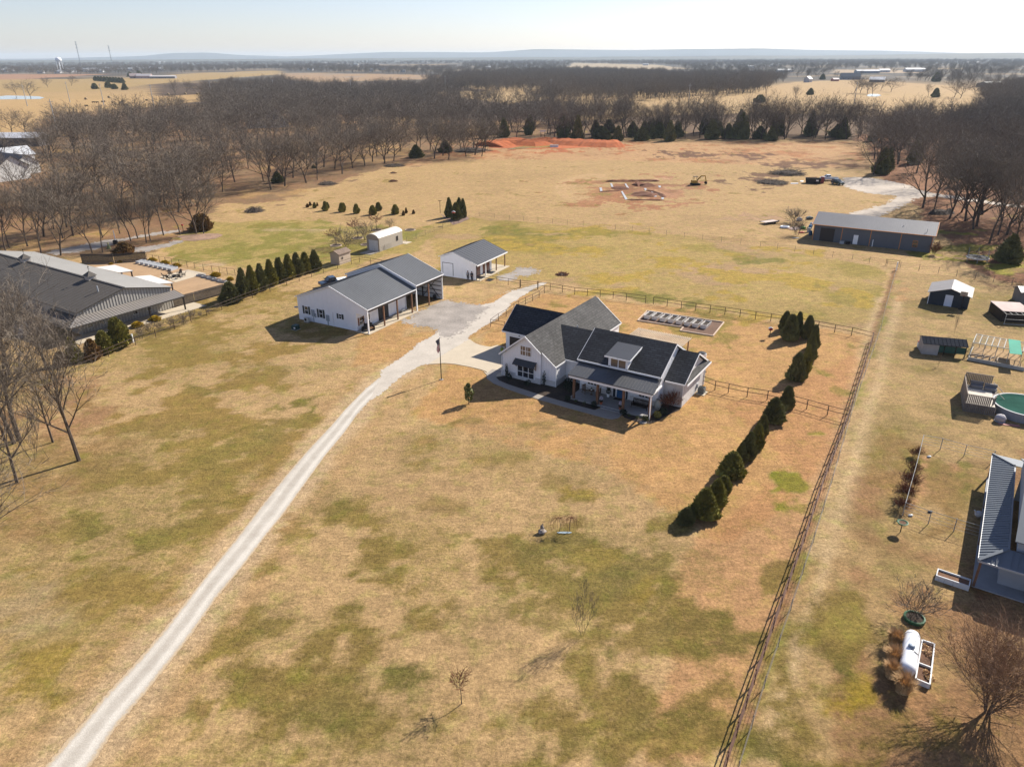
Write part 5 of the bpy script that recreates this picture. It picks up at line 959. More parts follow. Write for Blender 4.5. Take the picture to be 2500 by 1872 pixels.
# porch roof: gable side and the near corner of the long side
b = MB(); A4 = [(3.0, -2.4, 2.5), (3.0, 17.2, 2.5), (.2, 17.2, 3.1), (.2, .4, 3.1)]; b.prism(A4, (0, 0, -.08)); b.ribs(A4[0], A4[1], A4[2], (.2, -2.4, 3.1), 38, .06, .05); b.bar((.2, .4, 3.13), (3.0, -2.4, 2.53), .25, .05); b.build('porch_roof', broof_l, bn)  # gable side of one porch roof, sunlight put into its lighter brown
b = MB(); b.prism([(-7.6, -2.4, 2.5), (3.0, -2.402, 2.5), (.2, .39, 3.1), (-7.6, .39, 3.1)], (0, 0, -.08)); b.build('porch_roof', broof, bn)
b = MB(); b.bar((3.02, -2.4, 2.40), (3.02, 17.2, 2.40), .06, .2); b.bar((-7.6, -2.42, 2.40), (3.02, -2.42, 2.40), .06, .2); b.build('porch_beam', mat('dark_ridge', (.05, .045, .04, 1)), bn)
for x, y in ((2.8, -2.2), (2.8, 4), (2.8, 10.6), (2.8, 17.0), (-3, -2.2), (-7.4, -2.2)): MB().box(x-.1, y-.1, 0, x+.1, y+.1, 2.35).build('post', dw, bn)
wf = mat('white_window_trim', (.62, .62, .60, 1), .5, .03, 1)
for y in (1.9, 3.9, 9.6, 12.0): window(bn, (.15, y, 1.45), .8, 1.2, 'x', frame=wf, out=.12)
window(bn, (.15, 13.9, 2.1), .5, .5, 'x', frame=wf, ny=1, out=.12)
MB().box(.153, 5.6, .05, .22, 6.5, 2.1).build('door', mat('taupe_door', (.36, .33, .30, 1), .6, .05, 1), bn); MB().box(.3, -2.2, 0, 4.0, 20.3, .08).build('porch_slab', concrete, bn)
for x in (-9.5, -31.5):
    c_ = MB().box(x-.65, RY-.65, 5.3, x+.65, RY+.65, 6.35).build('cupola', mat('cupola_taupe', (.38, .35, .32, 1), .6, .05, 1), bn); rr = MB(); rr.add([(x-.85, RY-.85, 6.35), (x+.85, RY-.85, 6.35), (x+.85, RY+.85, 6.35), (x-.85, RY+.85, 6.35), (x, RY, 7.1)], [(0, 1, 4), (1, 2, 4), (2, 3, 4), (3, 0, 4), (3, 2, 1, 0)]); rr.build('cupola_roof', broof, c_)
    v = MB(); v.bar((x, RY, 7.0), (x, RY, 7.9), .04); v.bar((x-.35, RY, 7.5), (x+.35, RY, 7.5), .04); v.prism([(x-.3, RY, 7.7), (x+.3, RY, 7.75), (x+.1, RY, 8.0), (x-.1, RY, 7.85)], (0, .03, 0)); v.build('weathervane', black, c_)
MB().tube([(-3.0, 6.0, 5.0), (-3.0, 6.0, 6.1)], .12, 8).build('flue', steel, bn)
[MB().box(x, E0-.03, .05, x+3.6, E0-.004, 3.0).build('roller_door', mat('taupe_roller', (.22, .20, .18, 1), .6, .05, 1), bn) for x in (-14, -20, -26)]
def bnl(x, y, z=0): return (bl[0]+x*math.cos(br_)-y*math.sin(br_), bl[1]+x*math.sin(br_)+y*math.cos(br_), z)
sheet("courtyard_slab", [bnl(*p)[:2] for p in ((-6, -6), (-16, -9), (-44, -2), (-44, -.1), (-8, -.1))], .03, concrete, 0, 1)
# courtyard behind the barn
cover_m = mat('white_patio_roof', (.66, .63, .58, 1), .5, .03, 1)
for i, pts4 in enumerate((((830, 330), (1000, 310), (1160, 360), (1035, 376)), ((1160, 410), (1310, 398), (1512, 465), (1375, 474)))):
    g4 = [G(*CL(*p), 2.7) for p in pts4]; ce = (sum(p[0] for p in g4)/4, sum(p[1] for p in g4)/4); t = empty('patio_cover', (ce[0], ce[1], 0), 0, label=['white flat patio roof behind the barn, farther from the camera', 'white flat patio roof behind the barn, nearer the fire pit'][i], category='patio cover', group='white patio roofs behind the barn')
    MB().prism([(a-ce[0], b-ce[1], 2.7) for a, b in g4][::-1], (0, 0, -.14)).build('roof', cover_m, t)
    for a, b_ in g4[1:3]: MB().box(a-ce[0]-.4, b_-ce[1]-.3, 0, a-ce[0]-.2, b_-ce[1]-.1, 2.56).build('post', dw, t)
    for a, b_ in (g4[0], g4[3]): MB().box(a-ce[0]+.3, b_-ce[1]+.1, 0, a-ce[0]+.5, b_-ce[1]+.3, 2.56).build('post', dw, t)
sheet("courtyard_gravel", gp(CL, [(720, 290), (1280, 245), (1560, 330), (1990, 440), (1940, 490), (1520, 615), (1440, 560)]), .016, mat('tan_gravel', srgb(208, 172, 132, .58), .95, .12, 2, 8), 0, 1)
sheet("patio_slab", gp(CL, [(1385, 412), (1640, 352), (1800, 385), (1530, 462)]), .03, concrete, 0, 1); sheet("patio_slab", gp(CL, [(1440, 525), (1590, 560), (1540, 590), (1440, 565)]), .03, concrete, 0, 1); sheet("patio_slab", gp(CL, [(1330, 745), (1500, 690), (1620, 655), (1660, 658), (1680, 675), (1640, 690), (1480, 755)]), .05, concrete, 0, 1)
# ================= EVERGREENS =================
ev_mats = {'dark': mat('evergreen_dark', srgb(132, 130, 78, 1.0), .9, .45, 1.2), 'green': mat('evergreen_green', srgb(156, 150, 74, .95), .9, .45, 1.2), 'rust': mat('evergreen_rust', srgb(156, 122, 70, .8), .9, .4, 1.2), 'yellow': mat('yellow_shrub', srgb(236, 196, 40, .75), .85, .35, 3, col2=srgb(150, 120, 20, .5))}
def ever_mesh(seed, R0=.42, n=2600, size=.075, fat=.75, core=.84):
    """unit evergreen, height 1, radius R0: ragged tiers of small upward sprays over a dark inner mass"""
    q = random.Random(seed); mb = MB(); bumps = [(q.uniform(0, 6.28), q.uniform(.05, .95), q.uniform(.10, .30), q.uniform(.25, .55)) for _ in range(26)]
    def rad(z, a):
        r = R0*min(1, (z/.10)**.5 if z < .10 else 1)*max(0, (1-z))**fat
        for ba, bz, bh, bw in bumps:
            d = math.atan2(math.sin(a-ba), math.cos(a-ba)); r *= 1+bh*math.exp(-(d/bw)**2-((z-bz)/.09)**2)-.008
        return max(r, .008)
    for _ in range(n):
        z = q.random()**1.25*.97; a = q.uniform(0, 6.28); r = rad(z, a)*(1+q.gauss(-.03, .10)); s = size*q.uniform(.6, 1.5)*(1-.55*z)
        c = Vector((r*math.cos(a), r*math.sin(a), z)); o = Vector((math.cos(a), math.sin(a), 0))
        d = (o*q.uniform(.2, 1)+Vector((q.gauss(0, .35), q.gauss(0, .35), q.uniform(.3, 1.2)))).normalized(); sd_ = d.cross(Vector((q.gauss(0, 1), q.gauss(0, 1), q.gauss(0, 1)))).normalized()*s*.34
        mb.add([c-d*s*.4-sd_, c-d*s*.2+sd_, c+d*s*.8], [(0, 1, 2)])
    T = MB(); k = 9; prof = [(z, [rad(max(z, .03), 2*math.pi*j/14)*core*(1 if z > 0 else .75) for j in range(14)]) for z in [0, .06, .15, .28, .42, .56, .7, .82, .91]]
    mb.add([(r*math.cos(2*math.pi*j/14), r*math.sin(2*math.pi*j/14), z+.01) for z, rs in prof for j, r in enumerate(rs)]+[(0, 0, .96)], [(i*14+j, i*14+(j+1) % 14, (i+1)*14+(j+1) % 14, (i+1)*14+j) for i in range(8) for j in range(14)]+[(8*14+j, 8*14+(j+1) % 14, 9*14) for j in range(14)])
    return mb
EV = {}
for i in range(3): EV['fat%d' % i] = ever_mesh(100+i, .40, 4200, .125, .55, .60)
for i in range(3): EV['slim%d' % i] = ever_mesh(110+i, .24, 2600, .095, .60, .60)
for i in range(2): EV['ball%d' % i] = ever_mesh(120+i, .52, 2000, .16, .42, .60)
for i in range(2): EV['wild%d' % i] = ever_mesh(130+i, .34, 1500, .17, .8, .5)
EVM = {}
_tm = MB().tube([(0, 0, -.02), (0, 0, .5)], [.03, .015], 6).mesh('trunk', bark)
def evergreen(name, key, x, y, H, W, m_='dark', rz=None, stem=True, lean=None, **kw):
    if (key, m_) not in EVM: EVM[(key, m_)] = EV[key].mesh('foliage', ev_mats[m_])
    r0 = {'f': .38, 's': .195, 'b': .49, 'w': .31}[key[0]]; e = empty(name, (x, y, 0), rz if rz is not None else (x*7+y*3) % 6.28, **kw); e.scale = (W/2/r0, W/2/r0, H)
    o = bpy.data.objects.new('foliage', EVM[(key, m_)]); COL.objects.link(o); o.parent = e
    if stem: t = bpy.data.objects.new('trunk', _tm); COL.objects.link(t); t.parent = e
    return e
def ever_px(name, key, c, cx, yb, yt, hw, m_='dark', **kw):
    """evergreen from its outline in the photograph: bottom edge yb, tip row yt, half width hw"""
    s = c(1, 0)[0]-c(0, 0)[0]; px, py = c(cx, yb); x0, y0 = G(px, py); d = math.hypot(math.hypot(x0, y0), CAMH); W = 2*hw*s*d/F*.97
    x, y = x0*(1+W*.42/math.hypot(x0, y0)), y0*(1+W*.42/math.hypot(x0, y0)); bx_, by_ = P(x, y); H = ht(bx_, by_, c(0, yt)[1]); return evergreen(name, key, x, y, H, W, m_, **kw)
ORD = ['first', 'second', 'third', 'fourth', 'fifth', 'sixth', 'seventh', 'eighth', 'ninth', 'tenth', 'eleventh', 'twelfth']
for i, (a, b, t, w_, m_) in enumerate(((850, 672, 470, 58, 'dark'), (893, 770, 500, 78, 'dark'), (968, 705, 475, 48, 'dark'), (1062, 752, 512, 62, 'dark'), (1118, 852, 602, 54, 'dark'), (1088, 962, 690, 56, 'dark'), (1042, 1082, 790, 48, 'green'), (955, 1162, 872, 82, 'dark'))):
    ever_px('conifer', 'fat%d' % (i % 3), CT, a, b, t, w_, m_, label='dark conifer, %s from the back of the tight curved clump right of the farmhouse' % ORD[i], category='conifer', group='conifers in the curved clump right of the farmhouse')
for i, (a, b, t, w_, m_) in enumerate(((822, 722, 556, 50, 'dark'), (732, 822, 636, 72, 'dark'), (658, 905, 752, 44, 'dark'), (622, 992, 812, 46, 'green'), (563, 1072, 866, 52, 'dark'), (515, 1095, 935, 40, 'dark'), (450, 1197, 1000, 86, 'green'), (398, 1292, 1160, 56, 'green'), (350, 1382, 1182, 66, 'green'), (266, 1476, 1246, 90, 'green'), (146, 1506, 1376, 60, 'dark'))):
    ever_px('conifer', 'fat%d' % ((i+1) % 3), CU, a, b, t, w_, m_, label='green conifer, %s from the back of the diagonal row beside the right fence' % ORD[i], category='conifer', group='conifers in the diagonal row toward the camera')
bs_ = [(597, 727), (619, 720), (641, 711), (664, 701), (686, 692), (708, 683), (728, 676), (748, 669), (771, 664)]; ts_ = [652, 646, 642, 631, 627, 619, 615, 614, 609]
for i, ((a, b), t) in enumerate(zip(bs_, ts_)): ever_px('arborvitae', 'slim%d' % (i % 3), cv(0, 0, 1), a, b, t, 13.5, 'green' if i % 2 else 'dark', label='tall pointed evergreen, %s from the left in the hedge row beside the barn courtyard' % ORD[i], category='evergreen', group='pointed evergreens along the left fence')
ever_px('arborvitae', 'fat1', CL, 2015, 652, 455, 84, 'dark', label='broad round evergreen at the left end of the pointed hedge row', category='evergreen')
for a, b, t, w_, m_, lb in ((1055, 1040, 765, 88, 'green', 'tallest dark green conifer in front of the taupe barn'), (925, 1092, 882, 72, 'green', 'green conifer with yellow tips in front of the taupe barn'), (822, 1145, 952, 64, 'rust', 'rust brown conifer in front of the taupe barn'), (660, 1168, 938, 58, 'green', 'leftmost green conifer before the corner of the barn porch'), (545, 1200, 1065, 60, 'rust', 'low brown conifer behind the bare tree at the left')): ever_px('conifer', 'fat%d' % (a % 3), CL, a, b, t, w_, m_, label=lb, category='conifer', group='conifers in front of the barn')
for i, (a, b, w_) in enumerate(((1355, 805, 46), (1202, 862, 50), (1085, 895, 26), (1500, 585, 34), (1328, 285, 34), (1436, 308, 34), (1540, 335, 36), (1880, 420, 42), (2006, 448, 30), (1046, 293, 20), (970, 307, 17))):
    ever_px('yellow_shrub', 'ball%d' % (i % 2), CL, a, b, b-w_*1.15, w_, 'yellow', stem=False, label='bright yellow shrub ' + ['on the lawn before the barn windows, rightmost', 'on the lawn before the barn windows, middle', 'behind the tallest conifer by the barn', 'at the corner of the barn behind the porch post', 'leftmost of three on the black courtyard fence', 'middle of three on the black courtyard fence', 'rightmost of three on the black courtyard fence', 'near the right end of the courtyard fence', 'at the right corner of the courtyard by the hedge', 'small, by the dark wooden courtyard fence', 'smallest, at the far wooden courtyard fence'][i], category='shrub', group='yellow shrubs around the barn')
for i, (a, b, w_) in enumerate(((1230, 955, 46), (1310, 910, 46), (1402, 888, 40), (1500, 855, 44), (1592, 828, 44), (1668, 790, 42), (1745, 765, 22), (1822, 738, 22), (1905, 695, 26))):
    x, y = gpt(CL, (a, b)); bare_tree('dormant_shrub', 'shrub', x, y, 1.5*w_/40, i, wide=.95, label='round leafless brown shrub, %s from the left along the fence before the barn' % ORD[i], category='shrub', group='leafless shrubs in a row before the barn')
x, y = gpt(CL, (1085, 208)); evergreen('brown_bush', 'ball0', x, y, 2.6, 4.2, 'rust', label='big round brown bush behind the dark wooden courtyard fence', category='bush')
# conifers in the field
for i, (a, b, t, w_, m_) in enumerate(((490, 121, 74, 16, 'rust'), (520, 101, 54, 16, 'rust'), (568, 127, 60, 21, 'green'), (597, 104, 62, 11, 'rust'), (685, 158, 48, 32, 'green'), (708, 128, 58, 22, 'dark'), (865, 172, 64, 36, 'green'), (884, 130, 66, 22, 'dark'), (1020, 188, 76, 34, 'green'), (1197, 203, 92, 42, 'green'), (1258, 158, 60, 35, 'dark'), (1440, 197, 84, 40, 'green'), (1527, 208, 150, 18, 'rust'), (1557, 182, 117, 15, 'rust'), (1636, 190, 141, 17, 'rust'))):
    ever_px('small_conifer', 'ball%d' % (i % 2) if w_ > 25 else 'fat%d' % (i % 3), CC, a, b, t, w_, m_, label='small field conifer, %s from the left of the loose group behind the hedge' % (ORD+['thirteenth', 'fourteenth', 'last'])[i], category='conifer', group='small conifers in the lawn beyond the hedge')
for i, (a, b, t, w_) in enumerate(((2022, 232, 8, 46), (2100, 262, 60, 62), (2130, 215, 8, 40), (2172, 235, 20, 42))): ever_px('conifer', 'fat%d' % (i % 3), CC, a, b, t, w_, 'dark', label='dark conifer in the square clump at the pasture corner, %s from the left' % ORD[i], category='conifer', group='conifers at the pasture corner')
# cedars in the woods
q = random.Random(5)
for a, b, t, w_ in ((645, 155, 60, 45),): ever_px('wild_cedar', 'wild0', CS, a, b, t, w_, 'dark', label='single dark cedar at the edge of the left wood', category='cedar')
for a, b, t, w_ in ((1315, 905, 800, 52), (1540, 865, 765, 48), (2190, 700, 570, 40), (525, 985, 955, 18)): ever_px('wild_cedar', 'wild1', CTM, a, b, t, w_, 'dark', label='dark cedar among leafless trees on the near edge of the left wood', category='cedar', group='cedars at the edge of the left wood')
for _ in range(40):
    px = 1370+q.random()*700; x, y = G(px, q.uniform(322, 345)); evergreen('wild_cedar', 'wild%d' % q.randint(0, 1), x, y, q.uniform(5, 13), q.uniform(4, 8), 'dark', label='dark cedar in the thick row behind the back field', category='cedar', group='cedars behind the back field')
for px, py in ((1205, 330), (1230, 335), (1290, 330), (1180, 338), (2130, 345), (2165, 415), (2460, 640), (2150, 425), (2230, 400)): x, y = G(px, py); evergreen('wild_cedar', 'wild%d' % q.randint(0, 1), x, y, q.uniform(6, 10), q.uniform(4, 6), 'dark', label='dark cedar standing low among the leafless trees', category='cedar', group='cedars low in the woods')
# far evergreens and lone trees in the distant fields
for px, py, H, W, key in ((1855, 251, 7, 10, 'ball0'), (1978, 232, 7, 8, 'fat0'), (2283, 238, 9, 8, 'fat1'), (2008, 195, 10, 10, 'fat2'), (318, 188, 10, 13, 'ball1'), (340, 184, 11, 12, 'ball0'), (232, 218, 8, 9, 'ball1'), (265, 215, 9, 10, 'ball0'), (305, 220, 9, 8, 'fat1'), (280, 218, 7, 9, 'ball0'), (2285, 200, 14, 14, 'fat0')):
    x, y = G(px, py); evergreen('far_evergreen', key, x, y, H, W, 'dark', label='dark evergreen standing alone in the distant tan fields', category='tree', group='evergreens in the distant fields')
for i in range(10): x, y = G(234+i*7.3, 198+i*.6); evergreen('windbreak_tree', 'fat%d' % (i % 3), x, y, 9, 8.5, 'dark', label='dark conifer in the far straight windbreak at the upper left', category='tree', group='conifers of the far windbreak')
q = random.Random(8)
for px, py, k in ((117, 214, 'wood0'), (175, 210, 'wood1'), (40, 232, 'wood2'), (75, 238, 'wood0'), (30, 330, 'wood1'), (62, 330, 'wood1'), (150, 300, 'wood3'), (152, 313, 'wood2'), (110, 375, 'wood0'), (125, 392, 'wood3'), (1940, 250, 'tall0'), (2130, 230, 'wood0'), (2150, 222, 'wood2'), (2175, 225, 'wood1'), (2265, 238, 'tall1'), (2330, 238, 'wood3'), (2345, 240, 'wood0'), (2380, 232, 'wood1'), (2100, 228, 'wood2'), (2118, 229, 'wood0'), (2085, 228, 'wood2'), (15, 410, 'wood0')):
    x, y = G(px, py); bare_tree('field_tree', k, x, y, q.uniform(11, 15) if py < 290 else q.uniform(9, 12), q.uniform(0, 6), wide=1.3, label='leafless tree standing free in the open fields around the woods', category='tree', group='leafless trees in the open fields')
# ================= BARE TREES CLOSE TO THE CAMERA =================
bare_kind('yard', wob=.03, seed=205, H=11, spread=.42, levels=4, trunk_r=.19, nb=(11, 6, 4), tw=9, twig_w=.022, base=.3, up_=.3)
bare_kind('big', wob=.05, seed=208, H=17, spread=.40, levels=4, trunk_r=.27, nb=(12, 7, 5), tw=9, twig_w=.024, base=.3, up_=.15)
bare_kind('fan', seed=211, H=8, spread=.5, levels=3, trunk_r=.14, nb=(12, 6), tw=9, twig_w=.02, base=.12, multi=10, up_=.25, tmat=mat('brown_stems', srgb(184, 148, 118, .62), .95, .25, 2))
bare_kind('vase', seed=214, H=3, spread=.5, levels=3, trunk_r=.05, nb=(6, 4), tw=6, twig_w=.016, base=.15, multi=6, up_=.1)
bare_kind('sapling', seed=217, H=5, spread=.40, levels=3, trunk_r=.06, nb=(7, 4), tw=6, twig_w=.022, base=.15, multi=3, up_=.5)
bare_kind('little', seed=219, H=2.6, spread=.40, levels=3, trunk_r=.045, nb=(7, 4), tw=8, twig_w=.03, base=.6, up_=.1, tmat=twig_r)
CLL = cv(0, 820, 2.63)
for p, key, H, rz_, lb, wd in (((508, 800), 'yard', 13.5, .4, 'lone leafless tree with a straight trunk on the left lawn', 1.0), ((340, 682), 'yard', 8.5, 2.2, 'smaller crooked leafless tree left of the lone lawn tree', .9), ((218, 800), 'sapling', 7, 0, 'thin leafless tree between the big trunks and the lawn', .7), ((125, 668), 'big', 16, .5, 'largest leafless tree at the left edge of the picture', 1.15), ((92, 690), 'big', 15, 2.5, 'tall leafless tree beside the largest one at the left edge', 1.0), ((110, 940), 'yard', 11, 3.3, 'dark leafless tree leaning at the left edge of the lawn', .9), ((-130, 1730), 'big', 14, 1.2, 'grey leafless tree whose branches reach in from the left edge', 1.35), ((-60, 300), 'big', 11, 4.2, 'dense leafless tree in front of the left end of the barn', 1.2), ((60, 250), 'yard', 11, 5, 'leafless tree before the shaded side of the barn', 1.3), ((300, 215), 'yard', 8, 1, 'grey leafless tree overlapping the conifers before the barn', 1.1)):
    x, y = gpt(CLL, p); bare_tree('bare_tree', key, x, y, H, rz_, wide=wd, label=lb, category='tree')
x, y = gpt(CRB, (1945, 1190)); bare_tree('fan_tree', 'fan', x, y, 6.0, .3, wide=1.05, label='broad leafless fan shaped tree of many reddish stems at the lower right', category='tree')
x, y = gpt(CRB, (1410, 505)); bare_tree('potted_tree', 'vase', x, y, 3.6, 0, label='small leafless tree growing out of a green ring above the white gas tank', category='tree')
x, y = G(1421.6, 1549); bare_tree('sapling', 'sapling', x, y, 4.6, .5, wide=.55, label='thin pale sapling with a long shadow in the middle of the lawn', category='tree')
x, y = G(1127.3, 1717); bare_tree('sapling', 'little', x, y, 2.6, 0, wide=.9, label='tiny sapling with reddish leaves near the bottom of the lawn', category='tree')
for i, (p, H) in enumerate((((1240, 362), 3.6), ((1035, 448), 4.2), ((797, 528), 3.6))): x, y = gpt(CC, p); bare_tree('fruit_tree', 'little', x, y, H, i, wide=1.6, label=['small leafless tree in a stone ring behind the beige metal shed', 'small leafless tree in a stone ring left of the beige metal shed', 'small leafless tree in a stone ring above the tan garden shed'][i], category='tree', group='small trees in stone rings')
for i, (p, H) in enumerate((((910, 545), 4.8), ((1120, 465), 4.5), ((1385, 335), 2.4))): x, y = gpt(CC, p); bare_tree('bare_bush', 'vase', x, y, H, i*2, wide=1.2, label=['dense leafless bush right above the tan garden shed', 'leafless bush hidden beside the beige metal shed', 'faint leafless bush above the roof of the beige metal shed'][i], category='bush')
stone = mat('tan_stone', (.40, .30, .22, 1), .9, .2, 2)
for i, p in enumerate(((1240, 365), (1035, 450), (797, 530), (1598, 362), (1125, 520))):
    x, y = gpt(CC, p); t = empty('stone_ring', (x, y, 0), 0, label='low ring of tan edging stones ' + ['round the small tree behind the beige shed', 'round the small tree left of the beige shed', 'round the small tree above the garden shed', 'empty, in the lawn right of the beige shed', 'half hidden at the left corner of the beige shed'][i], category='edging ring', group='stone rings in the back lawn')
    MB().lathe([(1.15, 0), (1.15, .14), (1.35, .14), (1.4, 0)], n=18).build('edging', stone, t); MB().lathe([(0, .05), (1.14, .05)], n=18).build('soil', mulch, t)
# leafy green bush by the drive
x, y = gpt(CP, (1775, 1310)); t = empty('magnolia_bush', (x, y, 0), 0, label='bright green leafy young tree in the lawn between flagpole and farmhouse', category='tree')
leafy(t, 'foliage', [((0, 0, 1.0), (.5, .5, .55)), ((.1, 0, 1.55), (.62, .6, .6)), ((-.1, .1, 2.1), (.45, .45, .5)), ((0, 0, 2.55), (.25, .25, .3))], mat('bright_leaves', srgb(146, 150, 52, .62), .6, .4, 3, col2=srgb(60, 70, 24, .5), spec=.5), 230, .11, 3); MB().tube([(0, 0, -.05), (0, 0, 1.5)], [.07, .04], 6).build('trunk', bark, t)
# brush piles
def brush(c, p, r_, h_, label, m_=twig, n=260, seed=0):
    x, y = gpt(c, p); q = random.Random(seed); mb = MB(); t = empty('brush_pile', (x, y, 0), 0, label=label, category='brush pile')
    for _ in range(n):
        a = q.uniform(0, 6.28); d = math.sqrt(q.random())*r_; z = max(.05, h_*(1-(d/r_)**2)*q.uniform(.1, 1)); v = Vector((q.gauss(0, 1), q.gauss(0, 1), q.gauss(0, .25))).normalized()*q.uniform(.4, 1.1)*r_*.35; c_ = Vector((d*math.cos(a), d*math.sin(a), z)); mb.bar(c_-v, c_+v, .05, .05)
    mb.build('branches', m_, t); mb = MB(); mb.blob((0, 0, 0), (r_*.8, r_*.8, h_*.55), 12, 6, .2, seed); mb.build('heap', mat('old_brush', (.07, .05, .038, 1), .95, .3, 3, bump=.6), t)
brush(CS, (461, 378), 2.6, 1.6, 'grey pile of cut branches in the lawn left of the small conifers', seed=1); brush(CS, (1040, 162), 3.0, 1.1, 'low dark brush mound in the field below the left wood', seed=2); brush(CS, (1560, 140), 1.6, .6, 'small rusty brush heap in the open field', twig_r, 120, 3); brush(CS, (1560, 75), 1.4, .5, 'faint rusty brush heap farther up the open field', twig_r, 100, 4); brush(CS, (1565, 18), 4.0, .8, 'flat dark brush pile at the top of the open field', seed=5)
brush(CTM, (1740, 850), 9, 2.2, 'long mound of earth and brush beside the red clay bank', twig, 240, 6); brush(CM, (795, 788), 1.3, .5, 'small rusty stump and brush heap in the pasture behind the yard', twig_r, 120, 7); brush(CF, (440, 320), 5.5, 1.0, 'wide brown brush pile left of the black dumpster', twig, 300, 8); brush(CF, (700, 170), 6.5, 2.0, 'big dark thicket mound behind the brush pile', twig, 300, 9)
# ================= FENCES =================
def fence(name, pts, posts_n, hts, m_, rad=.035, H=1.35, label='', group=None, category='fence', post_r=None, posts=None, names=('top_rail', 'middle_rail', 'bottom_rail', 'wire', 'wire', 'wire', 'wire'), slack=0):
    """pts: world polyline; posts spaced evenly (posts_n metres) unless given"""
    o0 = pts[0]; t = empty(name, (o0[0], o0[1], 0), 0, label=label, category=category, group=group); pr_ = post_r or rad*1.3
    P_ = posts or []
    if not posts:
        for (a, b), (c, d) in zip(pts[:-1], pts[1:]):
            k = max(1, round(math.hypot(c-a, d-b)/posts_n)); P_ += [(a+(c-a)*i/k, b+(d-b)*i/k) for i in range(k)]
        P_.append(pts[-1])
    pm = MB().tube([(0, 0, -.1), (0, 0, H)], pr_, 6).mesh('post', m_)
    for x, y in P_[:100]: o = bpy.data.objects.new('post', pm); COL.objects.link(o); o.parent = t; o.location = (x-o0[0], y-o0[1], 0)
    for h_, nm in zip(hts, names):
        mb = MB(); r_ = rad if nm != 'wire' else .012
        for (a, b), (c, d) in zip(pts[:-1], pts[1:]): mb.tube([(a-o0[0], b-o0[1], h_), (c-o0[0], d-o0[1], h_)], r_, 5, cap=False)
        mb.build(nm, m_, t)
    return t
G1 = lambda *p: [G(*a) for a in p]
pipe = mat('brown_pipe', (.075, .045, .032, 1), .75, .25, 3)
fence('pipe_fence', G1((185, 905), (266, 871), (332, 843), (427, 804), (542, 757), (617, 728), (700, 697), (790, 667), (858, 645)), 3.6, (1.3, .75), pipe, label='brown pipe fence running past the barn and the hedge row to the garden shed', group='pipe fences')
fence('pipe_fence', G1((858, 645), (878, 641), (905, 645), (960, 655)), 2.6, (1.3, .75), pipe, label='short brown pipe fence from the garden shed toward the workshop', group='pipe fences')
fence('pipe_fence', gp(CM, [(205, 832), (330, 850), (410, 862), (495, 878)]), 3., (1.3, .8), pipe, label='brown pipe fence from the garage corner to the drive gate', group='pipe fences')
gt_ = fence('pipe_gate', gp(CM, [(495, 878), (620, 890)]), 9, (1.35, .95, .55, .25), pipe, rad=.03, H=1.55, post_r=.11, category='gate', label='brown pipe gate across the end of the gravel drive', names=('top_rail', 'middle_rail', 'middle_rail', 'bottom_rail'))
fence('pipe_fence', gp(CM, [(620, 890), (708, 898), (882, 930), (1062, 948), (1248, 972), (1385, 990)]), 2.9, (1.35, .75), pipe, rad=.04, label='brown pipe fence behind the farmhouse left of the small gap', group='pipe fences')
fence('pipe_fence', gp(CM, [(1440, 998), (1638, 1030)])+gp(CT, [(273, 507), (567, 553), (715, 572), (1172, 650), (1493, 710), (1695, 762)]), 2.9, (1.35, .75), pipe, rad=.04, label='brown pipe fence behind the garden beds and conifers to the right corner', group='pipe fences')
fence('pipe_fence', gp(CH, [(570, 60), (520, 103), (458, 135), (392, 165), (325, 200), (285, 225), (213, 280), (140, 320), (68, 374), (200, 398)]), 2.9, (1.3, .7), pipe, label='brown pipe fence between the drive and the back of the farmhouse', group='pipe fences')
fence('pipe_fence', [gpt(CH, (2035, 915))]+gp(CU, [(345, 585), (435, 605), (562, 632), (697, 652), (830, 680), (963, 714), (1102, 755), (1238, 790)]), 3., (1.3, .7), pipe, rad=.04, label='brown pipe fence from the farmhouse wing to the right boundary', group='pipe fences')
RF = [gpt(CT, (1695, 762)), gpt(CU, (1240, 790)), G(2010, 1180), G(1962, 1325), G(1905, 1485), G(1840, 1670), G(1772, 1872), G(1745, 1960)]
fence('boundary_fence', RF, 2.6, (1.35, .75, .2), rust, rad=.045, H=1.45, label='long rusty pipe fence along the right boundary down to the bottom edge', category='fence', names=('top_rail', 'middle_rail', 'bottom_rail'))
wire = mat('grey_wire', (.27, .26, .24, 1), .6, .1, 3); dwire = mat('dark_wire', (.14, .12, .10, 1), .7, .1, 3)
WF = [G(2188, 660), G(2160, 760), G(2150, 805), G(2085, 990), G(2030, 1180), G(1985, 1325), G(1930, 1490), G(1865, 1680), G(1800, 1890)]
t = fence('wire_fence', WF, 5, (1.15, .7, .3), dwire, rad=.011, H=1.2, post_r=.028, label='thin wire fence just outside the rusty boundary fence', category='fence', names=('top_rail', 'wire', 'wire'))
MB().tube([(0, 0, -.1), (0, 0, 1.7)], .12, 8).build('end_post', white_trim, t)
fence('wire_fence', G1((1170, 529), (1244, 537), (1385, 549), (1543, 565), (1670, 581), (1856, 602), (1940, 615), (2080, 635), (2165, 649)), 4.4, (1.2, .9, .6, .3), dwire, rad=.012, H=1.35, post_r=.035, label='thin wire fence between the pasture and the open back field', names=('wire',)*4)
fence('wire_fence', G1((2197, 655), (2290, 668), (2380, 682), (2470, 696)), 4, (1.2, .9, .6, .3), dwire, rad=.012, H=1.35, post_r=.04, label='thin wire fence behind the navy shed at the foot of the right wood', names=('wire',)*4)
fence('wire_fence', G1((1170, 529), (1120, 545), (1060, 566), (993, 591), (940, 611), (891, 630)), 4, (1.1, .8, .5, .25), dwire, rad=.01, H=1.25, post_r=.03, label='thin wire fence slanting past the beige metal shed', names=('wire',)*4)
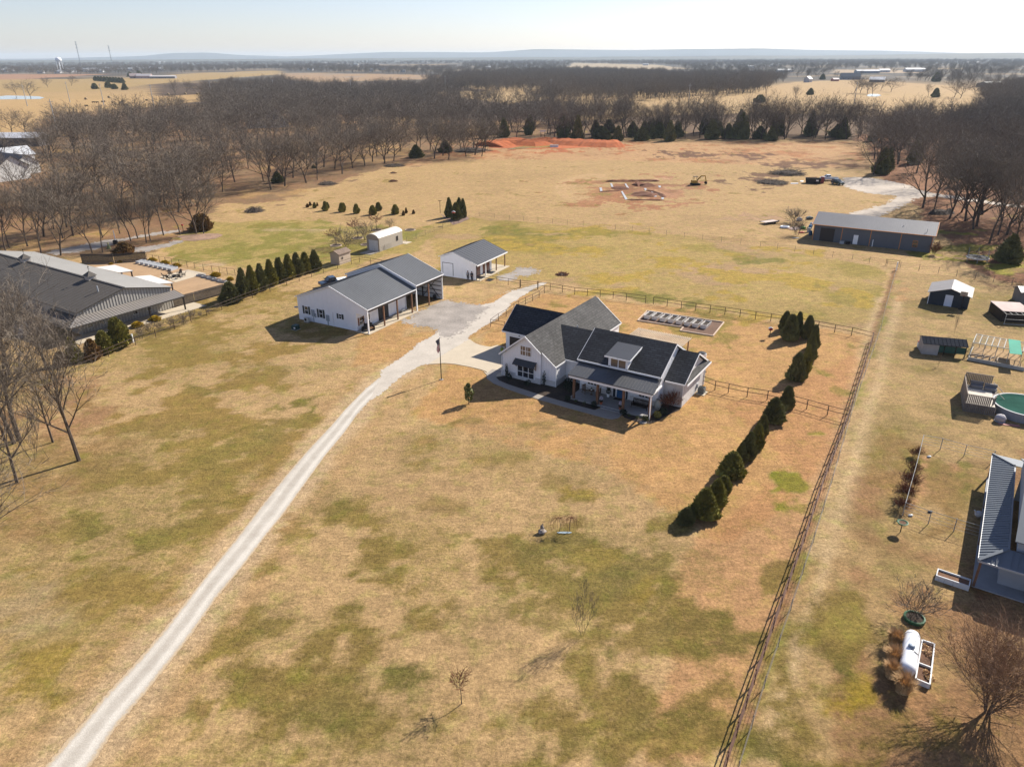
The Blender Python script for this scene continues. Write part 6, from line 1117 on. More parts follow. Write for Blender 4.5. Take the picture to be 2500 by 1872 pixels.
fence('pipe_gate', G1((2162, 648), (2194, 652)), 9, (1.3, .9, .5), pipe, rad=.03, H=1.5, category='gate', label='brown pipe gate at the corner between pasture and navy shed', names=('top_rail', 'middle_rail', 'bottom_rail'))
fence('courtyard_fence', gp(CL, [(1285, 268), (1500, 308), (1700, 345), (1850, 375), (2050, 405)]), 2.2, (1.35, .2), black, rad=.02, H=1.4, post_r=.04, label='black metal fence with slim posts behind the courtyard garden', category='fence')
def board_fence(pts, H, m_, label, w_=.14):
    o0 = pts[0]; t = empty('board_fence', (o0[0], o0[1], 0), 0, label=label, category='fence', group='board fences round the courtyard'); mb = MB(); pm = MB()
    for (a, b), (c, d) in zip(pts[:-1], pts[1:]):
        L = math.hypot(c-a, d-b); n_ = int(L/(w_+.03)); u = ((c-a)/L, (d-b)/L)
        for i in range(n_):
            s = i*(w_+.03); mb.prism([(a-o0[0]+u[0]*s, b-o0[1]+u[1]*s, 0), (a-o0[0]+u[0]*(s+w_), b-o0[1]+u[1]*(s+w_), 0), (a-o0[0]+u[0]*(s+w_), b-o0[1]+u[1]*(s+w_), H+rnd.uniform(-.02, .02)), (a-o0[0]+u[0]*s, b-o0[1]+u[1]*s, H)], (-u[1]*.03, u[0]*.03, 0))
        for z in (.3, H-.3): pm.bar((a-o0[0]+u[1]*.03, b-o0[1]-u[0]*.03, z), (c-o0[0]+u[1]*.03, d-o0[1]-u[0]*.03, z), .05, .09)
    mb.build('boards', m_, t); pm.build('rail', m_, t)
dkw = mat('dark_boards', (.045, .040, .038, 1), .85, .2, 3, streak=(1, 1, .2))
board_fence(gp(CL, [(715, 290), (1000, 290), (1285, 268)]), 1.9, dkw, 'dark wooden board fence at the far side of the courtyard'); board_fence(gp(CL, [(1495, 690), (1700, 635), (1965, 560), (2010, 545)]), 1.9, mat('grey_boards', (.12, .10, .085, 1), .9, .25, 3), 'grey brown board fence at the near side of the courtyard')
# ================= THINGS IN THE YARD =================
x, y = G(1077.6, 926.3); t = empty('flagpole', (x, y, 0), 0, label='dark flagpole with a drooping striped flag beside the gravel drive', category='flagpole')
MB().tube([(0, 0, 0), (0, 0, 3), (0, 0, 6.1)], [.07, .055, .03], 8).build('pole', dw, t); MB().blob((0, 0, 6.15), (.07, .07, .07), 8, 6, 0).build('finial', white_trim, t); MB().lathe([(0, 0), (.3, 0), (.25, .06), (0, .06)], n=12).build('base', concrete_g, t)
fl = MB(); cols = []
for i in range(7):           # a hanging flag in folds: dark canton above, red and white stripes below
    for j in range(12):
        xx = lambda k, z: -.06-.055*k*(1-.25*math.sin(z*5)); z0, z1 = 5.95-j*.15, 5.95-(j+1)*.15; w0 = 1-.06*j*.3
        fl.mi = 0 if (j < 5) else (1 if (i+j//3) % 2 else 2)
        fl.add([(xx(i, z0)*w0, .05*math.sin(i*1.9), z0-i*.05), (xx(i+1, z0)*w0, .05*math.sin((i+1)*1.9), z0-(i+1)*.05), (xx(i+1, z1)*w0, .05*math.sin((i+1)*1.9), z1-(i+1)*.05), (xx(i, z1)*w0, .05*math.sin(i*1.9), z1-i*.05)], [(0, 1, 2, 3)])
flo = fl.build('flag', [mat('flag_blue', (.012, .02, .07, 1), .8, .05, 3), mat('flag_red', (.42, .03, .03, 1), .8, .05, 3), mat('flag_white', (.75, .73, .7, 1), .8, .03, 3)], t); flo.rotation_euler = (0, 0, R(10))
def bird_box(x, y, H, label, redm, r=.14, box_=(.28, .28, .34)):
    t = empty('bird_box', (x, y, 0), 0, label=label, category='bird box'); MB().tube([(0, 0, 0), (0, 0, H)], .05, 6).build('post', dw, t); a, b, c = box_
    MB().prism([(-a/2, -b/2, H), (a/2, -b/2, H), (a/2, -b/2, H+c*.7), (0, -b/2, H+c), (-a/2, -b/2, H+c*.7)], (0, b, 0)).build('box', redm, t); r_ = MB(); r_.prism([(-a*.65, -b*.6, H+c*.62), (0, -b*.6, H+c*1.04), (0, b*.6, H+c*1.04), (-a*.65, b*.6, H+c*.62)], (0, 0, .03)); r_.prism([(a*.65, -b*.6, H+c*.62), (a*.65, b*.6, H+c*.62), (0.001, b*.6, H+c*1.04), (0.001, -b*.6, H+c*1.04)], (0, 0, .03)); r_.build('roof', steel, t)
redp = mat('red_paint', (.30, .03, .035, 1), .6, .1, 2)
x, y = gpt(CT, (705, 728)); bird_box(x, y, 1.25, 'red bird box on a post left of the curved conifer clump', redp, box_=(.5, .4, .45))
x, y = gpt(CC, (2072, 300)); bird_box(x, y, 2.9, 'pink red bird box on a tall pole at the square conifer clump', mat('coral_paint', (.55, .14, .10, 1), .6, .1, 2), box_=(.75, .5, .5))
x, y = gpt(CC, (1924, 178)); t = empty('crossbar_pole', (x, y, 0), 0, label='thin dark pole with a crossbar left of the square conifer clump', category='pole'); MB().tube([(0, 0, 0), (0, 0, 3.4)], .07, 6).build('pole', dw, t); MB().bar((-.5, 0, 3.4), (.5, 0, 3.4), .1).build('crossbar', dw, t)
x, y = gpt(CH, (1835, 400)); t = empty('garden_hook', (x, y, 0), 0, label='thin garden pole leaning at the notch of the raised bed border', category='pole'); MB().tube([(0, 0, 0), (.05, 0, .9), (.2, 0, 1.1)], .025, 6).build('pole', dw, t); MB().blob((.22, 0, 1.0), (.07, .07, .1), 8, 5, 0).build('lantern', black, t)
x, y = G(1712, 935); t = empty('hanging_feeder', (x, y, 0), 0, label='thin pole with a hanging dark feeder at the corner of the farmhouse wing', category='bird feeder'); MB().tube([(0, 0, 0), (0, 0, 1.9), (.25, 0, 2.0), (.45, 0, 1.8)], .02, 6).build('pole', dw, t); MB().blob((.45, 0, 1.62), (.08, .08, .15), 8, 6, 0).build('feeder', black, t)
# raised beds behind the farmhouse
tb = mat('timber_border', (.55, .42, .32, 1), .85, .15, 2)
bp_ = [(1525, 228), (2240, 335), (2138, 462), (1832, 412), (1862, 382), (1437, 318)]; gb_ = gp(CH, bp_)
sheet("garden_gravel", gb_, .02, mat('brown_gravel', srgb(140, 108, 88, .55), .95, .2, 3, 8), 0, 1)
bx0 = gb_[0]; t = empty('timber_border', (bx0[0], bx0[1], 0), 0, label='pale timber border round the gravel plot of the raised beds', category='border')
for (a, b), (c, d) in zip(gb_, gb_[1:]+gb_[:1]): MB().bar((a-bx0[0], b-bx0[1], .09), (c-bx0[0], d-bx0[1], .09), .16, .18).build('plank', tb, t)
soil = mat('bed_soil', (.05, .035, .026, 1), .95, .3, 4); bedm = mat('whitewashed_bed', (.60, .57, .53, 1), .7, .1, 2)
BX = [(1545, 265), (1617, 275), (1692, 290), (1766, 302), (1842, 316), (1918, 330), (1992, 342), (2070, 355)]
for i, p in enumerate(BX):
    x, y = gpt(CH, (p[0], p[1]+15)); t = empty('raised_bed', (x, y, 0), HA, label='whitewashed trough of soil, %s from the left of eight behind the farmhouse' % ORD[i], category='raised bed', group='raised garden beds behind the farmhouse')
    b = MB(); b.prism([(-.42, -1.25, 0), (-.55, -1.25, .62), (-.48, -1.25, .62), (-.35, -1.25, 0)], (0, 2.5, 0)); b.prism([(.42, -1.25, 0), (.35, -1.25, 0), (.48, -1.25, .62), (.55, -1.25, .62)], (0, 2.5, 0)); b.prism([(-.35, -1.25, 0), (.35, -1.25, 0), (.48, -1.25, .62), (-.48, -1.25, .62)], (0, .07, 0)); b.prism([(-.35, 1.18, 0), (.35, 1.18, 0), (.48, 1.18, .62), (-.48, 1.18, .62)], (0, .07, 0)); b.build('trough', bedm, t)
    MB().box(-.40, -1.17, .3, .40, 1.17, .46).build('soil', soil, t)
# barn courtyard: metal beds, fire pit and chairs
for i in range(8):
    a = i/7; x, y = gpt(CL, (1228+a*280, 290+a*62)); t = empty('metal_bed', (x, y, 0), R(-20), label='pale metal raised bed, %s from the left of the long courtyard row' % ORD[i], category='raised bed', group='metal raised beds in the courtyard'); b = MB()
    b.box(-.45, -1.0, 0, -.4, 1.0, .5); b.box(.4, -1.0, 0, .45, 1.0, .5); b.box(-.4, -1.0, 0, .4, -.95, .5); b.box(-.4, .95, 0, .4, 1.0, .5); b.build('sides', steel, t); MB().box(-.398, -.948, .1, .398, .948, .40).build('soil', mat('pale_soil', (.30, .30, .32, 1), .9, .1, 2), t)
for i in range(5):
    a = i/4; x, y = gpt(CL, (1752+a*185, 408+a*52)); t = empty('metal_bed', (x, y, 0), R(70), label='low grey metal bed, %s from the left of the short courtyard row by the hedge' % ORD[i], category='raised bed', group='metal raised beds in the courtyard'); b = MB()
    b.box(-.35, -.9, 0, -.3, .9, .35); b.box(.3, -.9, 0, .35, .9, .35); b.box(-.3, -.9, 0, .3, -.85, .35); b.box(-.3, .85, 0, .3, .9, .35); b.build('sides', steel, t); MB().box(-.298, -.848, .05, .298, .848, .28).build('soil', soil, t)
fx, fy = gpt(CL, (1520, 415)); t = empty('fire_pit', (fx, fy, .03), 0, label='dark round fire pit in the ring of courtyard chairs', category='fire pit'); MB().lathe([(.35, 0), (.5, .3), (.55, .35), (.45, .3), (0, .15)], n=16).build('bowl', black, t); MB().lathe([(.1, 0), (.3, 0), (.3, .05)], n=10).build('foot', black, t)
for i in range(6):
    a = i*1.047+.3; x, y = fx+1.75*math.cos(a), fy+1.75*math.sin(a); t = empty('garden_chair', (x, y, .03), a-R(90), label='dark slatted low chair facing the courtyard fire pit', category='chair', group='dark chairs round the fire pit')
    b = MB(); [b.box(-.3+k*.15, -.35, .30-k*0, -.18+k*.15, .2, .34) for k in range(4)]; b.build('seat', dw, t); b = MB(); [b.prism([(-.3+k*.13, .2, .30), (-.2+k*.13, .2, .30), (-.2+k*.13, .55, 1.05-abs(k-2)*.06), (-.3+k*.13, .55, 1.05-abs(k-2)*.06)], (0, .03, 0)) for k in range(5)]; b.build('backrest', dw, t)
    for s in (-.36, .36): b = MB(); b.box(s-.05, -.4, .52, s+.05, .3, .56); b.bar((s, -.35, 0), (s, -.35, .52), .06); b.bar((s, .25, 0), (s, .25, .52), .06); b.build('armrest', dw, t)
# mulch round the corner clump
sheet("mulch_bed", gp(CC, [(1920, 180), (1975, 215), (2212, 215), (2240, 240), (2140, 285), (2070, 308), (1990, 250)]), .02, mat('pink_mulch', srgb(172, 140, 124, .5), .95, .2, 3), .2, 1)
sheet("stone_bed", gp(CLT, [(1545, 700), (1650, 690), (1760, 680), (1900, 680), (1940, 695), (1880, 725), (1700, 745), (1590, 742)]), .03, mat('rock_bed', srgb(196, 160, 134, .55), .95, .3, 2.5, 8, bump=.8), .4, 1)
x, y = gpt(CLT, (1765, 650)); evergreen('brown_bush', 'ball1', x, y, 4.2, 5.2, 'rust', label='dark brown leafy bush at the foot of trees beside the gravel path', category='bush')
x, y = gpt(CLT, (1690, 440)); bare_tree('bare_bush', 'vase', x, y, 9, 2, wide=1.6, label='wide grey leafless thicket at the corner of the left wood', category='bush')
x, y = gpt(CLT, (950, 810)); t = empty('lawn_figure', (x, y, 0), 0, label='small pale green lawn ornament beside the gravel lane', category='ornament'); MB().lathe([(.5, 0), (.35, .5), (.2, .8), (.1, 1.1), (0, 1.15)], n=10).build('body', mat('mossy_stone', (.20, .22, .10, 1), .9, .2, 3), t); MB().blob((0, 0, 1.25), (.16, .16, .18), 8, 6, 0).build('head', mat('pale_yellow', (.6, .55, .2, 1)), t)
x, y = gpt(CLT, (1012, 770)); t = empty('signpost', (x, y, 0), 0, label='pale slim post with a dark box at the edge of the gravel lane', category='post'); MB().tube([(0, 0, 0), (0, 0, 3.2)], .09, 6).build('post', white_trim, t); MB().box(-.5, -.35, 0, .3, .35, .9).build('box', dw, t)
for i, p in enumerate(((1597, 660), (1662, 655))): x, y = gpt(CLT, p); t = empty('red_lantern_post', (x, y, 0), 0, label=['left one of two red topped posts among the lane trees', 'right one of two red topped posts among the lane trees'][i], category='post', group='red topped posts'); MB().tube([(0, 0, 0), (0, 0, 1.4)], .06, 6).build('post', dw, t); MB().box(-.2, -.2, 1.4, .2, .2, 1.75).build('top', redp, t)
x, y = gpt(CL, (1160, 985)); t = empty('white_pipe', (x, y, 0), 0, label='white upright pipe by the fence at the tallest barn conifer', category='pipe'); MB().tube([(0, 0, 0), (0, 0, 1.3)], .16, 8).build('pipe', white_trim, t); MB().lathe([(.19, 1.3), (.1, 1.38), (0, 1.4)], n=10).build('cap', steel, t)
# odd wire ornament in the front lawn: rock, pale basin and drooping twigs
CO = cv(1300, 1260, 15.8)
x, y = gpt(CO, (370, 650)); t = empty('driftwood', (x, y, 0), .4, label='piebald white and brown chunk of driftwood in the front lawn', category='driftwood'); b = MB(); b.blob((0, 0, .18), (.42, .28, .22), 10, 7, .3, 4); b.blob((.12, .25, .38), (.17, .14, .38), 8, 7, .3, 5); b.build('wood', mat('piebald_wood', (.62, .55, .48, 1), .9, .3, 3, col2=(.06, .03, .02, 1)), t)
x, y = gpt(CO, (1230, 640)); t = empty('blue_basin', (x, y, 0), 0, label='small pale blue narrow basin under the drooping twigs in the front lawn', category='basin'); MB().lathe([(0, 0), (.6, 0), (.7, .06), (.6, .05), (0, .03)], n=18, sy=.2).build('basin', mat('pale_blue', (.34, .42, .46, 1), .6, .15, 3), t)
for i, (p, s) in enumerate((((1050, 590), -1), ((1440, 590), 1))):
    x, y = gpt(CO, p); t = empty('weeping_sapling', (x, y, 0), 0, label='tiny weeping leafless sapling, %s one over the pale basin' % ('left' if s < 0 else 'right'), category='tree', group='weeping saplings in the front lawn'); q = random.Random(i+3); T = MB(); K = MB()
    T.tube([(0, 0, 0), (-.05*s, 0, .8), (.1*s, 0, 1.5)], [.03, .025, .015], 5)
    for _ in range(46):
        a = q.uniform(0, 6.28); r_ = q.uniform(.3, 1.1); pts_ = [(.1*s, 0, 1.45), (.1*s+r_*.5*math.cos(a), r_*.5*math.sin(a), 1.55), (.1*s+r_*math.cos(a), r_*math.sin(a), 1.2), (.1*s+r_*1.1*math.cos(a), r_*1.1*math.sin(a), q.uniform(.4, .9))]; K.tube(pts_, .008, 3, cap=False)
    T.build('trunk', bark, t); K.build('crown', twig_r, t)
# ---- two people by the garage
def person(x, y, rz_, label, shirt, trousers, hair, hood=False, arms=((.0, 0), (.0, 0))):
    t = empty('person', (x, y, 0), rz_, label=label, category='person'); skin = mat('skin', (.38, .22, .15, 1), .6, .05, 3)
    def skinned(name, verts, edges, radii, m_, root=0, lv=2):
        me = bpy.data.meshes.new(name); me.from_pydata(verts, edges, []); o = bpy.data.objects.new(name, me); COL.objects.link(o); o.parent = t; me.materials.append(m_)
        sk_ = o.modifiers.new('skin', 'SKIN'); 
        for i, r_ in enumerate(radii): me.skin_vertices[0].data[i].radius = (r_ if hasattr(r_, '__len__') else (r_, r_)); me.skin_vertices[0].data[i].use_root = i == root
        sb_ = o.modifiers.new('sub', 'SUBSURF'); sb_.levels = lv; sb_.render_levels = lv; return o
    vs = [(0, 0, .95), (0, .01, 1.15), (0, .01, 1.38), (0, 0, 1.50), (0, -.01, 1.58), (0, -.02, 1.66), (0, -.02, 1.74)]; r_ = [(.15, .11), (.14, .10), (.17, .11), (.06, .06), (.075, .085), (.085, .10), (.06, .07)]; es = [(0, 1), (1, 2), (2, 3), (3, 4), (4, 5), (5, 6)]
    for s in (-1, 1):
        k = len(vs); vs += [(s*.10, 0, .88), (s*.11, -.02, .50), (s*.11, .03, .10), (s*.12, -.10, .04)]; r_ += [.095, .065, .045, .04]; es += [(0, k), (k, k+1), (k+1, k+2), (k+2, k+3)]
        k = len(vs); vs += [(s*.19, .0, 1.40), (s*.25, .02, 1.12), (s*.20, -.12, .93), (s*.18, -.17, .87)]; r_ += [.06, .045, .032, .035]; es += [(2, k), (k, k+1), (k+1, k+2), (k+2, k+3)]
    body = skinned('body', vs, es, r_, skin)
    import_f = MB(); import_f.blob((0, -.115, 1.655), (.015, .02, .02), 6, 4, 0); import_f.build('nose', skin, t)
    for s in (-1, 1):
        f_ = MB()
        for k in range(4): f_.tube([(s*(.165+.012*k), -.18, .86), (s*(.165+.012*k), -.20, .82-.006*(k % 3)), (s*(.165+.012*k), -.19, .785)], [.009, .008, .006], 5)
        f_.tube([(s*.155, -.17, .87), (s*.145, -.20, .84)], [.010, .007], 5); f_.build('fingers', skin, t)
    e_ = MB(); [e_.blob((s*.032, -.105, 1.675), (.009, .008, .007), 6, 4, 0) for s in (-1, 1)]; e_.build('eyes', black, t)
    vs = [(0, 0, .92), (0, .01, 1.15), (0, .01, 1.38), (0, 0, 1.46)]; r_ = [(.175, .13), (.165, .125), (.195, .135), (.09, .08)]; es = [(0, 1), (1, 2), (2, 3)]
    for s in (-1, 1): k = len(vs); vs += [(s*.19, 0, 1.40), (s*.25, .02, 1.12), (s*.205, -.11, .96)]; r_ += [.08, .062, .05]; es += [(2, k), (k, k+1), (k+1, k+2)]
    skinned('jacket', vs, es, r_, shirt)
    vs = [(0, 0, .93)]; r_ = [(.165, .125)]; es = []
    for s in (-1, 1): k = len(vs); vs += [(s*.10, 0, .84), (s*.11, -.02, .50), (s*.115, .03, .10)]; r_ += [.11, .085, .07]; es += [(0, k), (k, k+1), (k+1, k+2)]
    skinned('trousers', vs, es, r_, trousers)
    h = MB(); h.blob((0, .015, 1.70), (.095, .115, .09), 12, 8, .02, 1); h.build('hair', hair, t)
    for s in (-1, 1): MB().prism([(s*.12-.05, -.19, 0), (s*.12+.05, -.19, 0), (s*.12+.05, -.19, .06), (s*.12-.05, -.19, .06)], (0, .28, 0)).build('shoe', black, t)
    return t
grey_c = mat('grey_cloth', (.26, .28, .30, 1), .9, .1, 4); dark_c = mat('dark_cloth', (.02, .022, .03, 1), .9, .1, 4); hair = mat('dark_hair', (.03, .022, .018, 1), .8, .2, 5)
x, y = gpt(C2, (1704, 378)); person(x, y, R(-30), 'person in a light grey top and dark trousers standing at the garage wall', grey_c, dark_c, mat('grey_hair', (.2, .18, .17, 1), .8, .2, 5))
x, y = gpt(C2, (1740, 384)); person(x, y, R(-20), 'shorter person dressed all in black beside the garage corner', dark_c, dark_c, hair)
# ---- vehicles
rubber = mat('tyre_rubber', (.012, .012, .013, 1), .85, .1, 4)
def vehicle(name, loc, rz_, L, W, H, paint, label, cat, prof, roofz, cab, bed=None, win_dark=glass):
    """side profile extruded and pulled in toward the roof; cab=(x0,x1) glasshouse"""
    t = empty(name, loc, rz_, label=label, category=cat); b = MB(); hw = W/2
    b.prism([(x, -hw, z) for x, z in prof], (0, W, 0)); body = b.build('body', paint, t)
    bv = body.modifiers.new('soft', 'BEVEL'); bv.width = .06; bv.segments = 3
    x0, x1, x2, x3 = cab; zb, zt = prof[-1][1] if False else roofz-.52, roofz
    g_ = MB(); lo = [(x0, -hw*.92, zb), (x3, -hw*.92, zb), (x3, hw*.92, zb), (x0, hw*.92, zb)]; hi = [(x1, -hw*.78, zt), (x2, -hw*.78, zt), (x2, hw*.78, zt), (x1, hw*.78, zt)]
    g_.add(lo+hi, [(0, 1, 5, 4), (1, 2, 6, 5), (2, 3, 7, 6), (3, 0, 4, 7)]); g_.build('windows', win_dark, t)
    r_ = MB(); r_.box(x1-.02, -hw*.8, zt-.02, x2+.02, hw*.8, zt+.05); 
    for s in (-1, 1):
        for (a, b_) in ((x0, x1), ((x0+x3)/2, (x1+x2)/2), (x3, x2)): r_.bar((a, s*hw*.93, zb), (b_, s*hw*.79, zt), .07)
    ro = r_.build('cabin_roof', paint, t); wm = None
    for x in (L*.31, -L*.30):
        for s in (-1, 1):
            w_ = MB(); w_.lathe([(.0, -.11), (.37, -.11), (.39, -.06), (.39, .06), (.37, .11), (0, .11)], n=18); o = w_.build('wheel', rubber, t); o.location = (x, s*(hw-.08), .39); o.rotation_euler = (R(90), 0, 0); MB().lathe([(0, -.125), (.2, -.125), (.22, -.105)], n=12).build('rim', steel, o); MB().lathe([(0, .125), (.2, .125), (.22, .105)], n=12).build('rim', steel, o)
    for s in (-1, 1):
        MB().box(L/2-.06, s*hw*.78-.14, .72, L/2+.015, s*hw*.78+.14, .88).build('headlight', mat('lamp_glass', (.6, .6, .6, 1), .2, .05, 3), t); MB().box(-L/2-.015, s*hw*.82-.09, .75, -L/2+.05, s*hw*.82+.09, 1.0).build('tail_light', redp, t)
        MB().box(x3*.9+.05, s*(hw+.02)-(.12 if s < 0 else 0), zb+.05, x3*.9+.2, s*(hw+.02)+(.12 if s > 0 else 0), zb+.22).build('mirror', paint, t)
    if bed: MB().box(bed[0], -hw*.8, bed[2], bed[1], hw*.8, bed[2]+.02).build('bed', bed[3], t)
    return t
PK = lambda L: [(-L/2, .45), (L/2-.1, .42), (L/2, .6), (L/2-.05, .98), (L/2-1.35, 1.12), (L*.02, 1.15), (-L/2, 1.15)]
white_p = mat('white_car_paint', (.72, .74, .76, 1), .25, .02, 1, spec=.6); dark_p = mat('dark_green_paint', (.02, .04, .035, 1), .25, .05, 1, spec=.6); blue_p = mat('dark_blue_paint', (.02, .04, .075, 1), .25, .05, 1, spec=.6)
x, y = gpt(CF, (1400, 282)); vehicle('pickup_truck', (x, y, 0), R(172), 5.9, 2.0, 1.9, white_p, 'white pickup truck parked at the end of the far gravel pad', 'pickup truck', PK(5.9), 1.9, (-.5, -.3, .9, 1.5), bed=(-2.8, -.7, 1.16, black))
x, y = gpt(CF, (1550, 350)); vehicle('parked_car', (x, y, 0), R(-70), 4.6, 1.9, 1.65, dark_p, 'dark green vehicle parked in front of the white pickup truck', 'car', [(-2.3, .4), (2.2, .4), (2.3, .6), (2.2, .95), (1.0, 1.05), (-2.25, 1.1)], 1.7, (-2.1, -1.8, .2, .9))
x, y = gpt(C2, (500, 432)); vehicle('pickup_truck', (x, y, 0), R(212), 5.6, 1.95, 1.8, blue_p, 'dark blue pickup with a white bed cover half hidden behind the workshop', 'pickup truck', PK(5.6), 1.8, (-.4, -.2, .9, 1.5), bed=(-2.7, -.6, 1.17, white_trim))
# dumpster, portable toilet
x, y = gpt(CF, (1130, 330)); t = empty('dumpster', (x, y, 0), R(-18), label='black open dumpster at the edge of the back field', category='dumpster'); b = MB()
b.prism([(-2.2, -1.1, .2), (2.2, -1.1, .2), (2.5, -1.2, 1.75), (-2.5, -1.2, 1.75)], (0, .1, 0)); b.prism([(-2.2, 1.1, .2), (2.2, 1.1, .2), (2.5, 1.2, 1.75), (-2.5, 1.2, 1.75)], (0, -.1, 0)); b.prism([(-2.2, -1.0, .2), (-2.2, 1.0, .2), (-2.5, 1.1, 1.75), (-2.5, -1.1, 1.75)], (.1, 0, 0)); b.prism([(2.2, -1.0, .2), (2.2, 1.0, .2), (2.5, 1.1, 1.75), (2.5, -1.1, 1.75)], (-.1, 0, 0)); b.box(-2.2, -1.0, .2, 2.2, 1.0, .3); b.build('bin', black, t)
b = MB(); [b.box(-2.3+i*.75, -1.24, .3, -2.2+i*.75, -1.16, 1.7) for i in range(7)]; b.build('ribs', black, t); MB().box(.9, -1.25, .9, 1.7, -1.241, 1.35).build('notice', white_trim, t)
x, y = gpt(CF, (1285, 328)); t = empty('portable_toilet', (x, y, 0), R(-20), label='red portable toilet right of the black dumpster', category='portable toilet'); MB().box(-.6, -.6, 0, .6, .6, 2.1).build('cabin', mat('faded_red_plastic', (.36, .07, .06, 1), .6, .1, 2), t); MB().box(-.45, -.63, .1, .45, -.603, 1.95).build('door', mat('faded_red_door', (.30, .055, .05, 1), .6, .1, 2), t); MB().lathe([(.62, 2.1), (.5, 2.25), (0, 2.35)], n=14).build('roof', mat('pale_plastic', (.6, .55, .52, 1)), t)
for p, rz_, col, lb in (((820, 335), .2, (.62, .68, .76), 'pale blue sheet lying in the field left of the dumpster'), ((945, 300), 1.2, (.75, .70, .62), 'white plank lying on the ground near the dumpster')): x, y = gpt(CF, p); t = empty('ground_sheet', (x, y, .02), rz_, label=lb, category='sheet'); MB().prism([(-1.5, -.5, 0), (1.2, -.7, 0), (1.6, .3, 0), (-1.0, .6, 0)], (0, 0, .12)).build('sheet', mat('s'+lb[:5].strip(), (*col, 1), .6, .1, 2), t)
# excavator
x, y = gpt(cv(1420, 430, 6.9125), (1915, 150)); t = empty('excavator', (x, y, 0), R(8), label='small yellow excavator with its arm folded down beside the building plot', category='excavator'); yel = mat('machine_yellow', (.42, .26, .035, 1), .5, .15, 2)
for s in (-.85, .85): MB().prism([(-1.5, s-.22, .12), (-1.2, s-.22, 0), (1.2, s-.22, 0), (1.5, s-.22, .12), (1.5, s-.22, .48), (1.25, s-.22, .62), (-1.25, s-.22, .62), (-1.5, s-.22, .48)], (0, .44, 0)).build('track', rubber, t)
MB().box(-1.3, -.8, .68, .5, .8, 1.6).build('body', yel, t); cb = MB(); cb.box(-.9, -.8, 2.75, .5, .3, 2.85); [cb.bar((a, b_, 1.6), (a, b_, 2.75), .09) for a in (-.85, .45) for b_ in (-.75, .25)]; cb.build('canopy', dw, t)
b = MB(); b.bar((.4, .2, 1.2), (2.0, .2, 2.9), .3, .35); b.bar((2.0, .2, 2.9), (3.3, .2, 2.9), .28, .32); b.build('boom', yel, t); MB().bar((3.3, .2, 3.0), (3.9, .2, 1.0), .22, .26).build('arm', yel, t); MB().prism([(3.5, -.1, 1.1), (4.2, -.1, .9), (4.2, -.1, .2), (3.7, -.1, .1), (3.3, -.1, .5)], (0, .6, 0)).build('bucket', dw, t); MB().bar((2.2, .45, 2.4), (3.0, .45, 2.7), .1).build('ram', steel, t); MB().box(1.3, -1.0, .2, 1.6, 1.0, .6).build('blade', yel, t)
# building plot: trench edges and pale forms
CE = cv(1420, 430, 6.9125); clay = mat('dug_clay', srgb(150, 96, 66, .5), .95, .25, .8, 6, bump=.6)
formm = mat('pale_footing', (.36, .37, .39, 1), .8, .08, 1)
for i, pl_ in enumerate(([(480, 130), (510, 125), (535, 185), (505, 190)], [(300, 200), (340, 200), (352, 255), (315, 262)], [(725, 135), (750, 130), (795, 200), (770, 212)], [(665, 265), (690, 258), (775, 395), (735, 400)], [(1050, 212), (1090, 210), (1100, 240), (1075, 250)], [(1170, 255), (1205, 250), (1210, 280), (1180, 285)], [(1290, 170), (1330, 165), (1340, 195), (1305, 198)], [(1210, 330), (1260, 325), (1265, 350), (1225, 355)], [(1300, 290), (1330, 288), (1335, 318), (1308, 322)], [(1345, 365), (1385, 362), (1390, 392), (1350, 398)])):
    g4 = gp(CE, pl_); cx_ = sum(a for a, _ in g4)/4; cy_ = sum(b for _, b in g4)/4; MB().prism([(a-cx_, b-cy_, .10) for a, b in g4][::-1], (0, 0, -.12)).build('footing_form', formm, None, label='pale concrete footing piece set in the dug building plot', category='footing', group='pale footing pieces in the building plot').location = (cx_, cy_, 0)
def berm(name, pts, w_, h_, m_, jit=.25, **kw):
    mb = MB(); p = resample(pts, 1.2); n_ = len(p)
    for i in range(n_):
        a = p[max(i-1, 0)]; c = p[min(i+1, n_-1)]; dx, dy = c[0]-a[0], c[1]-a[1]; L = math.hypot(dx, dy)+1e-6; nx_, ny_ = -dy/L, dx/L; e = .25 if i in (0, n_-1) else 1
        for k, (o, z) in enumerate(((-1, -.02), (-.45, .7), (.1, 1), (.6, .55), (1, -.02))): r_ = rnd.uniform(1-jit, 1+jit); mb.v.append((p[i][0]+nx_*o*w_*r_*e, p[i][1]+ny_*o*w_*r_*e, z*h_*r_*e if z > 0 else z))
    mb.f = [(i*5+k, (i+1)*5+k, (i+1)*5+k+1, i*5+k+1) for i in range(n_-1) for k in range(4)]; mb.m = [0]*len(mb.f); o = mb.build(name, m_); tag(o, **kw); return o
for pts, w_, h_, lb in (([(400, 95), (900, 88), (1320, 90)], 1.2, .5, 'long ridge of dug earth along the far side of the building plot'), ([(850, 150), (1000, 150), (1230, 175)], 3.5, .8, 'dark heap of dug earth in the upper middle of the building plot'), ([(500, 205), (650, 210), (780, 225)], 3, .6, 'dark heap of dug earth at the upper left of the building plot'), ([(940, 280), (1050, 310), (1200, 350)], 4, .7, 'dark heap of dug earth in the lower middle of the building plot'), ([(760, 405), (1080, 405), (1400, 415)], .9, .3, 'low ridge of earth along the near side of the building plot'), ([(290, 270), (480, 258), (680, 250)], .9, .3, 'low ridge of earth at the left of the building plot'), ([(1080, 235), (1200, 265), (1320, 300), (1400, 360)], 1., .35, 'stepped ridge of earth at the right of the building plot')): berm('earth_heap', gp(CE, pts), w_, h_, clay, label=lb, category='earth heap', group='earth heaps of the building plot')
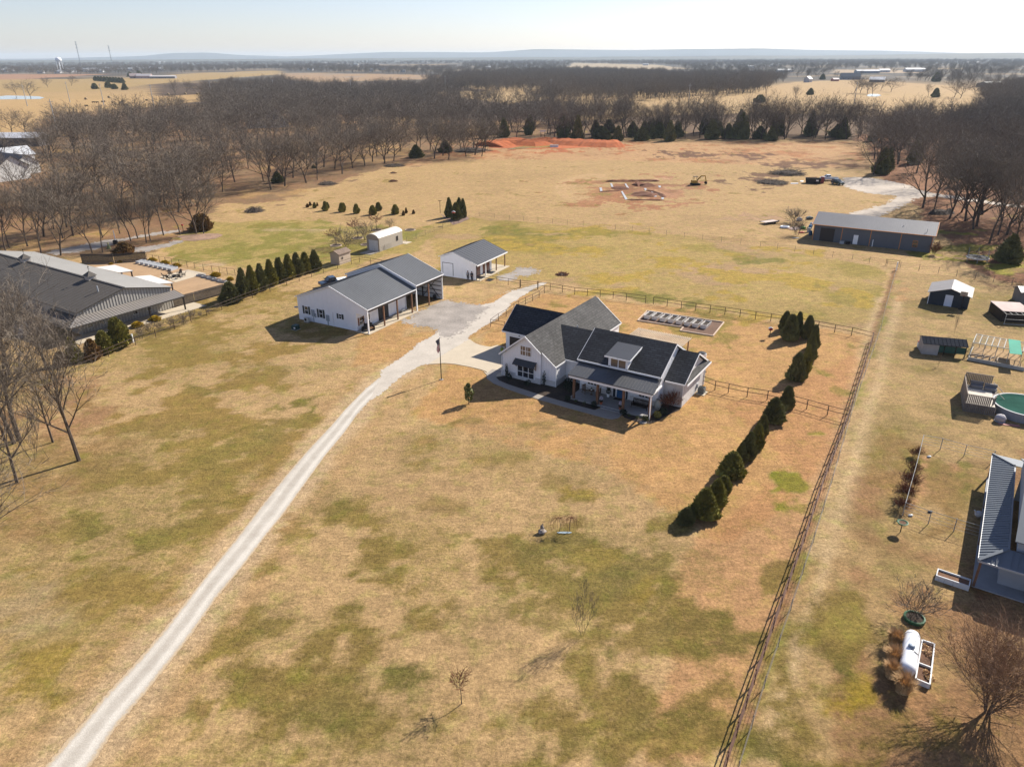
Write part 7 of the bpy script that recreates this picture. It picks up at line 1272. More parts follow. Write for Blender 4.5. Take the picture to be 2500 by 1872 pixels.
# ---- clutter left of the long shed
x, y = gpt(CF, (400, 1005)); t = empty('flat_trailer', (x, y, 0), R(28), label='pale flat utility trailer standing alone left of the long grey shed', category='trailer'); MB().box(-2.3, -1.1, .5, 2.3, 1.1, .6).build('deck', mat('pale_deck', (.52, .43, .38, 1), .8, .15, 2), t); b = MB(); b.box(-2.35, -1.15, .38, 2.35, -1.06, .66); b.box(-2.35, 1.06, .38, 2.35, 1.15, .66); b.bar((2.3, -.6, .45), (3.6, 0, .45), .09); b.bar((2.3, .6, .45), (3.6, 0, .45), .09); b.build('frame', dw, t)
for s in (-1.3, 1.3):
    o = MB().lathe([(0, -.1), (.3, -.1), (.34, 0), (.3, .1), (0, .1)], n=14).build('wheel', rubber, t); o.location = (.6, s, .34); o.rotation_euler = (R(90), 0, 0)
x, y = gpt(CF, (660, 1080)); t = empty('inflatable_ring', (x, y, 0), 0, label='white oval ring with a dark centre on the grass right of the trailer', category='ring'); b = MB(); n_ = 18; b.tube([(1.0*math.cos(6.28*k/n_), .75*math.sin(6.28*k/n_), .25) for k in range(n_+1)], .24, 8, cap=False); b.build('ring', white_p, t); MB().lathe([(0, .1), (.8, .1)], n=14).build('floor', blue_p, t)
x, y = gpt(CF, (820, 1100)); q = random.Random(3)
t = empty('lumber_pile', (x, y, 0), R(35), label='heap of white and pinkish boards near the corner of the long shed', category='lumber'); b = MB(); [b.box(-1.6+q.uniform(-.2, .2), -1.1+k*.24, .05+.1*(k % 3), 1.6+q.uniform(-.3, .3), -.95+k*.24, .15+.1*(k % 3)) for k in range(9)]; b.build('boards', mat('painted_boards', (.62, .50, .46, 1), .8, .3, 1.5), t)
for p, s_, col, lb, kd in (((905, 960), (.7, .5, .9), (.45, .46, .50), 'grey covered barrow behind the lumber heap', 'barrow'), ((1075, 935), (.9, .5, .8), (.12, .15, .15), 'dark low tank on the grass behind the long shed corner', 'tank'), ((960, 1095), (.7, .6, .6), (.06, .30, .03), 'bright green mower like machine by the long shed', 'mower'), ((925, 1080), (.4, .5, .5), (.30, .03, .02), 'small red machine next to the bright green one', 'machine'), ((945, 1165), (.8, .3, .3), (.55, .08, .06), 'red plastic toy lying in front of the lumber heap', 'toy'), ((850, 1255), (.9, .25, .15), (.4, .38, .36), 'flat grey board in the grass at the shed corner', 'board')):
    x, y = gpt(CF, p); t = empty(kd.replace(' ', '_'), (x, y, 0), 0, label=lb, category=kd); m_ = mat('paint_'+kd, (*col, 1), .5, .15, 2); b = MB(); b.prism([(-s_[0], -s_[1], s_[2]*.2), (s_[0], -s_[1], s_[2]*.2), (s_[0]*.8, -s_[1], s_[2]*.8), (.1, -s_[1], s_[2]), (-s_[0]*.7, -s_[1], s_[2]*.7)], (0, 2*s_[1], 0)); b.build('body', m_, t)
    for a in (-.6, .6): MB().lathe([(0, -.05), (.12, -.05), (.12, .05), (0, .05)], (s_[0]*a, 0, .06), 8).build('foot', rubber, t)
for i, (p, col, lb) in enumerate((((1105, 1060), (.40, .42, .45), 'grey drum on the top of the blue drums at the shed wall'), ((1085, 1100), (.03, .16, .38), 'blue plastic drum standing against the left wall of the long shed'), ((1065, 1150), (.42, .50, .56), 'pale blue plastic drum before the darker blue drum'), ((1090, 1200), (.02, .10, .22), 'dark blue plastic drum in the shadow of the long shed'))):
    x, y = gpt(CF, p); t = empty('plastic_drum', (x, y, 0), 0, label=lb, category='drum', group='drums at the long shed'); MB().lathe([(0, 0), (.38, 0), (.42, .3), (.42, .8), (.36, 1.05), (0, 1.08)], n=14).build('drum', mat('drum%d' % i, (*col, 1), .5, .08, 2), t); MB().lathe([(0, 1.12), (.1, 1.12), (.1, 1.06)], n=8).build('cap', black, t)
x, y = gpt(CF, (870, 1200)); bare_tree('bare_bush', 'shrub', x, y, 3.2, 2, wide=1.2, label='tan leafless bush at the left front corner of the long shed', category='bush'); x, y = gpt(CF, (830, 990)); bare_tree('bare_bush', 'shrub', x, y, 3.2, 1, wide=1.5, label='thin leafless bush behind the lumber heap', category='bush')
# trampoline
x, y = gpt(CN, (1800, 850)); t = empty('trampoline', (x, y, 0), 0, label='round trampoline with a dark safety net at the edge of the right wood', category='trampoline'); b = MB(); n_ = 20; b.tube([(2.1*math.cos(6.283*k/n_), 2.1*math.sin(6.283*k/n_), .85) for k in range(n_+1)], .09, 6, cap=False); b.build('rim', mat('pale_grey_rim', (.5, .5, .52, 1), .5, .05, 1), t); MB().lathe([(0, .85), (1.95, .85)], n=20).build('mat', black, t)
b = MB(); [b.tube([(2.1*math.cos(a), 2.1*math.sin(a), 0), (2.1*math.cos(a), 2.1*math.sin(a), 2.6)], .035, 5) for a in [k*1.047 for k in range(6)]]; b.build('net_poles', steel, t)
b = MB(); [b.tube([(2.05*math.cos(6.283*k/40), 2.05*math.sin(6.283*k/40), .9), (2.05*math.cos(6.283*k/40), 2.05*math.sin(6.283*k/40), 2.55)], .012, 3, cap=False) for k in range(40)]; [b.tube([(2.05*math.cos(6.283*k/n_), 2.05*math.sin(6.283*k/n_), z) for k in range(n_+1)], .012, 3, cap=False) for z in (1.2, 1.5, 1.8, 2.1, 2.5)]; b.build('net', black, t)
x, y = gpt(CN, (1490, 435)); berm('log_pile', [(x-4, y-1), (x, y), (x+4, y+1)], 1.6, 1.2, mat('log_heap', (.07, .05, .04, 1), .95, .4, 3, bump=.8), label='long dark heap of logs among the first trees of the right wood', category='log pile')
# ================= RIGHT HAND NEIGHBOUR =================
CD = cv(2340, 880, 9.2); CB = cv(2380, 1080, 3.942)
def frame_on(p0, p1, z=0):
    """origin and angle of a local frame whose x axis runs from p0 to p1 (photograph pixels at height z)"""
    a = G(*p0, z); b = G(*p1, z); return (a[0], a[1], 0), math.atan2(b[1]-a[1], b[0]-a[0]), math.hypot(b[0]-a[0], b[1]-a[1])
def to_loc(L0, rz_, p, z=0): x, y = G(*p, z); dx, dy = x-L0[0], y-L0[1]; return (dx*math.cos(rz_)+dy*math.sin(rz_), -dx*math.sin(rz_)+dy*math.cos(rz_))
# blue grey roofed house; local y runs up the long eave, x goes right under the roof
L0, a_, LE = frame_on(CB(35, 1130), CB(172, 108), 2.7); rz = a_-R(90); nh = empty('neighbour_house', L0, rz, label='blue grey metal roofed house with a wrap around porch at the right edge', category='house')
W2 = to_loc(L0, rz, CB(320, 1030), 3.5); wx = W2[0]; wy = max(W2[1], 1.6); W1 = to_loc(L0, rz, CB(440, 235), 3.5); wy1 = min(W1[1], LE-1.6)
br = mat('blue_grey_roof', (.125, .145, .17, 1), .55, .05, 1, spec=.3); hw_ = mat('blue_white_wall', (.32, .35, .39, 1), .7, .05, 1)
b = MB(); b.prism([(0, 0, 2.7), (wx, wy, 3.5), (wx, wy1, 3.5), (0, LE, 2.7)], (0, 0, -.06)); 
nr = int(LE/.42)
for i in range(nr+1):
    y = LE*i/nr; xe = wx if wy <= y <= wy1 else (wx*y/wy if y < wy else wx*(LE-y)/(LE-wy1))
    if xe > .15: b.bar((0, y, 2.72), (xe, y, 2.72+.8*xe/wx), .06, .07)
b.prism([(0, -.002, 2.7), (12, -.002, 2.7), (12, wy, 3.5), (wx, wy-.002, 3.5)], (0, 0, -.06)); [b.bar((x, 0, 2.72), (x, wy, 3.52), .05, .06) for x in [wx+.45*k for k in range(1, 20)]]; [b.bar((wx*k/6, 0, 2.72), (wx*k/6, wy*k/6, 2.72+.8*k/6), .05, .06) for k in range(1, 6)]; b.bar((0, 0, 2.75), (wx, wy, 3.55), .28, .07); b.bar((0, LE, 2.75), (wx, wy1, 3.55), .2, .07)
b.prism([(0, LE+.002, 2.7), (wx, wy1+.002, 3.5), (12, wy1+.002, 3.5), (12, LE+.002, 2.7)], (0, 0, -.06)); b.build('porch_roof', br, nh)
b = MB(); b.box(wx, wy, 0, wx+.15, wy1, 3.4); b.prism([(wx+.6, wy+.4, 3.3), (wx+.6, wy1-.2, 3.3), (wx+.6, wy1-.2, 4.4), (wx+.6, (wy+wy1)/2, 7.4), (wx+.6, wy+.4, 4.4)], (.15, 0, 0)); b.box(wx+.15, wy, 0, 12, wy+.15, 3.4); b.box(wx+.75, wy+.4, 3.3, 12, wy+.55, 4.4); b.box(wx+.75, wy1-.35, 0, 12, wy1-.2, 4.4); b.build('wall', hw_, nh)
my = (wy+wy1)/2; b = MB(); b.prism([(wx+.3, wy+.1, 4.35), (12, wy+.1, 4.35), (12, my, 7.55), (wx+.3, my, 7.55)], (0, 0, -.1)); b.prism([(wx+.3, wy1+.1, 4.35), (wx+.3, my+.002, 7.55), (12, my+.002, 7.55), (12, wy1+.1, 4.35)], (0, 0, -.1)); b.build('roof', br, nh)
b = MB(); b.bar((-.02, 0, 2.62), (-.02, LE, 2.62), .06, .16); b.bar((0, -.03, 2.62), (12, -.03, 2.62), .06, .16); b.build('gutter', steel, nh)
pc = to_loc(L0, rz, CB(0, 1395)); b = MB(); b.box(.1, pc[1], 0, 12, wy-.01, .1); b.box(.1, wy, 0, wx-.01, LE-.3, .1); b.build('patio_slab', mat('blue_grey_slab', (.30, .31, .33, 1), .85, .1, 1), nh)  # even blue-grey colour over the whole slab
for y in (.15, LE*.33, LE*.66, LE-.2): MB().box(.12, y-.09, .1, .3, y+.09, 2.62).build('post', cedar, nh)
MB().box(5.5, .1, .1, 5.68, .28, 2.62).build('post', cedar, nh); window(nh, (wx, wy+3, 1.6), 1.1, 1.3, '-x')
t = atl('patio_table', L0, rz, 4.8, 1.2, .1, label='dark patio table under the porch of the right house', category='table'); MB().box(-1.1, -.5, .68, 1.1, .5, .74).build('tabletop', dw, t); [MB().box(a-.04, b_-.04, 0, a+.04, b_+.04, .68).build('leg', dw, t) for a in (-1, 1) for b_ in (-.4, .4)]
x, y = gpt(CRC, (1345, 1000)); t = empty('garden_goose', (x, y, 0), 0, label='white bird shaped statue at the left wall of the right house', category='statue'); b = MB(); b.blob((0, 0, .4), (.4, .25, .28), 12, 8, .05); b.tube([(-.3, 0, .5), (-.45, 0, .75), (-.55, 0, .8)], [.1, .07, .05], 7); b.build('body', mat('white_stone', (.6, .62, .66, 1), .7, .08, 2), t); MB().tube([(0, 0, 0), (0, 0, .2)], .12, 8).build('foot', concrete_g, t)
# planter along the patio
pl = [CRC(*p) for p in ((1062, 1388), (1075, 1346), (1300, 1420), (1292, 1456))]; L1, a1, n1_ = frame_on(pl[1], pl[2], .45); dd = 1.1
t = empty('long_planter', (L1[0], L1[1], 0), a1, label='long white rimmed planter box at the corner of the right house patio', category='planter'); b = MB(); b.box(0, -dd, 0, n1_, -dd+.08, .5); b.box(0, -.08, 0, n1_, 0, .5); b.box(0, -dd+.08, 0, .08, -.08, .5); b.box(n1_-.08, -dd+.08, 0, n1_, -.08, .5); b.build('sides', mat('white_rim', (.58, .60, .62, 1), .6, .08, 2), t); leafm = mat('dead_leaves', (.16, .085, .05, 1), .95, .4, 6, bump=.6); MB().box(.082, -dd+.082, .1, n1_-.082, -.082, .36).build('soil', leafm, t)
# dog yard
DY = gp(CRC, [(1440, 632), (1250, 590), (1090, 545), (962, 522), (918, 700), (838, 985), (1010, 1045), (1180, 1098), (1350, 1148)])
fence('dog_yard_fence', DY, 3, (1.4, 1.05, .7, .35), mat('pale_chain', (.36, .36, .35, 1), .7, .1, 2), rad=.022, H=1.45, post_r=.04, label='light chain link fence round the small yard left of the right house', names=('top_rail', 'wire', 'wire', 'wire'))
for i, (p, h_) in enumerate((((925, 590), 1.0), ((900, 700), 1.1), ((880, 790), 1.3), ((858, 870), 1.3), ((838, 950), 1.1))): x, y = gpt(CRC, p); bare_tree('bare_shrub', 'shrub_r', x, y, h_, i*1.3, wide=1.2, label='low reddish leafless shrub outside the small yard fence, %s from the top' % ORD[i], category='shrub', group='leafless shrubs along the small yard fence')
x, y = gpt(CRC, (822, 1100)); ringm = mat('green_tyre', (.03, .10, .045, 1), .6, .15, 3); t = empty('tyre_planter', (x, y, 0), 0, label='green bowl planter raised on a thin stand at the corner of the small yard', category='planter'); MB().tube([(0, 0, 0), (0, 0, .9)], .04, 6).build('stand', dw, t); MB().lathe([(.1, .85), (.42, .95), (.5, 1.1), (.42, 1.12), (.2, 1.0)], n=16).build('bowl', ringm, t); MB().lathe([(0, 1.05), (.40, 1.06)], n=12).build('soil', leafm, t)
x, y = gpt(CRB, (1408, 515)); t = empty('green_ring', (x, y, 0), 0, label='green ring planter round the small tree above the gas tank', category='planter'); MB().lathe([(.62, 0), (.78, .05), (.78, .28), (.66, .32), (.6, .25)], n=22).build('ring', ringm, t); MB().lathe([(0, .2), (.61, .2)], n=18).build('soil', mulch, t)
for p, kd, lb in (((1015, 594), 'garden_stone', 'small pale stone in the corner of the small yard'), ((1022, 965), 'paver', 'dark square paver in the small yard near its lower fence'), ((890, 990), 'feed_bowl', 'pale metal bowls at the lower left corner of the small yard')): x, y = gpt(CRC, p); t = empty(kd, (x, y, 0), .3, label=lb, category='stone' if kd != 'feed_bowl' else 'bowl'); MB().blob((0, 0, .06), (.3, .18, .10), 9, 5, .2, 2).build('body', steel if kd != 'paver' else mat('slate', (.05, .06, .08, 1), .8, .1, 2), t)
# gas tank, dry grass, double bed
ga_, gb2 = G(*CRB(1396, 640), .85), G(*CRB(1362, 872), .85); cx_, cy_ = (ga_[0]+gb2[0])/2, (ga_[1]+gb2[1])/2; an = math.atan2(gb2[1]-ga_[1], gb2[0]-ga_[0]); LT = math.hypot(ga_[0]-gb2[0], ga_[1]-gb2[1])+.9; rT = .55
t = empty('gas_tank', (cx_, cy_, 0), an, label='white horizontal gas tank with a domed lid beside dry grass at the lower right', category='tank'); wt = mat('white_tank_paint', (.74, .76, .80, 1), .4, .04, 1.5); h_ = LT/2
prof = [(0.001, -h_), (.3, -h_+.06), (.46, -h_+.2), (.53, -h_+.42), (rT, -h_+.6), (rT, h_-.6), (.53, h_-.42), (.46, h_-.2), (.3, h_-.06), (0.001, h_)]
o = MB().lathe(prof, n=28).build('body', wt, t, smooth=True); o.rotation_euler = (0, R(90), 0); o.location = (0, 0, .85)
MB().lathe([(rT+.012, -h_+.62), (rT+.012, -h_+.66), (rT, -h_+.67)], n=28).build('weld_band', steel, o); MB().lathe([(.23, 1.36), (.24, 1.5), (.15, 1.58), (0, 1.6)], n=18).build('dome_lid', mat('lid_blue_grey', (.26, .32, .40, 1), .5, .05, 2), t)
for s in (-h_*.55, h_*.55): b = MB(); b.box(s-.12, -.5, 0, s+.12, .5, .34); b.build('cradle', concrete_g, t)
b = MB(); b.tube([(.3, 0, 1.4), (.42, .15, 1.45), (.4, .5, 1.2)], .025, 5); b.bar((-.8, .1, 1.39), (-.8, .25, 1.40), .03); b.build('valve_pipe', dw, t)
drygr = mat('dry_ornamental_grass', srgb(226, 186, 136, .85), .9, .35, 3)
def grass_tuft(c, p, r_, h_, label, seed, n=700):
    x, y = gpt(c, p); t = empty('dry_grass_clump', (x, y, 0), 0, label=label, category='ornamental grass', group='dry grass clumps round the gas tank'); q = random.Random(seed); b = MB()
    for _ in range(n):
        a = q.uniform(0, 6.28); r0 = q.random()**.5*r_*.45; o = q.uniform(.2, 1)*r_*.75; z = h_*q.uniform(.6, 1.05); p0 = Vector((r0*math.cos(a), r0*math.sin(a), 0)); p1 = Vector(((r0+o*.45)*math.cos(a), (r0+o*.45)*math.sin(a), z*.8)); p2 = Vector(((r0+o)*math.cos(a+.2), (r0+o)*math.sin(a+.2), z)); s = Vector((-math.sin(a), math.cos(a), 0))*.018
        b.add([p0-s, p0+s, p1+s, p1-s, p2], [(0, 1, 2, 3), (3, 2, 4)])
    b.build('blades', drygr, t); MB().blob((0, 0, 0), (r_*.45, r_*.45, h_*.45), 10, 6, .2, seed).build('base', mat('straw_core', srgb(206, 164, 116, .7), .95, .3, 5), t)
for i, (p, r_, lb) in enumerate((((1262, 700), .75, 'dry tan grass clump at the upper left of the gas tank'), ((1255, 830), .85, 'dry tan grass clump at the middle left of the gas tank'), ((1235, 930), .7, 'dry tan grass clump at the lower left of the gas tank'), ((1325, 1035), .95, 'dry tan grass clump at the lower end of the gas tank'))): grass_tuft(CRB, p, r_, 1.35, lb, i)
q4 = [G(*CRB(*p), .4) for p in ((1470, 660), (1560, 690), (1525, 985), (1422, 942))]; mx_, my_ = sum(a for a, _ in q4)/4, sum(b for _, b in q4)/4; t = empty('double_planter', (mx_, my_, 0), 0, label='white framed double raised bed beside the gas tank', category='raised bed')
wfm = mat('white_rim', (.58, .60, .62, 1)); q4l = [(a-mx_, b-my_) for a, b in q4]
for (a, b), (c, d) in zip(q4l, q4l[1:]+q4l[:1]): MB().bar((a, b, .2), (c, d, .2), .09, .44).build('side_board', wfm, t)
ma, mb_ = lerp2(q4l[0], q4l[3], .60), lerp2(q4l[1], q4l[2], .60); MB().bar((*ma, .2), (*mb_, .2), .09, .42).build('side_board', wfm, t); MB().prism([(a*.93, b*.95, .05) for a, b in q4l], (0, 0, .2)).build('soil', leafm, t); leafy(t, 'leaves', [((q4l[0][0]*.3+q4l[1][0]*.3, q4l[0][1]*.5, .32), (.35, .8, .1)), ((q4l[2][0]*.5, q4l[2][1]*.6, .32), (.3, .6, .1))], drygr, 160, .07, 9)
# pool deck and pool
L2, a2, n2_ = frame_on(CD(90, 1130), CD(780, 1250)); t = empty('pool_deck', L2, a2, label='weathered wooden pool deck enclosed by board railings', category='deck'); D = 6.4; ZD = 1.15
wgm = mat('grey_deck_boards', (.24, .20, .17, 1), .9, .25, 2.5, streak=(1, 1, .3)); sun_w = mat('sunlit_deck', (.52, .47, .40, 1), .85, .12, 3)  # floor and handrail boards: sunlight put into the paler colour
MB().box(0.05, .05, ZD-.1, n2_-.05, D-.05, ZD).build('deck_floor', sun_w, t); b = MB(); [b.box(k*.2, 0, 0, k*.2+.15, .03, ZD-.02) for k in range(int(n2_/.2)+1)]; [b.box(0, k*.2, 0, .03, k*.2+.15, ZD-.02) for k in range(int(D/.2))]; b.build('skirt', wgm, t)
def railing(x0, y0, x1, y1, h_): 
    b = MB(); L = math.hypot(x1-x0, y1-y0); n = int(L/.19); u = ((x1-x0)/L, (y1-y0)/L)
    for k in range(n): b.bar((x0+u[0]*(k+.5)*.19, y0+u[1]*(k+.5)*.19, ZD+.02), (x0+u[0]*(k+.5)*.19, y0+u[1]*(k+.5)*.19, ZD+h_), .15, .03, (-u[1], u[0], 0))
    b.bar((x0, y0, ZD+h_), (x1, y1, ZD+h_), .1, .06); b.build('railing', wgm, t)
railing(0, .04, n2_*.86, .04, 1.15); railing(.04, .1, .04, D, 1.25); railing(.1, D, n2_, D, 1.6); railing(n2_*.86, .1, n2_, 1.2, 1.0)
b = MB(); [b.box(n2_+k*.28, D*.55, 0, n2_+.3+k*.28, D*.95, ZD-.05-k*.24) for k in range(4)]; b.build('steps', wgm, t); b = MB(); b.bar((n2_, D*.55, ZD+.9), (n2_+1.3, D*.55, .9), .07); b.bar((n2_, D*.96, ZD+.9), (n2_+1.3, D*.96, .9), .07); b.build('handrail', sun_w, t)
for x, y, lb in ((1.5, D-.75, 'larger grey covered cushion against the back rail of the pool deck'), (3.0, D-1.0, 'smaller grey covered cushion next to the larger one on the pool deck')): c = atl('deck_sofa', L2, a2, x, y, ZD, label=lb, category='sofa', group='covered seats on the pool deck'); o = MB().box(-.7, -.35, 0, .7, .35, .42).build('seat', mat('grey_cover', (.22, .21, .21, 1), .9, .12, 2), c); o.modifiers.new('soft', 'BEVEL').width = .08; o = MB().box(-.7, .2, .42, .7, .4, .8).build('backrest', mat('grey_cover', (.22, .21, .21, 1)), c)
pcx, pcy = G(*CD(1500, 1000), 1.1); t = empty('swimming_pool', (pcx, pcy, 0), a2, label='round above ground pool with a green cover beside the wooden deck', category='pool'); MB().lathe([(3.3, 0), (3.35, 1.05), (3.45, 1.1), (3.45, 1.15), (3.25, 1.15)], n=36).build('wall', mat('pool_grey', (.26, .27, .30, 1), .6, .1, 1), t); gcv = MB().lathe([(3.3, 1.14), (2.6, 1.02), (0, .98)], n=36).build('cover', mat('green_cover', (.022, .08, .06, 1), .95, .2, .6, spec=.03), t)
x, y = gpt(CD, (920, 1370)); t = empty('covered_grill', (x, y, 0), 0, label='rounded grey covered bundle at the front corner of the pool deck', category='bundle'); b = MB(); b.blob((0, 0, .45), (.62, .55, .5), 14, 9, .07, 3); b.build('cover', mat('silver_cover', (.40, .38, .40, 1), .7, .1, 2), t, smooth=True); MB().lathe([(.5, 0), (.6, .1), (.5, .15)], n=14).build('base', steel, t)
x, y = gpt(CD, (1130, 1450)); t = empty('pink_board', (x, y, .02), a2+.15, label='pink flat board lying on the grass below the pool', category='board'); MB().box(-1.1, -.25, 0, 1.1, .25, .06).build('board', mat('pink_paint', (.42, .17, .14, 1), .7, .1, 2), t)
# chicken coop, run and small pen
L3_, a3, n3_ = frame_on(CRR(268, 818), CRR(725, 932)); a3 = R(-17); t = empty('chicken_coop', L3_, a3, label='long low coop with a ridge roof, sunlit behind and shaded in front, beside the wire run', category='coop')
e0 = to_loc(L3_, a3, CRR(285, 757), 1.7); e1 = to_loc(L3_, a3, CRR(733, 838), 1.7); X0, X1 = e0[0]-.1, e1[0]+.1; yE = (e0[1]+e1[1])/2-.2; dpt = 2.8
b = MB(); b.prism([(X0+.1, yE+.2, 0), (X0+.1, yE+dpt, 0), (X0+.1, yE+dpt, 1.7), (X0+.1, yE+dpt*.62, 2.25), (X0+.1, yE+.2, 1.65)], (.06, 0, 0)); b.box(X0+.16, yE+dpt-.08, 0, X1-.1, yE+dpt, 1.7); b.box(X0+.16, yE+.2, 0, X0+(X1-X0)*.38, yE+.26, 1.6); b.build('wall', mat('coop_grey', (.36, .34, .32, 1), .8, .1, 1), t)
MB().box(X0+(X1-X0)*.38, yE+.2, .5, X1-.1, yE+.24, 1.5).build('side_curtain', mat('green_tarp_dark', (.02, .07, .055, 1), .7, .15, 2), t); [MB().box(x-.05, yE+.14, 0, x+.05, yE+.195, 1.65).build('post', dw, t) for x in (X0+(X1-X0)*.5, X0+(X1-X0)*.75, X1-.15)]
roof_pair(t, 'roof', yE, yE+dpt+.2, yE+dpt*.62, 1.7, 1.75, 2.3, X0, X1, mat('shaded_coop_slope', (.02, .024, .034, 1), .95, .1, 1, spec=.05), .06, 'x', rib=.5)[1].data.materials[0] = mat('sunlit_coop_slope', (.40, .38, .37, 1), .5, .05, 1)  # one roof: shade put into the front slope's colour, sunlight into the back's
x, y = gpt(CRR, (248, 815)); t = empty('white_bin', (x, y, 0), a3, label='small white bin with a red lid at the left end of the coop', category='bin'); MB().lathe([(0, 0), (.25, 0), (.3, .8), (0, .8)], n=12).build('bin', white_trim, t); MB().lathe([(.32, .8), (.25, .92), (0, .95)], n=12).build('lid', redp, t)
fl_, fr2 = G(*CRR(718, 942)), G(*CRR(1262, 1048)); a4 = math.atan2(fr2[1]-fl_[1], fr2[0]-fl_[0]); L4 = (fl_[0], fl_[1], 0); t = empty('wire_run', L4, a4, label='tall wire poultry run with pale rafters and a green tarp corner', category='run')
bk0 = to_loc(L4, a4, CRR(757, 684), 2.0); n4 = math.hypot(fr2[0]-fl_[0], fr2[1]-fl_[1]); D4 = bk0[1]; fm = mat('pale_frame', (.40, .40, .37, 1), .8, .15, 2)
b = MB()
nraf = 9
for k in range(nraf+1): x = n4*k/nraf; b.bar((x, D4*.35, 2.0), (x, D4, 2.0), .09); b.bar((x, D4*.35, 0), (x, D4*.35, 2.0), .08) if k % 2 == 0 else None; b.bar((x, D4, 0), (x, D4, 2.0), .08)
b.bar((0, D4*.35, 2.0), (n4, D4*.35, 2.0), .08); b.bar((0, D4, 2.0), (n4, D4, 2.0), .08); b.bar((0, 0, .25), (n4, 0, .25), .08, .5); b.bar((0, 0, .05), (0, D4, .05), .1); b.bar((n4, 0, .05), (n4, D4, .05), .1); b.bar((0, 0, .5), (0, D4*.35, 2.0), .06); b.build('frame', fm, t)
b = MB(); [b.tube([(n4*k/44, D4*.35, 2.0), (n4*k/44, D4, 2.0)], .008, 3, cap=False) for k in range(45)]; [b.tube([(n4*k/44, 0, .5), (n4*k/44, D4*.35, 2.0)], .008, 3, cap=False) for k in range(45)]; [b.tube([(0, D4*.35+(D4*.65)*k/9, 2.0), (n4, D4*.35+(D4*.65)*k/9, 2.0)], .008, 3, cap=False) for k in range(10)]; b.build('wire_mesh', wire, t)
tl = [to_loc(L4, a4, CRR(*p), 2.06) for p in ((1112, 740), (1226, 757), (1243, 892), (1125, 880))]; MB().prism([(x, y, 2.06) for x, y in tl][::-1], (0, 0, .03)).build('tarp', mat('green_tarp', (.06, .30, .21, 1), .9, .1, 1), t)
q = random.Random(2); 
for k in range(5): x, y = gpt(CRR, (770+k*60, 900+k*11)); t = empty('log', (x, y, 0), .1+k*.2, label='pale curved log lying on the floor of the wire run, %s from the left' % ORD[k], category='log', group='logs in the wire run'); MB().tube([(-.8, 0, .12), (0, .15, .14), (.8, 0, .12)], .1, 7).build('log', mat('pale_log', (.45, .36, .27, 1), .9, .2, 2), t)
sheet("run_floor", [G(*CRR(*p)) for p in ((720, 935), (790, 815), (1200, 870), (1255, 1040))], .015, mat('straw_floor', srgb(214, 176, 126, .55), .95, .25, 2), .15, .6)
L5, a5, n5 = frame_on(CRR(975, 600), CRR(1190, 640)); a5 = R(-12); pr4 = [to_loc(L5, a5, CRR(*p), 1.8) for p in ((1040, 382), (1246, 410), (1262, 492), (1055, 470))]; t = empty('rabbit_hutch', L5, a5, label='small pen with a faded pinkish flat roof and open frame at the right', category='hutch')
xs = [p[0] for p in pr4]; ys = [p[1] for p in pr4]; xa, xb, ya, yb = min(xs), max(xs), min(ys), max(ys); MB().box(xa, ya+.4, 1.8, xb, yb, 1.87).build('roof', mat('faded_pink_roof', (.42, .33, .30, 1), .8, .12, 1), t); b = MB(); [b.bar((x, y, 0), (x, y, 1.78), .08) for x in (xa+.1, xb-.1) for y in (ya-.9, yb-.1)]; [b.bar((x, ya-.9, 1.76), (x, ya+.4, 1.76), .06) for x in [xa+.1+(xb-xa-.2)*k/5 for k in range(6)]]; b.bar((xa, ya-.9, 1.76), (xb, ya-.9, 1.76), .07); b.bar((xa, ya-.9, .9), (xb, ya-.9, .9), .06); b.bar((xa, ya-.9, .1), (xb, ya-.9, .1), .08); b.build('frame', fm, t); MB().box(xa+.1, ya+.5, 0, xb-.1, yb-.1, 1.7).build('box', dw, t)
gx0, gy0 = G(*CRR(1215, 400)); t = empty('grey_shed', (gx0, gy0, 0), R(-12), label='grey shed with a pale roof cut off by the right edge of the picture', category='shed'); MB().prism([(0, 0, 0), (0, 3.2, 0), (0, 3.2, 2.1), (0, 1.6, 2.6), (0, 0, 2.1)], (3.5, 0, 0)).build('wall', mat('grey_shed_wall', (.20, .19, .18, 1), .8, .1, 1), t); roof_pair(t, 'roof', -.25, 3.45, 1.6, 2.1, 2.1, 2.75, -.3, 3.8, mat('pale_metal_roof', (.50, .47, .44, 1)), .07, 'x', rib=.4); MB().box(1.0, -.05, 0, 2.4, -.003, 1.9).build('door', navy, t)
# basketball hoop, sapling and small posts
x, y = gpt(CRR, (650, 455)); t = empty('basketball_hoop', (x, y, 0), R(-35), label='basketball hoop with a pale backboard in front of the navy shed', category='basketball hoop'); MB().tube([(0, 0, 0), (0, 0, 2.4), (0, -.6, 2.9)], .06, 7).build('pole', dw, t); MB().box(-.55, -.72, 2.55, .55, -.66, 3.3).build('backboard', mat('patterned_board', (.5, .45, .38, 1), .7, .3, 6), t); o = MB().tube([(.23*math.cos(6.283*k/12), -.98+.23*math.sin(6.283*k/12), 2.72) for k in range(13)], .02, 5, cap=False).build('rim', redp, t); MB().box(-.35, -.3, 0, .35, .5, .2).build('base', dw, t)
x, y = gpt(CRR, (588, 690)); bare_tree('young_tree', 'sapling', x, y, 3.4, 1, wide=.25, label='thin young tree right behind the coop roof', category='tree'); x, y = gpt(CRR, (435, 1003)); bare_tree('young_tree', 'sapling', x, y, 2.0, 1, wide=.4, label='tiny young tree in front of the coop', category='tree')
nv_c = [c for c in nv.children if c.name.startswith('wall_board')]
for c in nv_c: bpy.data.objects.remove(c)

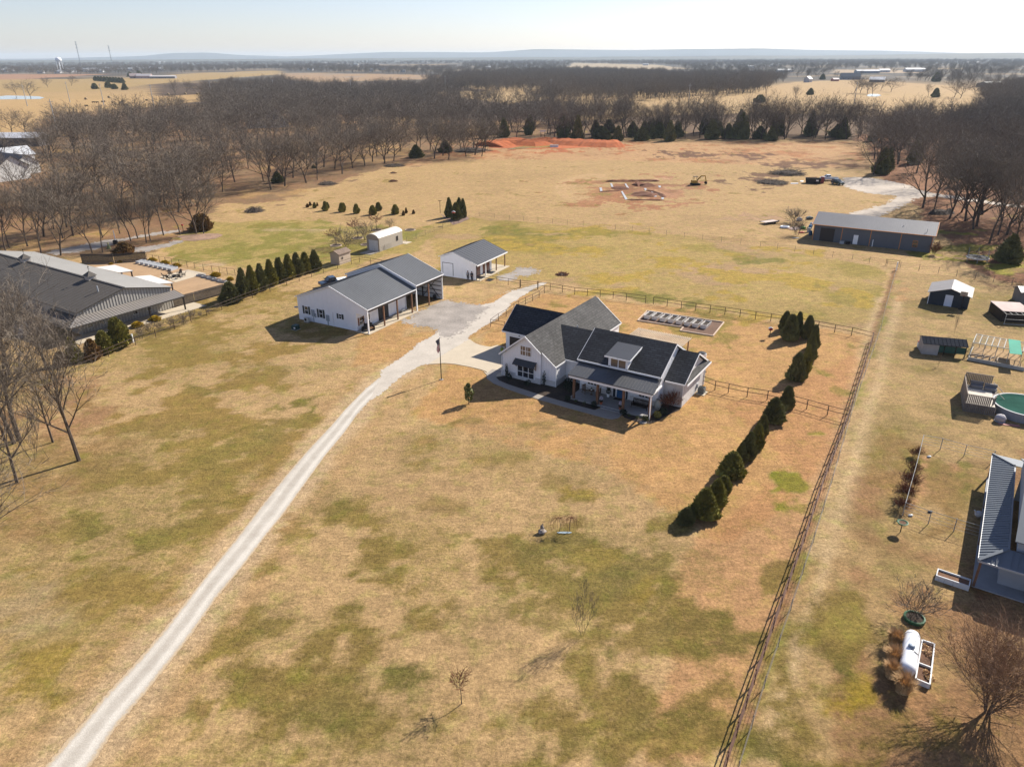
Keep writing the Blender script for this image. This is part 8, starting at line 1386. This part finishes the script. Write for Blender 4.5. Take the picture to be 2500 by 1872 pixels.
# ================= FAR THINGS =================
def far_house(c, p, L, W, H, rh, wallc, roofc, rz_, label, cat='house', name='farm_house', group=None):
    x, y = gpt(c, p) if c else p; t = empty(name, (x, y, 0), rz_, label=label, category=cat, group=group)
    wm = mat('wall_%d_%d_%d' % tuple(int(v*99) for v in wallc), (*wallc, 1), .7, .05, .5); rm = mat('roof_%d_%d_%d' % tuple(int(v*99) for v in roofc), (*roofc, 1), .6, .08, .5)
    MB().prism([(-L/2, -W/2, 0), (-L/2, W/2, 0), (-L/2, W/2, H), (-L/2, 0, H+rh-.1), (-L/2, -W/2, H)], (L, 0, 0)).build('wall', wm, t); roof_pair(t, 'roof', -W/2-.5, W/2+.5, 0, H, H, H+rh, -L/2-.5, L/2+.5, rm, .15, 'x')
    b = MB(); [b.box(-L/2+L*(k+.5)/4-.6, -W/2-.05, 1, -L/2+L*(k+.5)/4+.6, -W/2-.004, 2.3) for k in range(4)]; b.build('windows', glass, t); return t
WH = (.62, .62, .60); DKR = (.07, .07, .08)
far_house(CTL, (90, 885), 34, 9, 4.2, 2.2, (.10, .09, .09), (.62, .62, .64), R(0), 'long low barn with a white roof at the far left edge', 'barn', 'white_roof_barn')
far_house(CTL, (150, 1110), 16, 9, 4, 3, WH, DKR, R(-30), 'white house with a dark roof among trees at the left edge'); far_house(CTL, (20, 1160), 18, 11, 4.5, 4, WH, DKR, R(-30), 'bigger white house with a dark roof cut off by the left edge'); far_house(CTL, (110, 1060), 14, 9, 4.5, 3, WH, (.5, .52, .55), R(60), 'white gabled wing of the house at the left edge')
far_house(CTM, (150, 665), 20, 12, 5, 5, WH, (.05, .05, .06), R(20), 'white gabled house with a dark roof half hidden in the left wood'); far_house(CTM, (270, 660), 10, 8, 4, 3, WH, (.09, .08, .09), R(-60), 'small white wing beside the house in the left wood')
far_house(CTL, (1145, 318), 22, 14, 5, 5, (.30, .22, .20), (.30, .24, .23), R(30), 'brown farm house behind the far windbreak', 'house'); far_house(CTL, (1222, 318), 30, 12, 5, 4, (.5, .35, .33), (.6, .55, .52), R(0), 'pinkish barn beside the brown farm house', 'barn', 'farm_barn'); far_house(CTL, (1380, 318), 52, 12, 4, 2, (.2, .19, .2), (.55, .52, .50), R(3), 'very long low poultry shed in the far left fields', 'shed', 'poultry_shed')
for i, (p, L, W, H, rh, wc, rc, rz_, lb) in enumerate((((415, 345), 12, 9, 5, 4, (.45, .45, .48), (.4, .42, .45), .8, 'small grey gabled house in the right distance, leftmost'), ((640, 336), 10, 8, 3, 2, (.35, .10, .08), (.4, .35, .35), .2, 'small red shed in the right distance'), ((765, 322), 32, 14, 5, 6, (.22, .22, .25), (.12, .13, .15), -.2, 'wide dark roofed farm house in the right distance'), ((990, 345), 22, 16, 4, 4, (.10, .10, .12), (.6, .6, .6), -.5, 'open barn with a bright pale roof in the right distance'), ((905, 270), 55, 16, 5, 3, (.3, .32, .34), (.45, .45, .46), .05, 'long grey shed far behind the dark roofed farm house'), ((1045, 262), 26, 14, 5, 3, (.5, .5, .5), (.62, .62, .64), .05, 'white roofed shed right of the long grey shed'), ((1300, 258), 50, 18, 6, 3, (.5, .5, .5), (.66, .66, .68), 0, 'long white roofed building in the right distance'), ((1960, 385), 36, 22, 4, 3, (.16, .17, .17), (.42, .46, .44), .25, 'broad pale green roofed barn at the right edge of the far field'), ((1780, 192), 60, 20, 6, 3, (.5, .5, .5), (.6, .6, .6), 0, 'pale building on the far right wooded ridge'), ((220, 262), 40, 18, 5, 3, (.5, .5, .48), (.5, .5, .48), .1, 'pale farm building among trees left in the right distance'))): far_house(CTR, p, L, W, H, rh, wc, rc, rz_, lb, 'farm building', 'farm_building')
q = random.Random(21)
# the suburb and sheds strung along the far plain
K = []
K += [(CTL, q.uniform(560, 860), q.uniform(246, 268), 1) for _ in range(34)]+[(CTL, q.uniform(10, 150), q.uniform(245, 262), 1) for _ in range(9)]+[(CTL, q.uniform(230, 520), q.uniform(262, 275), 1) for _ in range(5)]+[(CTL, q.uniform(880, 1420), q.uniform(225, 250), 1.2) for _ in range(26)]
K += [(CTM, x, y, s) for x, y, s in ((440, 190, 3), (620, 178, 3.5), (575, 205, 2.2), (700, 175, 2), (850, 188, 1.5), (1010, 185, 2.2), (1055, 225, 1.2), (1215, 175, 3), (1380, 168, 3), (1460, 155, 2), (1300, 160, 1.5), (1515, 140, 1.6), (1630, 140, 1.6), (1870, 216, 1.2), (2170, 206, 1.4), (1690, 200, 1), (1215, 244, .9), (970, 236, .9), (1480, 236, .8), (500, 228, 1.2))]
K += [(CTC, x, y, s) for x, y, s in ((60, 155, 2), (215, 168, 3), (130, 218, 1.5), (20, 212, 1.5), (470, 160, 2), (880, 160, 2.4), (1110, 205, 1.5), (1980, 225, 1.4), (2170, 215, 1.6), (1320, 185, 1.5), (1290, 150, 1.6), (1180, 145, 1.6))]
for c, a, b_, s in K: far_house(c, (a, b_), 14*s*q.uniform(.8, 1.3), 10*s**.5, 5, 3, (.5*q.uniform(.6, 1.2),)*3, (.45*q.uniform(.3, 1.5),)*3, q.uniform(-.4, .4), 'small pale building strung along the far plain', 'building', 'distant_building', 'distant buildings on the plain')
for a, b_, L in ((1700, 170, 300), (1900, 168, 320), (2080, 168, 200), (1300, 188, 110), (1360, 188, 60), (420, 170, 60), (780, 165, 90), (690, 163, 60)): far_house(CTL, (a, b_+1.5), L, 60, 9, 2, (.6, .6, .6), (.66, .66, .66), 0, 'very wide white warehouse on the far left plain', 'warehouse', 'distant_warehouse', 'white warehouses on the far plain')
# water tower, masts, poles
x, y = G(149, 175); t = empty('water_tower', (x, y, 0), 0, label='white round water tower on slim legs on the far left horizon', category='water tower'); MB().lathe([(0, 28), (7, 29.5), (9.5, 33), (9.5, 36), (7.5, 40), (3, 42.3), (0, 42.8)], n=24).build('tank', white_trim, t, smooth=True); MB().tube([(0, 0, 0), (0, 0, 29)], 1.6, 8).build('riser', white_trim, t)
for k in range(6): a = k*1.047; MB().tube([(9.6*math.cos(a), 9.6*math.sin(a), 0), (8.4*math.cos(a), 8.4*math.sin(a), 31)], .8, 6).build('leg', white_trim, t)
mm = mat('mast_grey', (.16, .17, .19, 1), .7, .1, 1)
for (px, py), H, lb in (((197, 160), 128, 'tall lattice radio mast, left one on the horizon'), ((274, 158), 112, 'lattice radio mast, right one on the horizon')):
    x, y = G(px, py); t = empty('radio_mast', (x, y, 0), 0, label=lb, category='mast', group='radio masts'); b = MB(); r_ = 1.9
    for k in range(3): a = k*2.094; b.bar((r_*math.cos(a), r_*math.sin(a), 0), (r_*.8*math.cos(a), r_*.8*math.sin(a), H), .8)
    for z in range(0, int(H)-6, 8): b.bar((r_, 0, z), (-r_*.5, r_*.87, z+8), .5); b.bar((-r_*.5, r_*.87, z), (-r_*.5, -r_*.87, z+8), .5); b.bar((-r_*.5, -r_*.87, z), (r_, 0, z+8), .5)
    b.build('lattice', mm, t); b = MB(); [b.box(-4, -4, H*f, 4, 4, H*f+3) for f in (.74, .86, .97)]; b.build('antennas', mm, t)
pole_m = mat('pole_grey', (.36, .36, .36, 1), .6, .1, 1)
for c, p in ((CTL, (232, 552)), (CTL, (592, 520)), (CTL, (878, 545)), (CTL, (1300, 560)), (CTL, (1790, 510)), (CTM, (222, 440)), (CTM, (816, 440)), (CTM, (1541, 392)), (CTC, (322, 480)), (CTC, (1462, 560)), (CTR, (798, 530)), (CTL, (490, 790))):
    x, y = gpt(c, p); t = empty('utility_pole', (x, y, 0), 0, label='tall thin grey utility pole rising above the woods', category='utility pole', group='utility poles across the woods'); MB().tube([(0, 0, 0), (0, 0, 19)], [.35, .2], 6).build('pole', pole_m, t); MB().bar((-1.6, 0, 17.5), (1.6, 0, 17.5), .2).build('crossarm', pole_m, t)
# hay bales and cattle
strw = mat('hay', (.30, .22, .12, 1), .95, .2, 2)
for a, b_ in ((1420, 458), (1565, 453), (1667, 455), (1688, 453), (1830, 458), (1878, 463), (727, 497), (922, 483)): x, y = gpt(CTL, (a, b_)); MB().add(*(lambda m_: (m_.v, m_.f))(MB().lathe([(0, -.9), (.95, -.9), (1.05, 0), (.95, .9), (0, .9)], n=12))).build('hay_bale', strw, None, label='round hay bale in the far left pasture', category='hay bale', group='round hay bales in the pasture').matrix_world = Matrix.Translation((x, y, 1.0)) @ Matrix.Rotation(R(90), 4, 'X') @ Matrix.Scale(1.3, 4)
cow_m = mat('dark_hide', (.045, .028, .02, 1), .9, .2, 1)
cow = None
for i, (a, b_) in enumerate(((790, 528), (822, 528), (865, 523), (880, 521), (948, 526), (965, 523), (1010, 530), (1028, 528), (1040, 520), (1240, 510), (732, 558))):
    x, y = gpt(CTL, (a, b_))
    if cow is None:
        b = MB(); b.tube([(-1.2, 0, 1.05), (-.9, 0, 1.1), (0, 0, 1.0), (.8, 0, 1.08), (1.05, 0, 1.15), (1.4, 0, 1.05), (1.75, 0, .75)], [.2, .38, .42, .40, .25, .17, .1], 8)
        for lx in (-.85, .75):
            for ly in (-.22, .22): b.tube([(lx, ly, .9), (lx+(.06 if lx < 0 else 0), ly, .45), (lx, ly, 0)], [.15, .08, .07], 6)
        b.tube([(-1.25, 0, 1.2), (-1.4, 0, .6)], .04, 5); b.tube([(1.4, -.2, 1.15), (1.4, .2, 1.15)], .05, 4)
        cow = b.build('cow', cow_m); o = cow
    else: o = cow.copy(); COL.objects.link(o)
    o.location = (x, y, 0); o.rotation_euler = (0, 0, q.uniform(0, 6)); o.scale = (1.2, 1.2, 1.2); tag(o, label='dark cow grazing in the far left pasture', category='cow', group='cattle in the far left pasture')
# water
pond = mat('pond_water', (.30, .36, .42, 1), .08, .05, .2, spec=.8)
sheet("pond", gp(CTL, [(-60, 475), (60, 462), (200, 465), (330, 470), (375, 480), (340, 492), (150, 494), (-60, 496)]), .06, pond, 0, 30, kind='structure'); sheet("pond", gp(CTR, [(900, 455), (930, 442), (1000, 443), (1030, 455), (990, 464), (920, 463)]), .06, pond, 0, 8, kind='structure')
# red clay bank with its yellow pool
clay_r = mat('red_clay', srgb(222, 120, 62, .56), .95, .18, .5, 6, bump=.5)
berm('clay_bank', gp(CTM, [(1855, 815), (1960, 800), (2080, 785), (2212, 800)])+gp(CTC, [(250, 843), (420, 850), (600, 860), (780, 868), (900, 864)]), 10, 2.4, clay_r, jit=.08, label='long bright orange clay bank at the far end of the field', category='clay bank')
sheet("clay_ground", gp(CTM, [(1860, 825), (2000, 830), (2212, 835)])+gp(CTC, [(300, 895), (560, 890), (760, 880), (900, 866), (700, 858), (300, 850), (100, 845)])+gp(CTM, [(2100, 800)]), .05, clay_r, 1, 6)
sheet("clay_pool", gp(CTC, [(-40, 900), (30, 885), (110, 872), (300, 868), (370, 876), (330, 888), (150, 893), (0, 905)]), .09, mat('yellow_pool', srgb(196, 160, 40, .5), .25, .1, .5, spec=.6), 0, 5)
x, y = gpt(CTC, (350, 884)); t = empty('pump_box', (x, y, 0), 0, label='small white box beside the yellow pool', category='box'); MB().box(-2, -.8, 0, 2, .8, 1.0).build('box', white_trim, t); MB().box(-2.1, -.9, 1.0, 2.1, .9, 1.15).build('lid', concrete_g, t)
x, y = gpt(CTC, (255, 825)); t = empty('field_sign', (x, y, 0), 0, label='small white board on posts on the crest of the clay bank', category='sign'); MB().box(-1.4, -.05, 4.2, 1.4, .05, 4.8).build('board', white_trim, t); [MB().box(a-.08, -.05, 0, a+.08, .05, 4.2).build('post', dw, t) for a in (-1, 1)]
# hills on the horizon: a broad far range and a nearer wooded ridge
def hills(name, dist, prof, depth, m_):
    mb = MB(); n_ = 160; xs = [-400+3300*i/n_ for i in range(n_+1)]
    for i, px in enumerate(xs):
        d = fw+rt*((px-1250)/F); k = dist/math.hypot(d[0], d[1]); X_, Y_ = d[0]*k, d[1]*k; pp = np.interp(px, [a for a, _ in prof], [b for _, b in prof]); hz_y = 143.3-(px+0)*.0041
        z = CAMH+(hz_y-pp)*dist/F*.93+float(fbm(X_, Y_, .0011, 3))*10-5; u = (X_/dist, Y_/dist)
        mb.v += [(X_-u[0]*depth, Y_-u[1]*depth, -60), (X_-u[0]*depth*.4, Y_-u[1]*depth*.4, z*.55), (X_, Y_, z), (X_+u[0]*depth, Y_+u[1]*depth, -60)]
    mb.f = [(i*4+k, (i+1)*4+k, (i+1)*4+k+1, i*4+k+1) for i in range(n_) for k in range(3)]; mb.m = [0]*len(mb.f)
    return mb.build(name, m_, kind='structure')
hm_ = mat('far_hill_wood', (.10, .10, .085, 1), .95, .2, .004)
hills("hills", 15000, [(-400, 146), (300, 143), (500, 138), (560, 132), (640, 131), (700, 136), (800, 139), (900, 134), (1000, 129), (1200, 130), (1300, 123), (1500, 125), (1750, 122), (1850, 125), (2000, 127), (2200, 133), (2900, 133)], 900, hm_)
hills("hills", 7500, [(-400, 149), (0, 147), (600, 145), (1300, 140), (1900, 136), (2050, 134), (2250, 132), (2400, 131), (2900, 130)], 1500, hm_)
# ================= HAZE =================
hz = MB().box(-17400, -200, -40, 17400, 17800, 125).build("haze", bpy.data.materials.new("air"), kind='stuff')
hm = hz.data.materials[0]; hm.use_nodes = True; hn = hm.node_tree.nodes; hn.clear()
ho = hn.new("ShaderNodeOutputMaterial"); pv = hn.new("ShaderNodeVolumePrincipled")
pv.inputs["Color"].default_value = (.72, .86, 1, 1); pv.inputs["Density"].default_value = 0.62e-4; pv.inputs["Anisotropy"].default_value = .1
hm.node_tree.links.new(pv.outputs[0], ho.inputs["Volume"])
